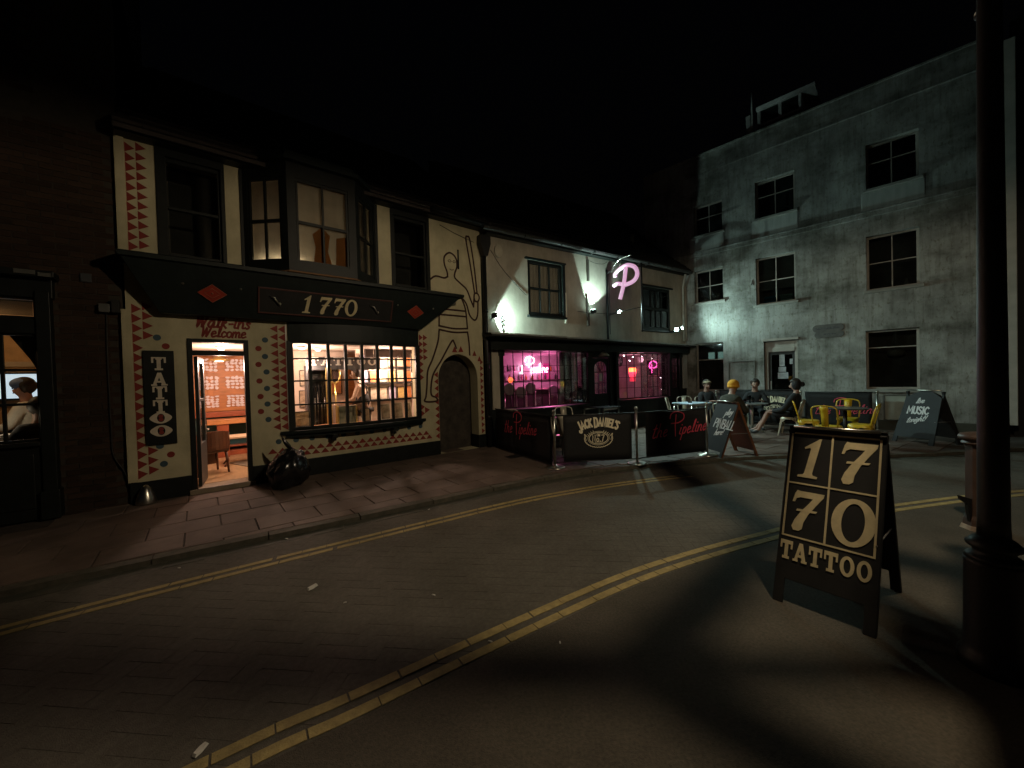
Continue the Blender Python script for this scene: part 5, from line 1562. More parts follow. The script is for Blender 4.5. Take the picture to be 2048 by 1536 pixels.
for k, (x, m_, sg) in enumerate([(3.35, mat("magenta_panel", (.55, .12, .34), .6), "magenta wall panel beside the neon script"), (3.85, mat("white_panel", (.5, .42, .45), .6), "white wall panel between the neon and the blue screen")]):
    t = thing("wall_panel", sg, "panel", P.w(x + .25, 2.40, 1.5), P.a)
    mb = MB(); mb.box(-.12, .12, -.01, .02, 0, .55); mb.build("sheet", m_, t)
# right hand window: red lamp, framed pink neon, string of lights
rlp = thing("red_lamp", "glowing red lantern with a hot centre in the second bar window", "lamp", P.w(6.72, 1.45, 1.40), P.a)
mb = MB(); mb.box(-.12, .12, -.06, .06, .30, .44); mb.build("shade", emit("red_hot", (1, .20, .06), 4.5), rlp)
mb = MB(); mb.lathe([(.10, .12), (.14, .28), (.10, .30)], n=12); mb.build("lantern_body", emit("red_glow", (1, .06, .12), 1.8), rlp)
mb = MB(); mb.box(-.09, .09, -.05, .05, -.04, .12); mb.build("base", emit("red_base", (.9, .05, .10), .8), rlp)
lamp("red_lamp_glow", 'POINT', P.w(6.72, 1.25, 1.75), 4, (1, .10, .10), .08)
lamp("bar_side_glow", 'POINT', P.w(6.5, .9, 2.1), 15, (1, .42, .58), .1)
fn = thing("framed_neon", "pink neon letter in a pale square frame on the far bar wall", "neon sign", P.w(7.57, 1.22, 1.52), P.a + radians(90))
mb = MB()
for (x0, x1, z0, z1) in ((-.28, .28, 0, .04), (-.28, .28, .58, .62), (-.28, -.24, .04, .58), (.24, .28, .04, .58)): mb.box(x0, x1, -.0, .03, z0, z1)
fo = mb.build("frame", mat("pink_frame", (.6, .4, .45), .5), fn)
mb = MB(); mb.box(-.24, .24, -.012, -.004, .04, .58); mb.build("backing", mat("dark_backing", (.10, .03, .06), .6), fn)
big = MB()
sc_ = 1.0
big.tube([(v.x, .02, v.y) for v in catmull([(.14, .34, 0), (.12, .46, 0), (-.02, .55, 0), (-.18, .46, 0), (-.15, .34, 0), (.0, .30, 0), (.14, .32, 0)], 5)], .022, 6)
big.tube([(.03, .02, .46), (.03, .02, .12)], .022, 6)
big.build("neon_letter", emit("deep_pink_neon", (1, .10, .45), 7), fn)
flt = emit("fairy_bulb", (1, .86, .95), 30)
fb_m = MB().ball((0, 0, 0), .013, 6).mesh("fairy_bulb", flt)
sl3 = thing("string_lights", "string of tiny white lights round the second bar window", "string lights", P.w(4.40, .08, 2.1), P.a)
spots = [(-.02, .06), (.30, .07), (.70, .03), (1.12, .05), (1.6, .0), (-.0, -.55), (-.02, -.66), (-.01, -.74), (.0, -.93), (.0, -1.02), (2.02, -.62), (2.06, -1.0), (.55, -.08)]
for (x, z) in spots: link_mesh("bulb", fb_m, sl3, (x, 0, z))
mb = MB(); mb.tube([(-.02, 0, -1.1), (0, 0, .06), (.5, 0, .05), (1.1, .0, .05), (1.7, 0, .02)], .003, 5); mb.tube([(2.06, 0, -1.05), (2.02, 0, -.5)], .003, 5); mb.build("wire", CABLE, sl3)
rw = thing("round_mirror", "round dark framed mirror just inside the second bar window", "mirror", P.w(4.95, .45, 2.02), P.a)
mb = MB(); mb.tube([(.12 * cos(2 * pi * k / 20), 0, .15 * sin(2 * pi * k / 20)) for k in range(20)], .014, 6, closed=True); mb.build("frame", BLKFR, rw)
mb = MB(); mb.prism([(.11 * cos(2 * pi * k / 20), .14 * sin(2 * pi * k / 20)) for k in range(20)], 0, .005); mb.build("mirror_glass", mat("dark_mirror", (.2, .15, .17), .2, metal=.8), rw)
mb = MB(); mb.tube([(0, 0, .15), (0, 0, .26)], .004, 5); mb.build("cord", CABLE, rw)

# ---- sign frame with the big pink letter, standing out from the wall
ps = thing("letter_sign", "large pale pink script letter glowing on a projecting black frame", "neon sign", P.w(3.95, 0, 2.6), P.a - pi / 2)
mb = MB(); mb.tube([(.02, 0, .0), (.02, 0, 1.98)], .030, 8); mb.tube([(1.19, 0, .10), (1.20, 0, 1.86)], .022, 8); mb.tube([(.10, 0, .15), (.10, 0, 1.85)], .012, 6)
mb.tube([(-.0, 0, 1.86), (.20, 0, 1.90)], .014, 6); mb.tube([(1.08, .0, 1.85), (1.2, 0, 1.86)], .014, 6); mb.build("pole", CASTIRON, ps)
mb = MB(); mb.tube(catmull([(.20, 0, 1.86), (.28, 0, 2.0), (.50, 0, 2.14), (.88, 0, 2.16)], 5), .016, 6); mb.tube([(.55, 0, 2.15), (.48, 0, 1.92)], .012, 6); mb.build("arched_bracket", STEEL, ps)
mb = MB(); mb.tube([(-.02, .02, .73), (1.18, .02, .74)], .012, 6); mb.build("cross_rod", CASTIRON, ps)
LP = emit("pink_letter_glow", (.80, .42, .66), .72, (.6, .4, .5))
LPS = mat("letter_side_pink", (.75, .35, .50), .5)
mb = MB()
c = catmull([(.33, 1.70, 0), (.34, 1.79, 0), (.50, 1.88, 0), (.76, 1.92, 0), (1.0, 1.80, 0), (1.07, 1.60, 0), (.95, 1.46, 0), (.68, 1.42, 0), (.42, 1.50, 0), (.27, 1.47, 0)], 6)
mb.tube([(v.x, 0, v.y) for v in c], .054, 10); mb.build("letter_bowl", LP, ps)
mb = MB(); mb.tube([(v.x, -.02, v.y) for v in catmull([(.72, 1.86, 0), (.64, 1.45, 0), (.50, 1.06, 0)], 6)], .052, 10); mb.build("letter_stem", LP, ps)

# ---- floodlights
LENS = emit("flood_lens", COLD, 45)
def flood(u, y, z, aim, label, W, spot=120, blend=.4, size=.07):
    d = (P.du * aim[0] + P.dy * aim[1] + Vector((0, 0, aim[2]))).normalized()
    t = thing("floodlight", label, "floodlight", P.w(u, y, z), 0, "cold floodlights on the bar front")
    q = d.to_track_quat('-Y', 'Z').to_euler()          # local -y looks along the beam
    mb = MB(); mb.box(-size, size, .0, .05, -size * .75, size * .75)
    for k in range(4): mb.box(-size * .8 + k * size * .5, -size * .7 + k * size * .5, .05, .075, -size * .6, size * .6)
    mb.build("housing", BLACK_MATT, t, (0, 0, 0), q, bevel=.004)
    mb = MB(); mb.box(-size * .85, size * .85, -.008, .0, -size * .6, size * .6); mb.build("lens", LENS, t, (0, 0, 0), q)
    w0 = P.w(u, -.01, z) - P.w(u, y, z)
    mb = MB(); mb.tube([d * -.05, d * -.05 + Vector((0, 0, -.05)), w0 + Vector((0, 0, -.05))], .010, 6); mb.build("bracket", CASTIRON, t)
    lamp("flood_beam", 'SPOT', P.w(u, y, z) + d * .02, W, COLD, .045, radians(spot), blend, d)
    return t
flood(.15, -.20, 3.02, (1, .16, .0), "floodlight by the downpipe throwing a fan of light along the wall", FLOOD_W * 1.7, 118, .15)
flood(3.22, -.20, 3.36, (.30, .16, 1), "floodlight aimed up the wall beside the pink letter", FLOOD_W * 2.3, 74, .15)
flood(3.98, -.42, 3.34, (.2, -1, -1.0), "floodlight on the sign frame shining out over the terrace", FLOOD_W * 5.0, 120, .6)
flood(6.98, -.34, 3.04, (.26, -1, .24), "floodlight in the corner aimed along the grey rendered house", FLOOD_W * 2.3, 150, 1.0)
flood(6.80, -.26, 3.0, (-.55, -1, -.35), "floodlight in the corner facing out to the street", FLOOD_W * .9, 140, .5)

# ================================================================ RENDERED HOUSE
house = thing("rendered_house", "tall grey house of stained render with dark sash windows", "building", R.w(0, 0, 0), R.a)
W_ = {'GL': (.05, .90, 1.0, 2.56), '1L': (.07, .93, 3.88, 4.93), '2L': (.08, .94, 6.06, 7.04), '1M': (1.82, 2.78, 3.56, 4.94), '2M': (1.83, 2.79, 6.09, 7.18),
      '1R': (4.24, 5.165, 3.55, 4.91), '2R': (4.25, 5.17, 6.08, 7.20), 'GR': (4.21, 5.15, 1.06, 2.54)}
DR = (1.99, 2.80, .05, 2.46)
mb = MB(); mb.wall(-.25, 6.30, .0, 8.60, list(W_.values()) + [DR], 0, .32); mb.wall(-1.6, -.252, 5.0, 8.60, [], 0, .32); mb.build("wall", RENDER, house)
mb = MB(); mb.box(6.302, 6.56, -.06, .3, .30, 8.4); mb.build("end_pilaster", mat("pale_render", (.44, .43, .38), .9, scale=3), house, bevel=.01)
mb = MB(); mb.box(6.56, 6.9, .35, .6, 0, 9); mb.build("return_wall", ROOMDARK, house)
mb = MB(); mb.box(-.2, 1.97, -.035, .01, .0, .28); mb.box(2.82, 6.30, -.035, .01, .0, .30); mb.build("base_course", mat("mossy_base", (.055, .055, .042), .95, scale=5), house, bevel=.01)
mb = MB(); mb.prism([(-1.6, 5.38), (6.3, 5.38), (6.3, 5.50), (-1.6, 5.50)], -.045, .0); mb.box(-1.6, 6.3, -.06, .0, 5.50, 5.53); mb.build("string_course", RENDER, house, bevel=.015)
mb = MB(); mb.box(-.25, 6.30, -.022, .0, 3.16, 3.20); mb.box(-.25, 2.75, -.012, .0, 2.985, 3.0); mb.build("upper_band", RENDER, house, bevel=.004)
mb = MB(); mb.box(-1.6, 6.30, -.022, .0, 8.0, 8.05); mb.box(-1.6, 6.30, -.03, .4, 8.60, 8.66); mb.build("parapet_moulding", RENDER, house, bevel=.012)
PATCH = mat("cleaner_render", (.47, .49, .46), .9, scale=4, c2=(.36, .38, .35), stretch=(3, 3, .4))
for k, (a, b) in enumerate(((-.05, .98), (1.74, 2.85), (4.16, 5.26))):
    mb = MB(); mb.box(a, b, -.018, .0, 5.56, 6.02 - .01 * k); mb.build("apron_panel", PATCH, house, bevel=.006)
FRAMEP = mat("faded_window_paint", (.36, .33, .29), .7, scale=6)
SILLM = mat("stone_sill", (.30, .30, .27), .9, scale=5)
for key, (a, b, z0, z1) in W_.items():
    if key == 'GR': rows, cols = [.72], []
    elif key == 'GL': rows, cols = [.66], []
    elif key == '2L' or key == '2M' or key == '2R': rows, cols = [.6], [.5]
    else: rows, cols = [.5], [.5]
    sash(house, "sash_window" if key not in ('GR', 'GL') else "shop_window", (a, .14, 0), (0, 0, 0), b - a, z0, z1, cols, rows, FRAMEP, .045, .026, .06, GLASS_DARK)
    mb = MB(); mb.box(a - .06, b + .07, -.07, .14, z0 - .075, z0 - .003); mb.build("sill", SILLM, house, bevel=.01)
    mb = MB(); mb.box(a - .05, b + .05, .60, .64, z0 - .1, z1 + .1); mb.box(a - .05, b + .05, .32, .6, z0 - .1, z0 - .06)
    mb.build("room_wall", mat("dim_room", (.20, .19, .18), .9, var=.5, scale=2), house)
# door
mb = MB(); mb.box(2.0, 2.08, .10, .24, .05, 2.46); mb.box(2.72, 2.79, .10, .24, .05, 2.46); mb.box(2.08, 2.72, .10, .24, 2.14, 2.46); mb.box(1.96, 2.83, -.05, .0, 2.465, 2.53); mb.box(2.08, 2.72, .08, .10, 2.15, 2.27)
mb.build("door_frame", FRAMEP, house, bevel=.006)
mb = MB(); mb.box(1.86, 2.74, .30, .306, 4.0, 4.9); mb.build("blind_or_sheen", mat("grey_pane_sheen", (.26, .28, .26), .9, scale=3), house)  # sheet added to lighten the pane, its grey stands in for a reflection
mb = MB(); mb.box(2.42, 2.74, .30, .306, 6.75, 7.14); mb.build("blind_or_sheen", mat("grey_pane_sheen", (.26, .28, .26)), house)  # another added sheet, pane reflection put into its grey
mb = MB(); mb.box(4.28, 5.12, .42, .426, 3.6, 4.2); mb.build("blind_or_sheen", mat("dim_net", (.12, .12, .10), .9, var=.6, scale=4), house)
dm = MB(); dm.box(2.085, 2.715, .17, .20, .06, 1.05); dm.box(2.085, 2.715, .17, .20, 2.06, 2.135); dm.box(2.085, 2.15, .17, .20, 1.05, 2.06); dm.box(2.65, 2.715, .17, .20, 1.05, 2.06)
hdoor = dm.build("door", mat("dark_door_paint", (.03, .03, .03), .5), house)
pane(.50, 1.0, hdoor, 2.40, .185, 1.555, GLASS_DARK)
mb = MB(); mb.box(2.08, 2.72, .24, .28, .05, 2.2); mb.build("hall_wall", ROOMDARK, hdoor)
for (x0, x1, z0, z1) in ((2.34, 2.47, 1.72, 2.06), (2.32, 2.50, 1.56, 1.70), (2.30, 2.55, 1.36, 1.54), (2.59, 2.66, 1.78, 1.93)):
    mb = MB(); mb.box(x0, x1, .150, .156, z0, z1); mb.build("door_notice", mat("grey_notice", (.34, .35, .36), .4, var=.3, scale=14), hdoor)
mb = MB(); mb.tube([(2.13, .17, 1.0), (2.13, .12, 1.0), (2.20, .12, 1.0)], .010, 6); mb.box(2.115, 2.145, .15, .17, .93, 1.3); mb.build("handle", STEEL, hdoor)
# faded plaque
pq = thing("wall_plaque", "faded rounded grey sign board with worn lettering on the render", "sign", R.w(3.47, 0, 2.62), R.a)
def lozenge(w, h, n=10): return [(w - h + h * cos(t), h * sin(t)) for t in [-pi / 2 + pi * k / n for k in range(n + 1)]] + [(-w + h + h * cos(t), h * sin(t)) for t in [pi / 2 + pi * k / n for k in range(n + 1)]]
PLQ = mat("weathered_plaque", (.15, .145, .135), .8, scale=8, c2=(.09, .09, .085))
mb = MB(); mb.prism([(x, z + .08) for x, z in lozenge(.33, .10)], -.025, 0); mb.build("board", PLQ, pq, bevel=.006)
mb = MB(); mb.prism([(x + .02, z - .09) for x, z in lozenge(.31, .085)], -.022, -.001); mb.build("lower_board", PLQ, pq, bevel=.006)
mb = MB(); mb.box(-.29, .24, -.028, -.0255, .05, .11); mb.box(-.1, .16, -.026, -.0225, -.10, -.06); mb.build("worn_band", mat("plaque_band", (.10, .10, .10), .8, var=.5, scale=20), pq)
nf = thing("notice_frame", "thin empty notice frame fixed on the green stained wall", "frame", R.w(1.40, 0, 1.05), R.a)
for (x0, x1, z0, z1) in ((-.36, .36, .86, .89), (-.36, -.335, .12, .86), (.335, .36, .10, .86)):
    mb = MB(); mb.box(x0, x1, -.03, .0, z0, z1); mb.build("frame_bar", mat("old_frame", (.16, .165, .15), .8), nf, bevel=.004)
tg = MB(); tg.tube([(1.70, -.006, 4.18), (1.735, -.006, 4.32), (1.76, -.006, 4.18)], .012, 5); tg.build("painted_tag", mat("dark_tag", (.05, .05, .045), .9), house)
# things behind the glass
il = thing("dome_pendant", "pale dome pendant lamp, unlit, behind the large ground floor window", "lamp", R.w(4.75, .44, 2.5), R.a)
mb = MB(); mb.tube([(0, 0, 0), (0, 0, -.42)], .03, 8); mb.build("rod", mat("grey_rod", (.25, .25, .24)), il)
mb = MB(); mb.lathe([(.03, -.40), (.12, -.44), (.17, -.52), (.15, -.60), (.04, -.64)], n=18); mb.build("shade", mat("pale_shade", (.38, .37, .32), .5), il)
for k, u in enumerate((4.42, 4.98)):
    t = thing("paper_heap", ["crumpled pale papers on the sill under the dome lamp", "flat pale papers on the sill further from the door"][k], "papers", R.w(u, .40, 1.06), R.a, "papers on the shop sill")
    mb = MB()
    for q in range(4): mb.box(-.13 + .01 * q, .10 - .02 * q, -.08, .08, .0 + .014 * q, .01 + .014 * q)
    mb.build("sheet", mat("dim_paper", (.4, .4, .38), .8), t, (0, 0, 0), (0, 0, .2 * k - .1))
cu = thing("shop_curtain", "grey curtain edge inside the large ground floor window", "curtain", R.w(4.30, .38, 1.06), R.a)
mb = MB(); mb.prism([(-.06, 0), (.06, .0), (.0, .6), (-.02, 1.45), (-.06, 1.45)], 0, .03); mb.build("drape", mat("grey_drape", (.2, .2, .19), .9), cu)
tw = [((.03, .16, .24), "stack of folded blue towels on the middle first floor sill", 2.12), ((.20, .30, .26), "stack of folded green and white towels on the middle first floor sill", 2.50)]
for k, (c_, lab, u) in enumerate(tw):
    t = thing("folded_towels", lab, "towels", R.w(u, .36, 3.565), R.a)
    for q in range(4):
        mb = MB(); mb.box(-.16 + .008 * (q % 2), .17, -.09, .09, .065 * q, .065 * q + .06); mb.build("towel", mat("towel_%d_%d" % (k, q % 2), tuple(min(1, x * (1.5 if q % 2 else 1.0)) for x in c_), .95, scale=9), t, bevel=.02)
for k, (u, z, lab) in enumerate([(2.10, 6.10, "small pale cups on the middle upper sill"), (2.52, 6.10, "pale curved fan ornament on the middle upper sill"), (4.95, 3.56, "pale bottle shaped ornament on the first floor sill above the shop window"), (.62, 3.90, "pale flowers in the window above the corner floodlight"), (5.02, 6.12, "round pale ornament in the topmost window nearest the lamp post")]):
    t = thing("sill_ornament", lab, "ornament", R.w(u, .40, z), R.a, "ornaments on the house sills")
    mb = MB()
    if k == 0:
        for x in (-.1, .03): mb.lathe([(.02, 0), (.05, .02), (.06, .10), (.05, .10)], (x, 0, 0), 10)
    elif k == 1: mb.tube([(-.16 + .32 * q / 12, 0, .12 + .16 * sin(pi * q / 12)) for q in range(13)], .018, 6); mb.ball((0, 0, .04), .05, 8)
    elif k == 2: mb.lathe([(.04, 0), (.06, .05), (.04, .14), (.02, .2), (.02, .24)], n=12)
    elif k == 3:
        for q in range(7): mb.ball((.05 * (q % 3) - .05 + .02 * (q % 2), 0, .16 + .05 * (q // 2)), .03, 6)
        mb.lathe([(.04, 0), (.05, .12), (.03, .13)], n=10)
    else: mb.ball((0, 0, .12), .12, 10)
    mb.build("ornament_body", mat("pale_ornament", (.36, .37, .34), .6), t)
for k, x in enumerate((.42, .72)):
    t = thing("wall_screen", ["bright green white screen in the corner shop window nearest the floodlight", "second bright screen in the corner shop window beside the wall edge"][k], "screen", R.w(x, .42, 2.02), R.a)
    mb = MB(); mb.box(-.12, .12, -.012, .012, 0, .27); mb.build("case", mat("white_case", (.6, .6, .6), .5), t)
    mb = MB(); mb.box(-.095, .095, -.018, -.0125, .03, .24); mb.build("display", emit("green_white_screen", (.55, .95, .85), .45), t)
roof(house, -1.6, 6.3, .45, 8.5, 3.2, 10.2)
dm_ = thing("roof_dormer", "pale framed dormer window on the dark roof of the tall house", "dormer", R.w(2.35, .8, 8.6), R.a)
DF = mat("dormer_paint", (.55, .54, .52), .8)
mb = MB()
mb.box(-.58, -.50, -.05, 1.2, .60, 1.10); mb.box(.45, .52, -.05, 1.2, .55, 1.05); mb.box(-.04, .04, -.04, .04, .60, 1.06); mb.box(-.60, .85, -.12, 1.3, 1.04, 1.14); mb.box(-.5, .45, -.04, .05, .56, .63)
mb.build("frame", DF, dm_, bevel=.006)
for x in (-.27, .25): pane(.42, .40, dm_, x, 0, .83, GLASS_DARK)
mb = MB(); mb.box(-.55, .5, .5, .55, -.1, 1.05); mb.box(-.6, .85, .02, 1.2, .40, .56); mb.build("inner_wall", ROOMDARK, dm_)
mb = MB(); mb.tube([(-.75, .05, .45), (-.74, .05, 1.75)], .028, 6); mb.box(-.90, -.78, -.02, .1, .45, 1.05); mb.build("vent_pole", DF, dm_)

# ================================================================ PEOPLE
from mathutils import noise as mnoise
def skin_mesh(name, verts, edges, m, sub=1):
    """one continuous surface grown round a skeleton: verts = [(pos, radius)]"""
    me = bpy.data.meshes.new("skeleton"); me.from_pydata([v[0] for v in verts], edges, [])
    o = bpy.data.objects.new("skeleton", me); col.objects.link(o)
    sk = o.modifiers.new("skin", 'SKIN'); sk.branch_smoothing = .4
    lay = me.skin_vertices[0].data
    for i, v in enumerate(verts):
        r = v[1] if isinstance(v[1], tuple) else (v[1], v[1])
        lay[i].radius = r; lay[i].use_root = (i == 0)
    ss = o.modifiers.new("sub", 'SUBSURF'); ss.levels = sub; ss.render_levels = sub
    dg = bpy.context.evaluated_depsgraph_get()
    out = bpy.data.meshes.new_from_object(o.evaluated_get(dg))
    bpy.data.objects.remove(o); bpy.data.meshes.remove(me)
    out.name = name
    out.materials.clear(); out.materials.append(m)
    for p in out.polygons: p.use_smooth = True
    return out

def person(label, loc, rot, top, bottom, hair=None, hat=None, lean=-.10, head_turn=0.0, head_tilt=.03, armL=None, armR=None, legL=None, legR=None,
           shorts=False, group=None, sleeves=True, seat=.50, extra=None, skin=None, bare_back=False):
    """seated figure, local +y is where the chest faces, +x its right hand side"""
    skin = skin or SKIN
    t = thing("person", label, "person", loc, rot, group)
    V = Vector
    pel = V((0, 0, seat + .02)); bel = V((0, lean * .25, seat + .20)); che = V((0, lean * .8, seat + .41)); nb = V((0, lean * 1.15, seat + .55)); nk = V((0, lean * 1.2 + .012, seat + .60))
    hd = V((sin(head_turn) * .01, lean * 1.25 + head_tilt, seat + .675)); hd2 = V((0, lean * 1.28 + head_tilt * 1.2, seat + .765)); cr = V((0, lean * 1.3 + head_tilt, seat + .83))
    fdir = V((sin(head_turn), cos(head_turn), 0))
    jaw = hd + fdir * .045 + V((0, 0, -.02)); nose = hd + fdir * .115 + V((0, 0, .035))
    armL = armL or [(-.27, .12, seat + .20), (-.15, .34, seat + .17)]
    armR = armR or [(.27, .12, seat + .20), (.15, .34, seat + .17)]
    legL = legL or [(-.12, .43, seat + .03), (-.13, .42, .09)]
    legR = legR or [(.12, .43, seat + .03), (.13, .42, .09)]
    verts = [(pel, .14), (bel, .125), (che, .135), (nb, .078), (nk, .066), (hd, .086), (hd2, .096), (cr, .066), (jaw, .056), (nose, .015)]
    edges = [(0, 1), (1, 2), (2, 3), (3, 4), (4, 5), (5, 6), (6, 7), (5, 8), (5, 9)]
    def add(p, r, par):
        verts.append((V(p), r)); edges.append((par, len(verts) - 1)); return len(verts) - 1
    tops = [(pel, .172), (bel, .168), (che, .182), (nb + V((0, 0, -.012)), .098)]; tope = [(0, 1), (1, 2), (2, 3)]
    bots = [(pel + V((0, 0, .02)), .158)]; bote = []
    for sx, arm, leg in ((-1, armL, legL), (1, armR, legR)):
        sh = che + V((sx * .165, -.005, .07)); el = V(arm[0]); wr = V(arm[1])
        a = add(sh, .058, 2); m1 = add(sh.lerp(el, .5), .046, a); b = add(el, .040, m1); m2 = add(el.lerp(wr, .4), .038, b); c = add(wr, .026, m2)
        d = (wr - el).normalized(); sd = d.cross(V((0, 0, 1)))
        sd = sd.normalized() if sd.length > .05 else V((1, 0, 0))
        pm = add(wr + d * .06, (.034, .020), c)
        for k, (off, ln) in enumerate(((-.028, .055), (-.010, .068), (.010, .064), (.027, .048))):
            base = wr + d * .085 + sd * off
            f1 = add(base, .009, pm); f2 = add(base + d * ln * .55 + V((0, 0, -.008)), .0085, f1); add(base + d * ln + V((0, 0, -.024)), .007, f2)
        th = add(wr + d * .045 - sd * sx * .035 + V((0, 0, .004)), .010, pm); add(wr + d * .08 - sd * sx * .05 + V((0, 0, -.005)), .008, th)
        if sleeves:
            i0 = len(tops); tops += [(sh, .088), (sh.lerp(el, .5), .074), (el, .066), (el.lerp(wr, .5), .056), (wr - d * .01, .045)]
            tope += [(2, i0), (i0, i0 + 1), (i0 + 1, i0 + 2), (i0 + 2, i0 + 3), (i0 + 3, i0 + 4)]
        hp = V((sx * .095, .03, seat + .015)); kn = V(leg[0]); an = V(leg[1]); td = V((kn.x - hp.x, kn.y - hp.y, 0)).normalized()
        h = add(hp, .098, 0); th1 = add(hp.lerp(kn, .5), .082, h); k1 = add(kn, .060, th1); cf = add(kn.lerp(an, .35) - td * .015, .058, k1); a1 = add(an, .038, cf)
        add(an + td * .13 + V((0, 0, -.045)), .034, a1)
        i0 = len(bots)
        if shorts:
            bots += [(hp, .115), (hp.lerp(kn, .5), .105), (hp.lerp(kn, .82), .098)]; bote += [(0, i0), (i0, i0 + 1), (i0 + 1, i0 + 2)]
        else:
            bots += [(hp, .115), (hp.lerp(kn, .5), .098), (kn, .080), (kn.lerp(an, .4), .072), (an + V((0, 0, .02)), .056)]; bote += [(0, i0), (i0, i0 + 1), (i0 + 1, i0 + 2), (i0 + 2, i0 + 3), (i0 + 3, i0 + 4)]
        shv = [(an + V((0, 0, -.005)) - td * .02, .052), (an + td * .06 + V((0, 0, -.045)), .048), (an + td * .16 + V((0, 0, -.052)), .042)]
        link_mesh("shoe", skin_mesh("shoe", shv, [(0, 1), (1, 2)], SHOE), t)
    link_mesh("body", skin_mesh("body", verts, edges, skin), t)
    if not bare_back: link_mesh("jacket", skin_mesh("jacket", tops, tope, top), t)
    link_mesh("trousers", skin_mesh("trousers", bots, bote, bottom), t)
    if hat:
        mb = MB(); mb.ball(hd2 + V((0, 0, .018)), .122, 12, (1, 1.05, 1.0)); o = mb.build("knitted_hat", hat, t)
        mb = MB(); mb.lathe([(.116, -.03), (.126, -.02), (.126, .025), (.116, .03)], tuple(hd2 + V((0, 0, -.02))), 16); mb.build("hat_cuff", hat, t)
    if hair:
        mb = MB(); c_ = hd2 + V((0, 0, .012)) - fdir * .024; mb.ball((0, 0, 0), .116, 18, (.96, 1.0, .98))
        for i_, q_ in enumerate(mb.v):
            p_ = Vector(q_); a_ = atan2(p_.y, p_.x)
            k_ = 1 + .09 * mnoise.noise(Vector((cos(a_) * 4, sin(a_) * 4, p_.z * 9 + loc[0]))) + .035 * sin(a_ * 17 + p_.z * 30)
            if p_.dot(fdir) > .02 and p_.z < .035: k_ *= .72
            p_ = Vector((p_.x * k_, p_.y * k_, p_.z * (1.25 if p_.z < 0 and p_.dot(fdir) < .0 else 1) * k_))
            mb.v[i_] = tuple(p_ + c_)
        mb.build("hair", hair, t)
    for sx in (-1, 1):
        side_ = V((fdir.y, -fdir.x, 0))
        mb = MB(); mb.ball(hd + fdir * .092 + side_ * (.032 * sx) + V((0, 0, .055)), .010, 6); mb.build("eye", BLACK_MATT, t)
        mb = MB(); mb.ball(hd + side_ * (.090 * sx) + V((0, 0, .04)), .022, 6, (.5, .9, 1.3)); mb.build("ear", skin, t)
    mb = MB(); mb.tube([hd + fdir * .096 + side_ * s_ + V((0, 0, -.012)) for s_ in (-.022, 0, .022)], .006, 5); mb.build("mouth", mat("lip", (.30, .10, .08), .5), t)
    if extra: extra(t, hd, hd2, che, fdir)
    return t

# ================================================================ TERRACE FURNITURE
def tolix(label, loc, rot, m, group, name="metal_chair", h=1.0):
    """pressed metal bistro chair: local +y is the front, back at -y"""
    t = thing(name, label, "chair", (loc[0], loc[1], Z_PAVE), rot, group)
    mb = MB(); n = 20
    def rr(a): c, s_ = abs(cos(a)), abs(sin(a)); return .19 / max(c, s_) * (.86 + .14 * max(c, s_) ** 3)
    pr = [(rr(2 * pi * k / n) * cos(2 * pi * k / n), rr(2 * pi * k / n) * sin(2 * pi * k / n)) for k in range(n)]
    mb.prismz([(x * .93, y * .93) for x, y in pr], .445, .450)
    mb.build("seat", m, t)
    mb = MB()
    vs = [(x * .93, y * .93, .452) for x, y in pr] + [(x, y, .445) for x, y in pr] + [(x * 1.04, y * 1.04, .395 + .035 * abs(sin(2 * 2 * pi * k / n)) * 0) for k, (x, y) in enumerate(pr)]
    mb.add(vs, [(k, (k + 1) % n, n + (k + 1) % n, n + k) for k in range(n)] + [(n + k, n + (k + 1) % n, 2 * n + (k + 1) % n, 2 * n + k) for k in range(n)], True)
    mb.build("seat_apron", m, t)
    for sx in (-1, 1):
        for sy in (-1, 1):
            mb = MB()
            a, b = Vector((sx * .165, sy * .165, .42)), Vector((sx * .215, sy * .225, .0))
            w0, w1 = .075, .022
            px, py = Vector((-sx, 0, 0)), Vector((0, -sy, 0))
            vs = [a, a + px * w0, b + px * w1, b, a + py * w0, b + py * w1]
            mid = a.lerp(b, .22)
            mb.add([a, a + px * .15, mid + px * .045, b + px * w1, b, mid, a + py * .15, mid + py * .045, b + py * w1],
                   [(0, 1, 2, 5), (5, 2, 3, 4), (0, 5, 7, 6), (5, 4, 8, 7)])
            lo = mb.build("leg", m, t)
            so = lo.modifiers.new("sheet", 'SOLIDIFY'); so.thickness = .004
    mb = MB()
    hoop = [(-.185, -.165, .44), (-.20, -.20, .60), (-.20, -.235, .74), (-.165, -.262, .825), (0, -.275, .85), (.165, -.262, .825), (.20, -.235, .74), (.20, -.20, .60), (.185, -.165, .44)]
    mb.tube(catmull(hoop, 5), .0125, 8); mb.build("back_hoop", m, t)
    mb = MB()
    rows = [(.055, -.168, .45), (.058, -.205, .62), (.068, -.245, .76), (.072, -.272, .842)]
    vs = []
    for w, y, z in rows: vs += [(-w, y, z), (w, y, z)]
    mb.add(vs, [(2 * k, 2 * k + 1, 2 * k + 3, 2 * k + 2) for k in range(3)], True)
    so = mb.build("back_splat", m, t); q = so.modifiers.new("sheet", 'SOLIDIFY'); q.thickness = .005
    return t

def facing(a, b): return atan2(b[1] - a[1], b[0] - a[0]) - pi / 2
def chair_at(backtop, target, **k):
    d = (Vector(target) - Vector(backtop)).normalized(); c = Vector(backtop) + d * .26
    return (c.x, c.y), facing(backtop, target)

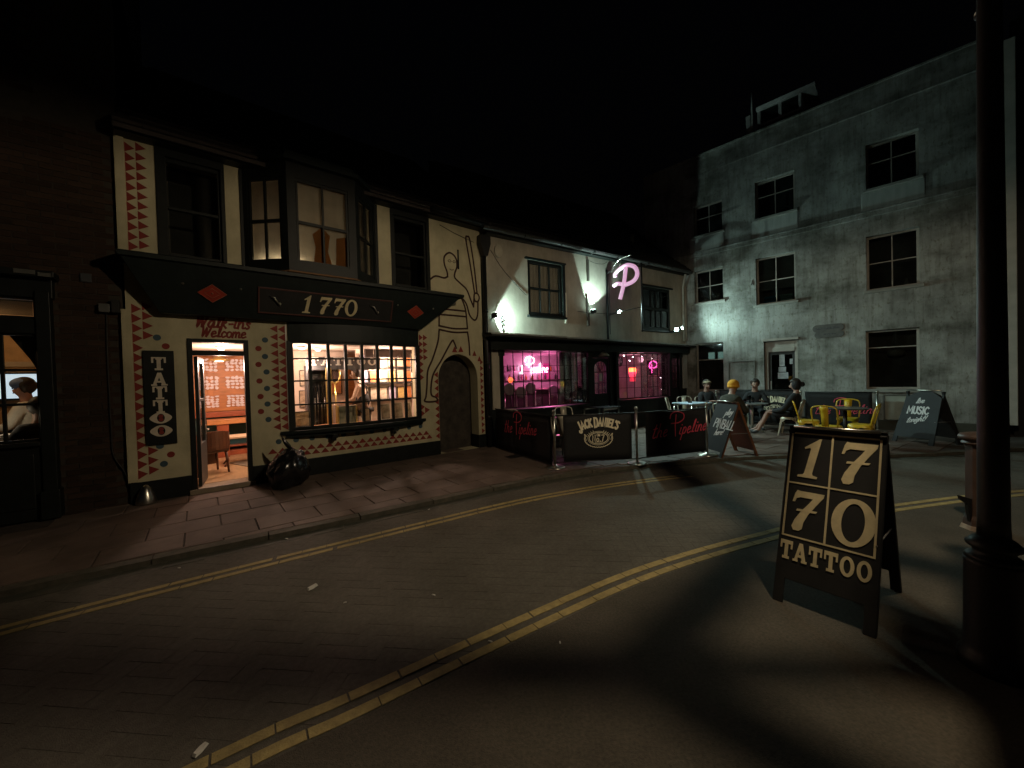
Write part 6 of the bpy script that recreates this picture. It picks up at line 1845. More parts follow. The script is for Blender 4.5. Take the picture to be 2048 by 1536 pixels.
def round_table(label, loc, r, m, h=.74, group="round terrace tables", legm=None):
    t = thing("terrace_table", label, "table", (loc[0], loc[1], Z_PAVE), 0, group)
    legm = legm or CASTIRON
    mb = MB(); mb.lathe([(.001, h - .03), (r - .01, h - .03), (r, h - .02), (r, h - .006), (r - .008, h), (.001, h)], n=28, smooth=False); mb.build("table_top", m, t)
    mb = MB(); mb.tube([(0, 0, h - .03), (0, 0, .05)], .035, 10); mb.build("column", legm, t)
    mb = MB()
    for k in range(4):
        a = pi / 4 + k * pi / 2; mb.tube([(0, 0, .07), (.2 * cos(a), .2 * sin(a), .045), (.27 * cos(a), .27 * sin(a), .012)], [.025, .018, .012], 7)
    mb.build("foot", legm, t)
    return t
def square_table(label, loc, rot, w, m, h=.74, group="square terrace tables"):
    t = thing("terrace_table", label, "table", (loc[0], loc[1], Z_PAVE), rot, group)
    mb = MB(); mb.box(-w / 2, w / 2, -w / 2, w / 2, h - .028, h); mb.build("table_top", m, t, bevel=.008)
    mb = MB(); a = w / 2 - .06
    mb.box(-a, a, -a, -a + .02, h - .08, h - .03); mb.box(-a, a, a - .02, a, h - .08, h - .03); mb.build("rail", STEEL, t)
    for sx in (-1, 1):
        for sy in (-1, 1):
            mb = MB(); mb.tube([(sx * (w / 2 - .05), sy * (w / 2 - .05), h - .03), (sx * (w / 2 - .03), sy * (w / 2 - .03), 0)], .016, 8); mb.build("leg", STEEL, t)
    return t

DARKTOP = mat("dark_table_top", (.05, .05, .052), .25, var=.2)
round_table("dark round table just behind the left hand barriers", (1.27, 7.72), .42, DARKTOP)
square_table("dark square table in front of the bar door", (2.33, 10.1), P.a + .1, .72, DARKTOP)
square_table("pale blue lit square metal table near the second bow window", (4.92, 10.55), radians(20), .72, mat("blue_lit_metal_top", (.56, .68, .80), .35, metal=.4))  # cold lamp's reflection on the metal put into the pale blue base colour
round_table("grey topped round table among the seated drinkers", (6.10, 9.80), .36, mat("zinc_top", (.30, .31, .31), .3, metal=.6), legm=STEEL)
round_table("dark round table ringed by the yellow chairs", (6.94, 8.02), .38, DARKTOP)

for lab, bt, tg in [("pale metal chair behind the dark round table, facing the street", (1.18, 8.95), (1.27, 7.72)),
                    ("pale metal chair half hidden behind the first pink lettered barrier", (-.06, 8.55), (.7, 7.4)),
                    ("pale metal chair seen through the gap beside the steel corner post", (.86, 7.05), (1.3, 7.7)),
                    ("pale metal chair turned sideways before the second bow window", (4.55, 11.35), (5.3, 10.9)),
                    ("pale metal chair deepest in the corner behind the blue lit table", (5.22, 11.7), (5.0, 10.6))]:
    c, r = chair_at(bt, tg); tolix(lab, c, r, CHAIRPALE, "pale metal terrace chairs")
for lab, bt, tg in [("yellow metal chair in profile, its back toward the drinkers", (6.28, 8.58), (6.94, 8.10)),
                    ("yellow metal chair with its back to the street", (5.93, 7.33), (6.94, 8.02)),
                    ("yellow metal chair facing the street behind the dark round table", (7.72, 8.84), (6.94, 8.02)),
                    ("yellow metal chair nearest the music chalkboard, turned to the table", (7.02, 7.36), (6.55, 7.95))]:
    c, r = chair_at(bt, tg); tolix(lab, c, r, YELLOW, "yellow metal chairs round a dark table")

# ---- the drinkers and their chairs
def glow_scarf(t, hd, hd2, che, fdir):
    mb = MB(); mb.prism([(-.07, -.09), (.07, -.09), (.09, .07), (-.09, .07)], -.004, .004)
    o = mb.build("shirt_print", mat("grey_shirt_print", (.28, .27, .25), .8, var=.6, scale=30), t); o.location = che + Vector((0, .166, .0)); o.rotation_euler = (radians(14), 0, pi)
def chair_under(label, loc, rot): tolix(label, loc, rot, CHAIRPALE, "chairs under the drinkers")
tgt = (6.10, 9.80)
A = (5.62, 11.15); ra = facing(A, tgt) - .3
chair_under("metal chair under the bare headed drinker by the corner window", A, ra)
def pale_band(t, hd, hd2, che, fdir):
    mb = MB(); mb.lathe([(.06, .085), (.108, .05), (.116, .01), (.05, .10)], tuple(hd2), 14); mb.build("hair_top", mat("fair_hair", (.30, .24, .15), .6), t)
person("dark clothed drinker with fair hair sitting by the corner window", (A[0], A[1], Z_PAVE), ra, CLOTH_BLACK, CLOTH_BLACK, hair=HAIR, lean=.02, seat=.47, extra=pale_band,
       armR=[(.25, .15, .66), (.10, .40, .74)], armL=[(-.25, .10, .66), (-.12, .36, .74)])
B_ = (4.92, 8.80); rb_ = facing(B_, tgt) - .12
chair_under("metal chair under the drinker in the mustard hat", B_, rb_)
person("drinker in a mustard knitted hat and dark coat with back to street", (B_[0], B_[1], Z_PAVE), rb_, CLOTH_OLIVE, CLOTH_OLIVE, hat=BEANIE, lean=.17, seat=.47, head_tilt=.05,
       armR=[(.29, .26, .62), (.16, .56, .74)], armL=[(-.29, .26, .62), (-.12, .55, .76)], legL=[(-.14, .42, .51), (-.15, .36, .09)], legR=[(.16, .42, .51), (.2, .25, .09)])
C_ = (6.66, 10.55); rc = facing(C_, tgt) + .15
chair_under("metal chair under the drinker facing the street", C_, rc)
person("broad drinker in a black sweater facing the street across the table", (C_[0], C_[1], Z_PAVE), rc, CLOTH_BLACK, CLOTH_BLACK, hair=HAIR, lean=.05, seat=.47, head_tilt=.06,
       armR=[(.30, .18, .64), (.14, .44, .76)], armL=[(-.30, .18, .64), (-.14, .44, .76)])
D_ = (6.62, 9.16); rd_ = radians(44)
chair_under("metal chair with open legs under the drinker in shorts", D_, rd_)
def hood(t, hd, hd2, che, fdir):
    mb = MB(); mb.ball(hd2 + Vector((0, -.045, -.03)), .122, 10, (1, .85, 1.15)); mb.ball(hd2 + Vector((.0, -.15, -.02)), .06, 8); mb.build("hood", CLOTH_BLACK, t)
    glow_scarf(t, hd, hd2, che, fdir)
person("drinker in black hoodie and shorts leaning back with bare calves crossed", (D_[0], D_[1], Z_PAVE), rd_, CLOTH_BLACK, CLOTH_BLACK, hair=HAIR, lean=-.12, seat=.47, shorts=True, extra=hood, head_tilt=.06,
       armR=[(.30, .10, .62), (.22, .36, .56)], armL=[(-.30, .08, .62), (-.16, .34, .58)], legL=[(-.10, .44, .56), (-.22, .62, .10)], legR=[(.08, .46, .52), (-.02, .72, .10)])

glassm = glass_mat("drinking_glass", (.9, .92, .92), 2.0, .05)
for k, (x, y, lab) in enumerate([(6.02, 9.74, "tall pale drink glass in the middle of the drinkers' table"), (5.88, 9.72, "short glass on the drinkers' table edge nearest the mustard hat"), (6.2, 9.9, "half full glass on the drinkers' table nearest the broad drinker")]):
    t = thing("drinking_glass", lab, "glass", (x, y, Z_PAVE + .741), 0, "glasses on the drinkers' table")
    mb = MB(); hh = (.20, .11, .14)[k]; mb.lathe([(.001, .0), (.030, .0), (.037, hh), (.033, hh), (.027, .012), (.001, .012)], n=14); mb.build("glass", glassm, t)
    mb = MB(); mb.lathe([(.001, .014), (.026, .014), (.030, hh * .7), (.001, hh * .7)], n=14); mb.build("drink", mat("pale_drink", (.55, .52, .45), .2), t)
ash = thing("ashtray", "small dark ashtray on the pale blue lit table", "ashtray", (4.85, 10.5, Z_PAVE + .741), 0)
mb = MB(); mb.lathe([(.001, 0), (.05, 0), (.055, .04), (.046, .04), (.04, .012), (.001, .012)], n=14); mb.build("bowl", BLACK, ash)
cup = thing("plastic_cup", "pale blue plastic cup held by the chair beside the corner post", "cup", (.98, 7.22, Z_PAVE + .455), 0)
mb = MB(); mb.lathe([(.001, 0), (.035, 0), (.045, .12), (.041, .12), (.032, .01), (.001, .01)], n=14); mb.build("cup_body", mat("pale_blue_plastic", (.5, .65, .78), .4), cup)

# ---- figures behind the windows
def straps(t, hd, hd2, che, fdir):
    for sx in (-1, 1):
        mb = MB(); mb.tube([(sx * .13, che.y + .02, che.z + .15), (sx * .06, che.y - .135, che.z + .05), (-sx * .06, che.y - .15, che.z - .08), (-sx * .12, che.y - .11, che.z - .17)], .010, 6); mb.build("strap", CLOTH_BLACK, t)
    link_mesh("bodice", skin_mesh("bodice", [((0, 0, che.z - .39), .160), ((0, che.y * .3, che.z - .21), .150), ((0, che.y * .75, che.z - .10), .150)], [(0, 1), (1, 2)], CLOTH_BLACK), t)
    mb = MB(); mb.ball(hd2 + Vector((0, -.04, .105)), .055, 8); mb.build("hair_bun", HAIR, t)
FAIRSKIN = mat("fair_skin", (.66, .45, .34), .55, var=.05)
wl_ = S.w(-1.20, 1.0, .12)
stl = thing("stool", "tall dark stool under the woman seated in the bow window", "stool", wl_, S.a)
mb = MB(); mb.lathe([(.001, .86), (.19, .86), (.20, .90), (.19, .945), (.001, .95)], n=20); mb.build("seat", BLACK, stl)
for k in range(4):
    mb = MB(); a = pi / 4 + k * pi / 2; mb.tube([(.13 * cos(a), .13 * sin(a), .87), (.2 * cos(a), .2 * sin(a), 0)], .014, 7); mb.build("leg", STEEL, stl)
wr_ = S.a + radians(62)
person("tattooed woman with a hair bun and crossed black straps seated with her back turned", wl_, wr_, CLOTH_BLACK, mat("patterned_skirt", (.20, .13, .08), .9, scale=16, c2=(.05, .035, .03)), hair=HAIR, lean=.10, seat=.93, bare_back=True, sleeves=False, extra=straps, skin=FAIRSKIN,
       armL=[(-.28, .16, 1.14), (-.30, .44, 1.06)], armR=[(.26, .14, 1.12), (.12, .42, 1.10)], legL=[(-.13, .42, .92), (-.14, .40, .48)], legR=[(.14, .42, .93), (.18, .36, .46)])
def cap(t, hd, hd2, che, fdir):
    mb = MB(); mb.ball(hd2 + Vector((0, 0, .03)), .115, 10, (1, 1.05, .8)); mb.prism([(-.07, -.008), (.07, -.008), (.06, .008), (-.06, .008)], .0, .12); mb.build("cap", mat("blue_cap", (.12, .18, .34), .7), t)
pb = S.w(-5.74, 1.45, .12)
person("pub drinker in a white top and blue cap standing out against the pale screen", pb, S.a + radians(75), CLOTH_WHITE, CLOTH_GREY, lean=.05, seat=.80, extra=cap, hair=HAIR, legL=[(-.12, .40, .86), (-.13, .36, .45)], legR=[(.12, .40, .86), (.13, .36, .45)], skin=mat("ruddy_skin", (.42, .22, .17), .55))
ps_ = thing("stool", "tall wooden stool under the pub drinker in white", "stool", pb, S.a)
mb = MB(); mb.lathe([(.001, .80), (.18, .80), (.18, .86), (.001, .87)], n=16); mb.build("seat", WOOD_MID, ps_)
for k in range(4):
    mb = MB(); a = pi / 4 + k * pi / 2; mb.tube([(.12 * cos(a), .12 * sin(a), .8), (.18 * cos(a), .18 * sin(a), 0)], .016, 7); mb.build("leg", WOOD_MID, ps_)
pb2 = S.w(-5.52, .72, .12)
person("dark silhouetted pub drinker sitting low against the window sill", pb2, S.a + radians(20), CLOTH_BLACK, CLOTH_BLACK, hair=HAIR, lean=.04, seat=.52)
ps2 = thing("pub_chair", "low dark pub chair under the silhouetted drinker", "chair", pb2, S.a + radians(20))
mb = MB(); mb.box(-.2, .2, -.2, .2, .44, .48); mb.build("seat", WOOD_MID, ps2)
mb = MB(); mb.box(-.2, .2, -.22, -.19, .48, .85); mb.build("backrest", WOOD_MID, ps2)
for sx in (-.17, .17):
    for sy in (-.17, .17):
        mb = MB(); mb.box(sx - .02, sx + .02, sy - .02, sy + .02, 0, .44); mb.build("leg", WOOD_MID, ps2)

# ---- barriers
def post(label, x, y, h=1.0, flat=False):
    t = thing("barrier_post", label, "post", (x, y, Z_PAVE), 0, "steel posts of the terrace barrier")
    mb = MB(); mb.tube([(0, 0, .02), (0, 0, h - .04)], .021, 12); mb.build("tube", STEEL, t)
    mb = MB(); mb.lathe([(.001, 0), (.165, 0), (.17, .008), (.15, .020), (.03, .030), (.022, .06)], n=24); mb.build("base", STEEL, t)
    mb = MB(); mb.lathe([(.021, h - .06), (.032, h - .055), (.032, h - .02), (.020, h - .008), (.001, h - .005)], n=14)
    mb.build("cap", STEEL, t)
    return t
POSTS = [(.70, 6.55), (2.14, 6.67), (3.63, 7.20)]
post("steel post at the street corner of the terrace barrier", *POSTS[0])
post("steel post between the cream lettered and pink lettered barriers", *POSTS[1])
post("steel post beside the pinball chalkboard", *POSTS[2])

def banner(label, a, b, z0, z1, in0, in1, painter=None, sag=.012):
    a, b = Vector(a), Vector(b); d = b - a; L0 = d.length; ang = atan2(d.y, d.x)
    t = thing("canvas_barrier", label, "barrier", (a.x, a.y, Z_PAVE), ang, "black canvas barriers round the terrace")
    nx, nz = 16, 6; vs = []; fs = []
    for j in range(nz + 1):
        for i in range(nx + 1):
            fx, fz = i / nx, j / nz
            x = in0 + (L0 - in0 - in1) * fx
            y = .006 * sin(fx * 9 + fz * 2) * sin(pi * fz)
            vs.append((x, y, z0 + (z1 - z0) * fz - sag * sin(pi * fx) * fz))
    for j in range(nz):
        for i in range(nx):
            k = j * (nx + 1) + i; fs.append((k, k + 1, k + nx + 2, k + nx + 1))
    mb = MB(); mb.add(vs, fs, True); cv = mb.build("canvas", CANVAS, t)
    so = cv.modifiers.new("cloth", 'SOLIDIFY'); so.thickness = .006
    for zz, rr_ in ((z1 + .005, .013), (z0, .009)):
        mb = MB(); mb.tube([(.02, 0, zz), (L0 - .02, 0, zz)], rr_, 8); mb.build("rail", CASTIRON, t)
    if callable(painter): painter(t, in0, L0 - in1)
    return t
def pipeline_print(cx, base, sc):
    def f(t, x0, x1):
        mb = MB(); xm = x0 + (x1 - x0) * cx
        write(mb, "the", .26 * sc, xm - .52 * sc, base - .03 * sc, .018 * sc, -.014, slant=.35, rise=.06, track=.08)
        P_ = [(v.x, v.y) for v in catmull([(.03, .36, 0), (.06, .45, 0), (.20, .50, 0), (.36, .44, 0), (.36, .33, 0), (.24, .26, 0), (.06, .25, 0)], 5)]
        mb.ribbon([(xm - .10 * sc + a * sc, base + b * sc * .92) for a, b in P_], .020 * sc, -.0145, .003)
        mb.ribbon([(xm + .08 * sc, base + .40 * sc), (xm + .05 * sc, base + .18 * sc), (xm + .05 * sc, base - .02 * sc)], .020 * sc, -.0150, .003)
        write(mb, "ipeline", .25 * sc, xm + .13 * sc, base + .0 * sc, .019 * sc, -.014, slant=.35, rise=.07, track=.07)
        mb.build("pink_script", PINKPRINT, t)
    return f
def whiskey_print(t, x0, x1):
    xm = (x0 + x1) / 2 + .01
    mb = MB(); r = .78; cz = .685 - r
    txt = "JACK DANIEL'S"; big = {0, 5}
    ws = []
    for k, ch in enumerate(txt):
        s_ = .165 if k in big else .135
        if ch == ' ': s_ = .10
        if ch == "'": s_ = .10
        ws.append((HAND[ch][0] * s_ * .78 + .006, s_))
    W = sum(w for w, _ in ws); a = -W / 2; kk = 0
    for ch, (w, s_) in zip(txt, ws):
        th_ = (a + w / 2) / r; a += w
        s2 = s_ * (1 if ch != "'" else 1.35)
        for g, sm in [(q, True) for q in HAND[ch][1]] + [(q, False) for q in HAND[ch][2]]:
            pts = [(v.x, v.y) for v in catmull([(p[0], p[1], 0) for p in g], 4)] if sm and len(g) > 2 else g
            out = []
            for (gx, gy) in pts:
                lx = (gx - HAND[ch][0] / 2) * s2 * .78; ly = gy * s2 - (.02 if ch in 'JD' and s_ > .15 else 0)
                out.append((xm + (r + ly) * sin(th_ + lx / r), cz + (r + ly) * cos(th_ + lx / r)))
            kk += 1; mb.ribbon(out, .030, -.013 - .0003 * (kk % 9), .003)
    mb.build("arched_lettering", CREAMPRINT, t)
    em = MB(); zc = .475
    for rx, rz, w in ((.165, .098, .012), (.188, .118, .007)):
        em.ribbon([(xm + rx * cos(2 * pi * k / 40), zc + rz * sin(2 * pi * k / 40)) for k in range(41)], w, -.013, .003)
    def leaf(a, rr): return xm + rr * 1.55 * cos(a), zc + rr * sin(a)
    for sgn in (-1, 1):
        pts = []
        for k in range(40):
            f = k / 39; an = radians(-90) + sgn * radians(112) * f
            rr = .145 + .010 * abs(sin(k * .9)) ; pts.append((xm + rr * 1.62 * cos(an), zc - .005 + rr * 1.0 * sin(an)))
        em.ribbon(pts, .011, -.0134, .003)
        pts = [(xm + .20 * sgn, zc + .03), (xm + .245 * sgn, zc + .075), (xm + .235 * sgn, zc + .02), (xm + .215 * sgn, zc - .03)]
        em.ribbon([(v.x, v.y) for v in catmull([(p[0], p[1], 0) for p in pts], 4)], .009, -.0138, .003)
        for k in range(4):
            an = radians(90) - sgn * radians(28 + 12 * k)
            em.ribbon([(xm + .19 * cos(an), zc + .118 * sin(an)), (xm + .225 * cos(an + .05 * sgn), zc + .145 * sin(an + .05 * sgn))], .008, -.0142, .003)
    write(em, "Old", .045, xm, zc + .034, .009, -.013, center=True)
    write(em, "No.7", .112, xm, zc - .056, .014, -.013, center=True, track=.10)
    em.ribbon([(xm - .06, zc - .068), (xm + .06, zc - .068)], .010, -.0133, .003)
    em.build("oval_emblem", CREAMPRINT, t)
z0b, z1b = .09, .88
banner("black canvas barrier with dim pink script running back to the wall", (-.40, 8.58), POSTS[0], .02, .87, .04, .10, pipeline_print(.42, .44, .95))
banner("black canvas barrier with cream arched lettering and oval emblem", POSTS[0], POSTS[1], z0b, z1b, .155, .09, whiskey_print)
banner("black canvas barrier with bright pink script beside the pinball chalkboard", POSTS[1], POSTS[2], z0b, z1b, .20, .03, pipeline_print(.43, .44, .92))
ra_ = R.w(.85, -.42, 0); rb2_ = R.w(2.88, -.42, 0); rc_ = R.w(2.98, -.42, 0); rd2_ = R.w(4.36, -.42, 0)
banner("black canvas barrier with cream lettering half hidden behind the drinkers", (ra_.x, ra_.y), (rb2_.x, rb2_.y), .08, 1.0, .04, .04, lambda t, a, b: whiskey_print(t, a + .42, b + .42))
banner("black canvas barrier with pink script behind the yellow chairs", (rc_.x, rc_.y), (rd2_.x, rd2_.y), .06, .95, .03, .03, pipeline_print(.5, .40, .9))
for k, (u, lab) in enumerate([(2.92, "steel post against the grey house behind the drinker in shorts"), (4.42, "steel post against the grey house nearest the music chalkboard"), (.80, "steel post in the corner by the bright shop window")]):
    p = R.w(u, -.42, 0); post(lab, p.x, p.y)
dfr = thing("low_door", "pale panelled cupboard front low on the house wall behind the yellow chairs", "panel", R.w(4.85, -.045, .32), R.a)
mb = MB(); mb.box(-.30, .45, -.008, .0, 0, .58); mb.build("panel", mat("pale_green_panel", (.36, .38, .33), .8, scale=5), dfr)
mb = MB(); mb.box(-.33, -.30, -.016, .0, -.02, .60); mb.box(-.33, .48, -.014, .0, .58, .61); mb.build("edge", mat("dark_edge", (.09, .09, .08), .8), dfr)

# ---- folding boards
def aboard(name, label, F1, F2, s, h, face_m, back_m, z0, shape=None, painter=None, cat="sign board", foot=.0, inner=None, frame_m=None):
    F1, F2 = Vector(F1), Vector(F2); d = F2 - F1; w = d.length; ang = atan2(d.y, d.x)
    t = thing(name, label, cat, (F1.x, F1.y, z0), ang, None)
    L0 = sqrt((s / 2) ** 2 + h * h); tilt = atan2(s / 2, h)
    shape = shape or [(0, 0), (.06, 0), (.06, foot), (w - .06, foot), (w - .06, 0), (w, 0), (w, L0), (0, L0)]
    mb = MB(); mb.prism(shape, 0, .018); fo = mb.build("front_panel", face_m, t, (0, 0, 0), (-tilt, 0, 0), bevel=.003)
    mb = MB(); mb.prism(shape, -.018, 0); bo = mb.build("rear_panel", back_m, t, (0, s, 0), (tilt, 0, 0), bevel=.003)
    if inner:
        mb = MB(); mb.box(.055, w - .055, -.026, -.019, foot + .06, L0 - .07); mb.build("rear_inset", inner, bo)
    fr = MB(); frw = .035
    fr.box(0, frw, .018, .04, 0, L0 - .02); fr.box(w - frw, w, .018, .04, 0, L0 - .02); fr.build("batten", frame_m or back_m, fo)
    fr = MB(); fr.box(0, frw, -.04, -.018, 0, L0 - .02); fr.box(w - frw, w, -.04, -.018, 0, L0 - .02); fr.build("batten", frame_m or back_m, bo)
    mb = MB(); mb.tube([(.03, s / 2 - .02, h - .005), (w - .03, s / 2 - .02, h - .005)], .012, 8); mb.build("hinge", STEEL, t)
    mb = MB(); mb.tube([(w - .02, s * .20, h * .42), (w - .02, s * .80, h * .42)], .005, 6); mb.build("stay_cord", mat("grey_cord", (.25, .25, .25)), t)
    if painter: painter(fo, w, L0)
    return t
def numerals_print(fo, w, L0):
    mb = MB(); a, b, c, d = .018, w - .022, .445, 1.195; k = .011
    mb.box(a, b, -.004, 0, d - k, d); mb.box(a, b, -.004, 0, c, c + k); mb.box(a, a + k, -.004, 0, c + k, d - k); mb.box(b - k, b, -.004, 0, c + k, d - k)
    m = (a + b) / 2 - .005; h_ = .825
    mb.box(m - k / 2, m + k / 2, -.004, 0, c + k, d - k); mb.box(a + k, m - k / 2, -.0038, 0, h_ - k / 2, h_ + k / 2); mb.box(m + k / 2, b - k, -.0038, 0, h_ - k / 2, h_ + k / 2)
    mb.build("gold_lines", GOLD, fo)
    for ch, x, z, hh in (('1', .075, .872, .285), ('7', m + .035, .872, .285), ('7', .045, .497, .280), ('0', m + .022, .478, .305)):
        mb = MB(); big_digit(mb, ch, x, z, hh, 0, .004); mb.build("numeral", GOLD, fo)
    lw = (b - a) / 6.25
    for k_, ch in enumerate("TATTOO"):
        mb = MB(); slab_letter(mb, ch, a + .0 + k_ * (b - a) / 6, .292, lw * .90, .125, 0, .004); mb.build("letter", GOLD, fo)
aboard("sandwich_board", "black folding board with gold numerals in four squares beside lamp post", (1.78, 2.67), (2.10, 2.24), .80, 1.18, BLACK_MATT, BLACK_MATT, .004, painter=numerals_print, foot=.16)
def pinball_print(fo, w, L0):
    mb = MB()
    write(mb, "play", .12, .33, .79, .016, 0, slant=.3, rise=.15)
    write(mb, "PINBALL", .170, .115, .545, .019, 0, slant=.12, rise=-.03, track=-.015)
    write(mb, "here!", .12, .22, .385, .015, 0, slant=.3, rise=.18)
    mb.build("chalk_lettering", CHALK, fo)
aboard("chalkboard", "black chalkboard inviting pinball play with a brown back beside the barrier", (3.65, 7.50), (3.73, 6.92), .76, 1.0, CHALKBOARD, BOARDBROWN, Z_PAVE, painter=pinball_print, foot=.10, inner=mat("red_brown_inset", (.20, .055, .02), .5), cat="chalkboard")
def music_print(fo, w, L0):
    mb = MB()
    write(mb, "live", .11, .22, .84, .014, 0, slant=.3, rise=.12)
    write(mb, "MUSIC", .15, .11, .62, .027, 0, slant=-.05, rise=.0, track=.0)
    write(mb, "tonight!", .11, .14, .42, .014, 0, slant=.3, rise=.22)
    mb.build("chalk_lettering", mat("dim_chalk", (.62, .62, .62), .8, var=.2, scale=40), fo)
LM = sqrt(.35 ** 2 + 1.07 ** 2)
mw2 = sqrt(.05 ** 2 + .62 ** 2) + .04
aboard("chalkboard", "dark chalkboard with crested top announcing music in the far roadway edge", (8.02, 8.10), (8.10, 7.46), .70, 1.07, CHALKBOARD, BLACK_MATT, Z_PAVE,
       shape=[(-.04, 0), (.05, 0), (.05, .12), (mw2 - .06, .12), (mw2 - .06, 0), (mw2 + .03, 0), (mw2 - .03, LM * .86), (mw2 * .62, LM), (mw2 * .42, LM), (.02, LM * .86)], painter=music_print, cat="chalkboard")

# ================================================================ STREET FURNITURE
# bin bag
bag = thing("bin_bag", "tied black plastic bin bag slumped against the shop front by the door", "bin bag", (-3.40, 5.80, Z_PAVE), .5)
bm = bmesh.new(); bmesh.ops.create_icosphere(bm, subdivisions=4, radius=1)
from mathutils import noise as mnoise
for v in bm.verts:
    p = v.co.copy(); a = atan2(p.y, p.x)
    n1 = mnoise.noise(p * 1.3 + Vector((3, 1, 7))); n2 = mnoise.noise(p * 3.1); n3 = abs(mnoise.noise(Vector((p.x * 4.5, p.y * 4.5, p.z * 2.2)))); n4 = abs(mnoise.noise(p * 9))
    r = 1 + .22 * n1 + .12 * n2 - .17 * n3 - .07 * n4
    z = p.z
    taper = 1 - .45 * max(0, z) ** 2.5
    fold = 1 + .10 * sin(a * 9 + 2 * n1) * max(0, z)
    v.co = Vector((p.x * r * .285 * taper * fold + .04 * z, p.y * r * .26 * taper * fold, max(0.002, .27 + z * r * .31)))
me = bpy.data.meshes.new("sack"); bm.to_mesh(me); bm.free(); me.materials.append(BINBAG)
for p in me.polygons: p.use_smooth = True
link_mesh("sack", me, bag)
mb = MB(); mb.tube(catmull([(.04, 0, .50), (.03, .01, .56), (.0, 0, .61), (-.05, -.01, .69), (-.09, .0, .78)], 4), [.085, .07, .055, .045, .032, .026, .024, .027, .032, .034, .033, .030, .026, .022, .018, .012, .006], 9); mb.build("knot", BINBAG, bag)
# metal cone by the plinth
cone = thing("metal_guard", "small shiny bell shaped metal guard at the foot of the black plinth", "guard stone", S.w(-4.47, -.10, Z_PAVE - .01), 0)
mb = MB(); mb.lathe([(.105, 0), (.11, .03), (.105, .07), (.085, .14), (.055, .21), (.022, .255), (.001, .262)], n=20); mb.build("bell", STEEL, cone)
# drain cover
dc = thing("drain_cover", "small dark square drain cover in the paving by the terrace corner", "drain cover", (-.02, 7.55, Z_PAVE + .003), .6)
mb = MB(); mb.box(-.14, .14, -.11, .11, -.01, .004); mb.build("plate", CASTIRON, dc, bevel=.004)
for k in range(4):
    mb = MB(); mb.box(-.11, .11, -.085 + .05 * k, -.065 + .05 * k, .004, .008); mb.build("rib", CASTIRON, dc)
# bollard
bo = thing("bollard", "stout brown painted bollard with rounded cap standing behind lamp post", "bollard", (4.53, 3.72, .0), .2)
mb = MB(); n = 8
mb.lathe([(.125, .0), (.13, .03), (.12, .10), (.108, .14), (.104, .80), (.110, .83)], n=8, smooth=False); mb.build("shaft", BOLLARD_M, bo, bevel=.006)
mb = MB(); mb.lathe([(.11, .83), (.13, .835), (.13, .850), (.118, .858), (.118, .872), (.146, .88), (.15, .905), (.135, .93), (.07, .945), (.001, .95)], n=24); mb.build("cap", BOLLARD_M, bo)
mb = MB(); mb.prism([(-.10, .30), (-.22, .34), (-.21, .30), (-.15, .26), (-.12, .08), (-.10, .08)], -.012, .012); mb.build("fin", CASTIRON, bo, (0, 0, 0), (0, 0, -.2))
mb = MB(); mb.lathe([(.137, -.002), (.147, .0), (.135, .035), (.121, .05)], n=8, smooth=False); mb.build("worn_foot", mat("chipped_grey_paint", (.42, .36, .28), .8, scale=6, c2=(.12, .07, .045)), bo)

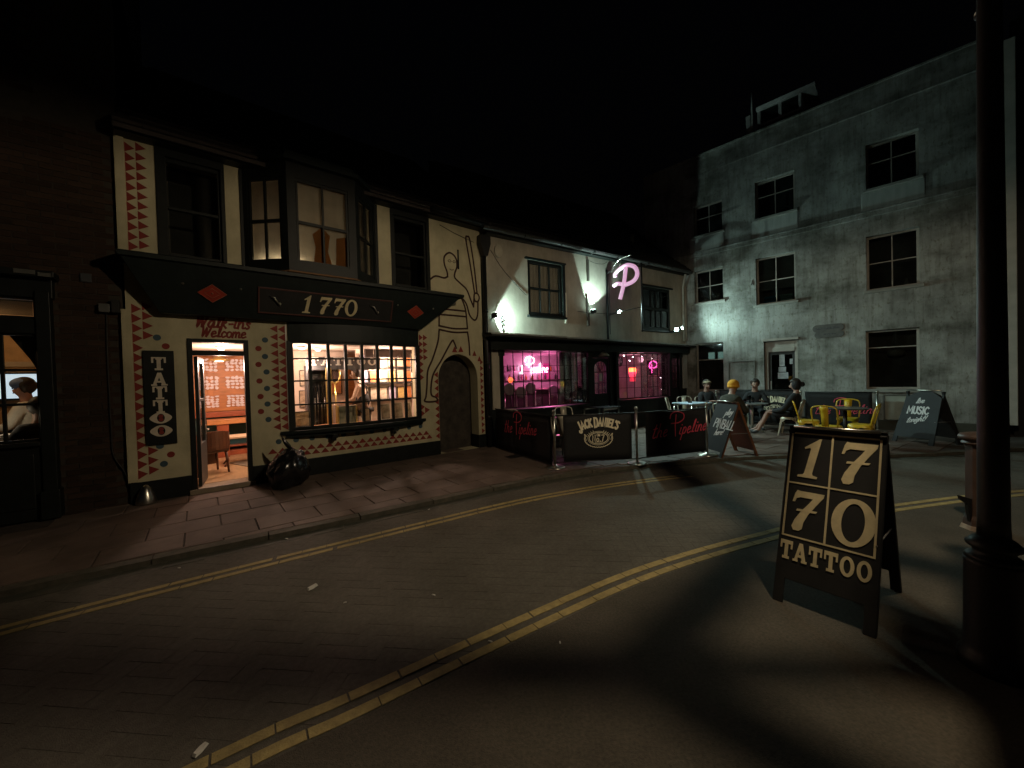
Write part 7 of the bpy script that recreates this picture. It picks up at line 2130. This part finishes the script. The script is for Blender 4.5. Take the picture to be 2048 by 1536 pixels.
# lamp post close to the camera; its lantern hangs over the frame
lp = thing("lamp_post", "black cast iron lamp post on a thick pedestal beside the sandwich board", "lamp post", (2.50, 2.0, .0), radians(43))
mb = MB(); mb.lathe([(.135, 0), (.135, .06), (.115, .09), (.110, .12), (.107, .56), (.108, .58)], n=24); mb.build("pedestal", CASTIRON, lp)
mb = MB(); mb.lathe([(.108, .58), (.098, .60), (.074, .615), (.078, .63), (.098, .645), (.102, .66), (.08, .685), (.060, .70)], n=24); mb.build("collar", CASTIRON, lp)
mb = MB(); mb.lathe([(.060, .70), (.057, .78), (.053, 1.6), (.046, 2.8), (.042, 3.75), (.06, 3.78), (.06, 3.82), (.040, 3.86), (.035, 3.98)], n=20); mb.build("shaft", CASTIRON, lp)
mb = MB(); mb.tube([(-.34, 0, 3.62), (.34, 0, 3.62)], .020, 8); mb.ball((-.36, 0, 3.62), .032, 8); mb.ball((.36, 0, 3.62), .032, 8); mb.build("ladder_bar", CASTIRON, lp)
lt = MB()
zb, zt, wb, wt = 4.02, 4.52, .138, .23
for k in range(4):
    a0, a1 = pi / 4 + k * pi / 2, pi / 4 + (k + 1) * pi / 2
    q = [Vector((wb * sqrt(2) * cos(a0), wb * sqrt(2) * sin(a0), zb)), Vector((wt * sqrt(2) * cos(a0), wt * sqrt(2) * sin(a0), zt)), Vector((wb * sqrt(2) * cos(a1), wb * sqrt(2) * sin(a1), zb)), Vector((wt * sqrt(2) * cos(a1), wt * sqrt(2) * sin(a1), zt))]
    lt.tube([q[0], q[1]], .022, 6); lt.tube([q[0], q[2]], .020, 6); lt.tube([q[1], q[3]], .020, 6)
    lt.tube([(0, 0, 3.96), q[0]], .012, 6)
lt.box(-.050, .050, -.050, .050, zb - .012, zb + .012)
for (x0, x1, y0, y1) in ((-.158, .158, -.158, -.118), (-.158, .158, .118, .158), (-.158, -.118, -.118, .118), (.118, .158, -.118, .118)): lt.box(x0, x1, y0, y1, zb - .014, zb + .010)
for k in range(4):
    a_ = pi / 4 + k * pi / 2; lt.tube([(0, 0, zb - .001), (.17 * cos(a_), .17 * sin(a_), zb - .002)], .014, 6)
lt.lathe([(.35, zt), (.30, zt + .06), (.12, zt + .26), (.05, zt + .32), (.06, zt + .38), (.001, zt + .42)], n=4, smooth=False)
lant = lt.build("lantern", CASTIRON, lp)
mb = MB(); mb.lathe([(.001, zt + .055), (.05, zt + .055), (.05, zt + .07), (.001, zt + .07)], n=16); mb.build("bulb", emit("street_bulb", WARM, 20), lp)
lamp("street_light", 'POINT', lp.location + Vector((0, 0, zt - .03)), STREET_W * .42, WARM, .02)
lamp("street_light", 'POINT', lp.location + Vector((0, 0, zt + .03)), STREET_W * .58, WARM, .02)
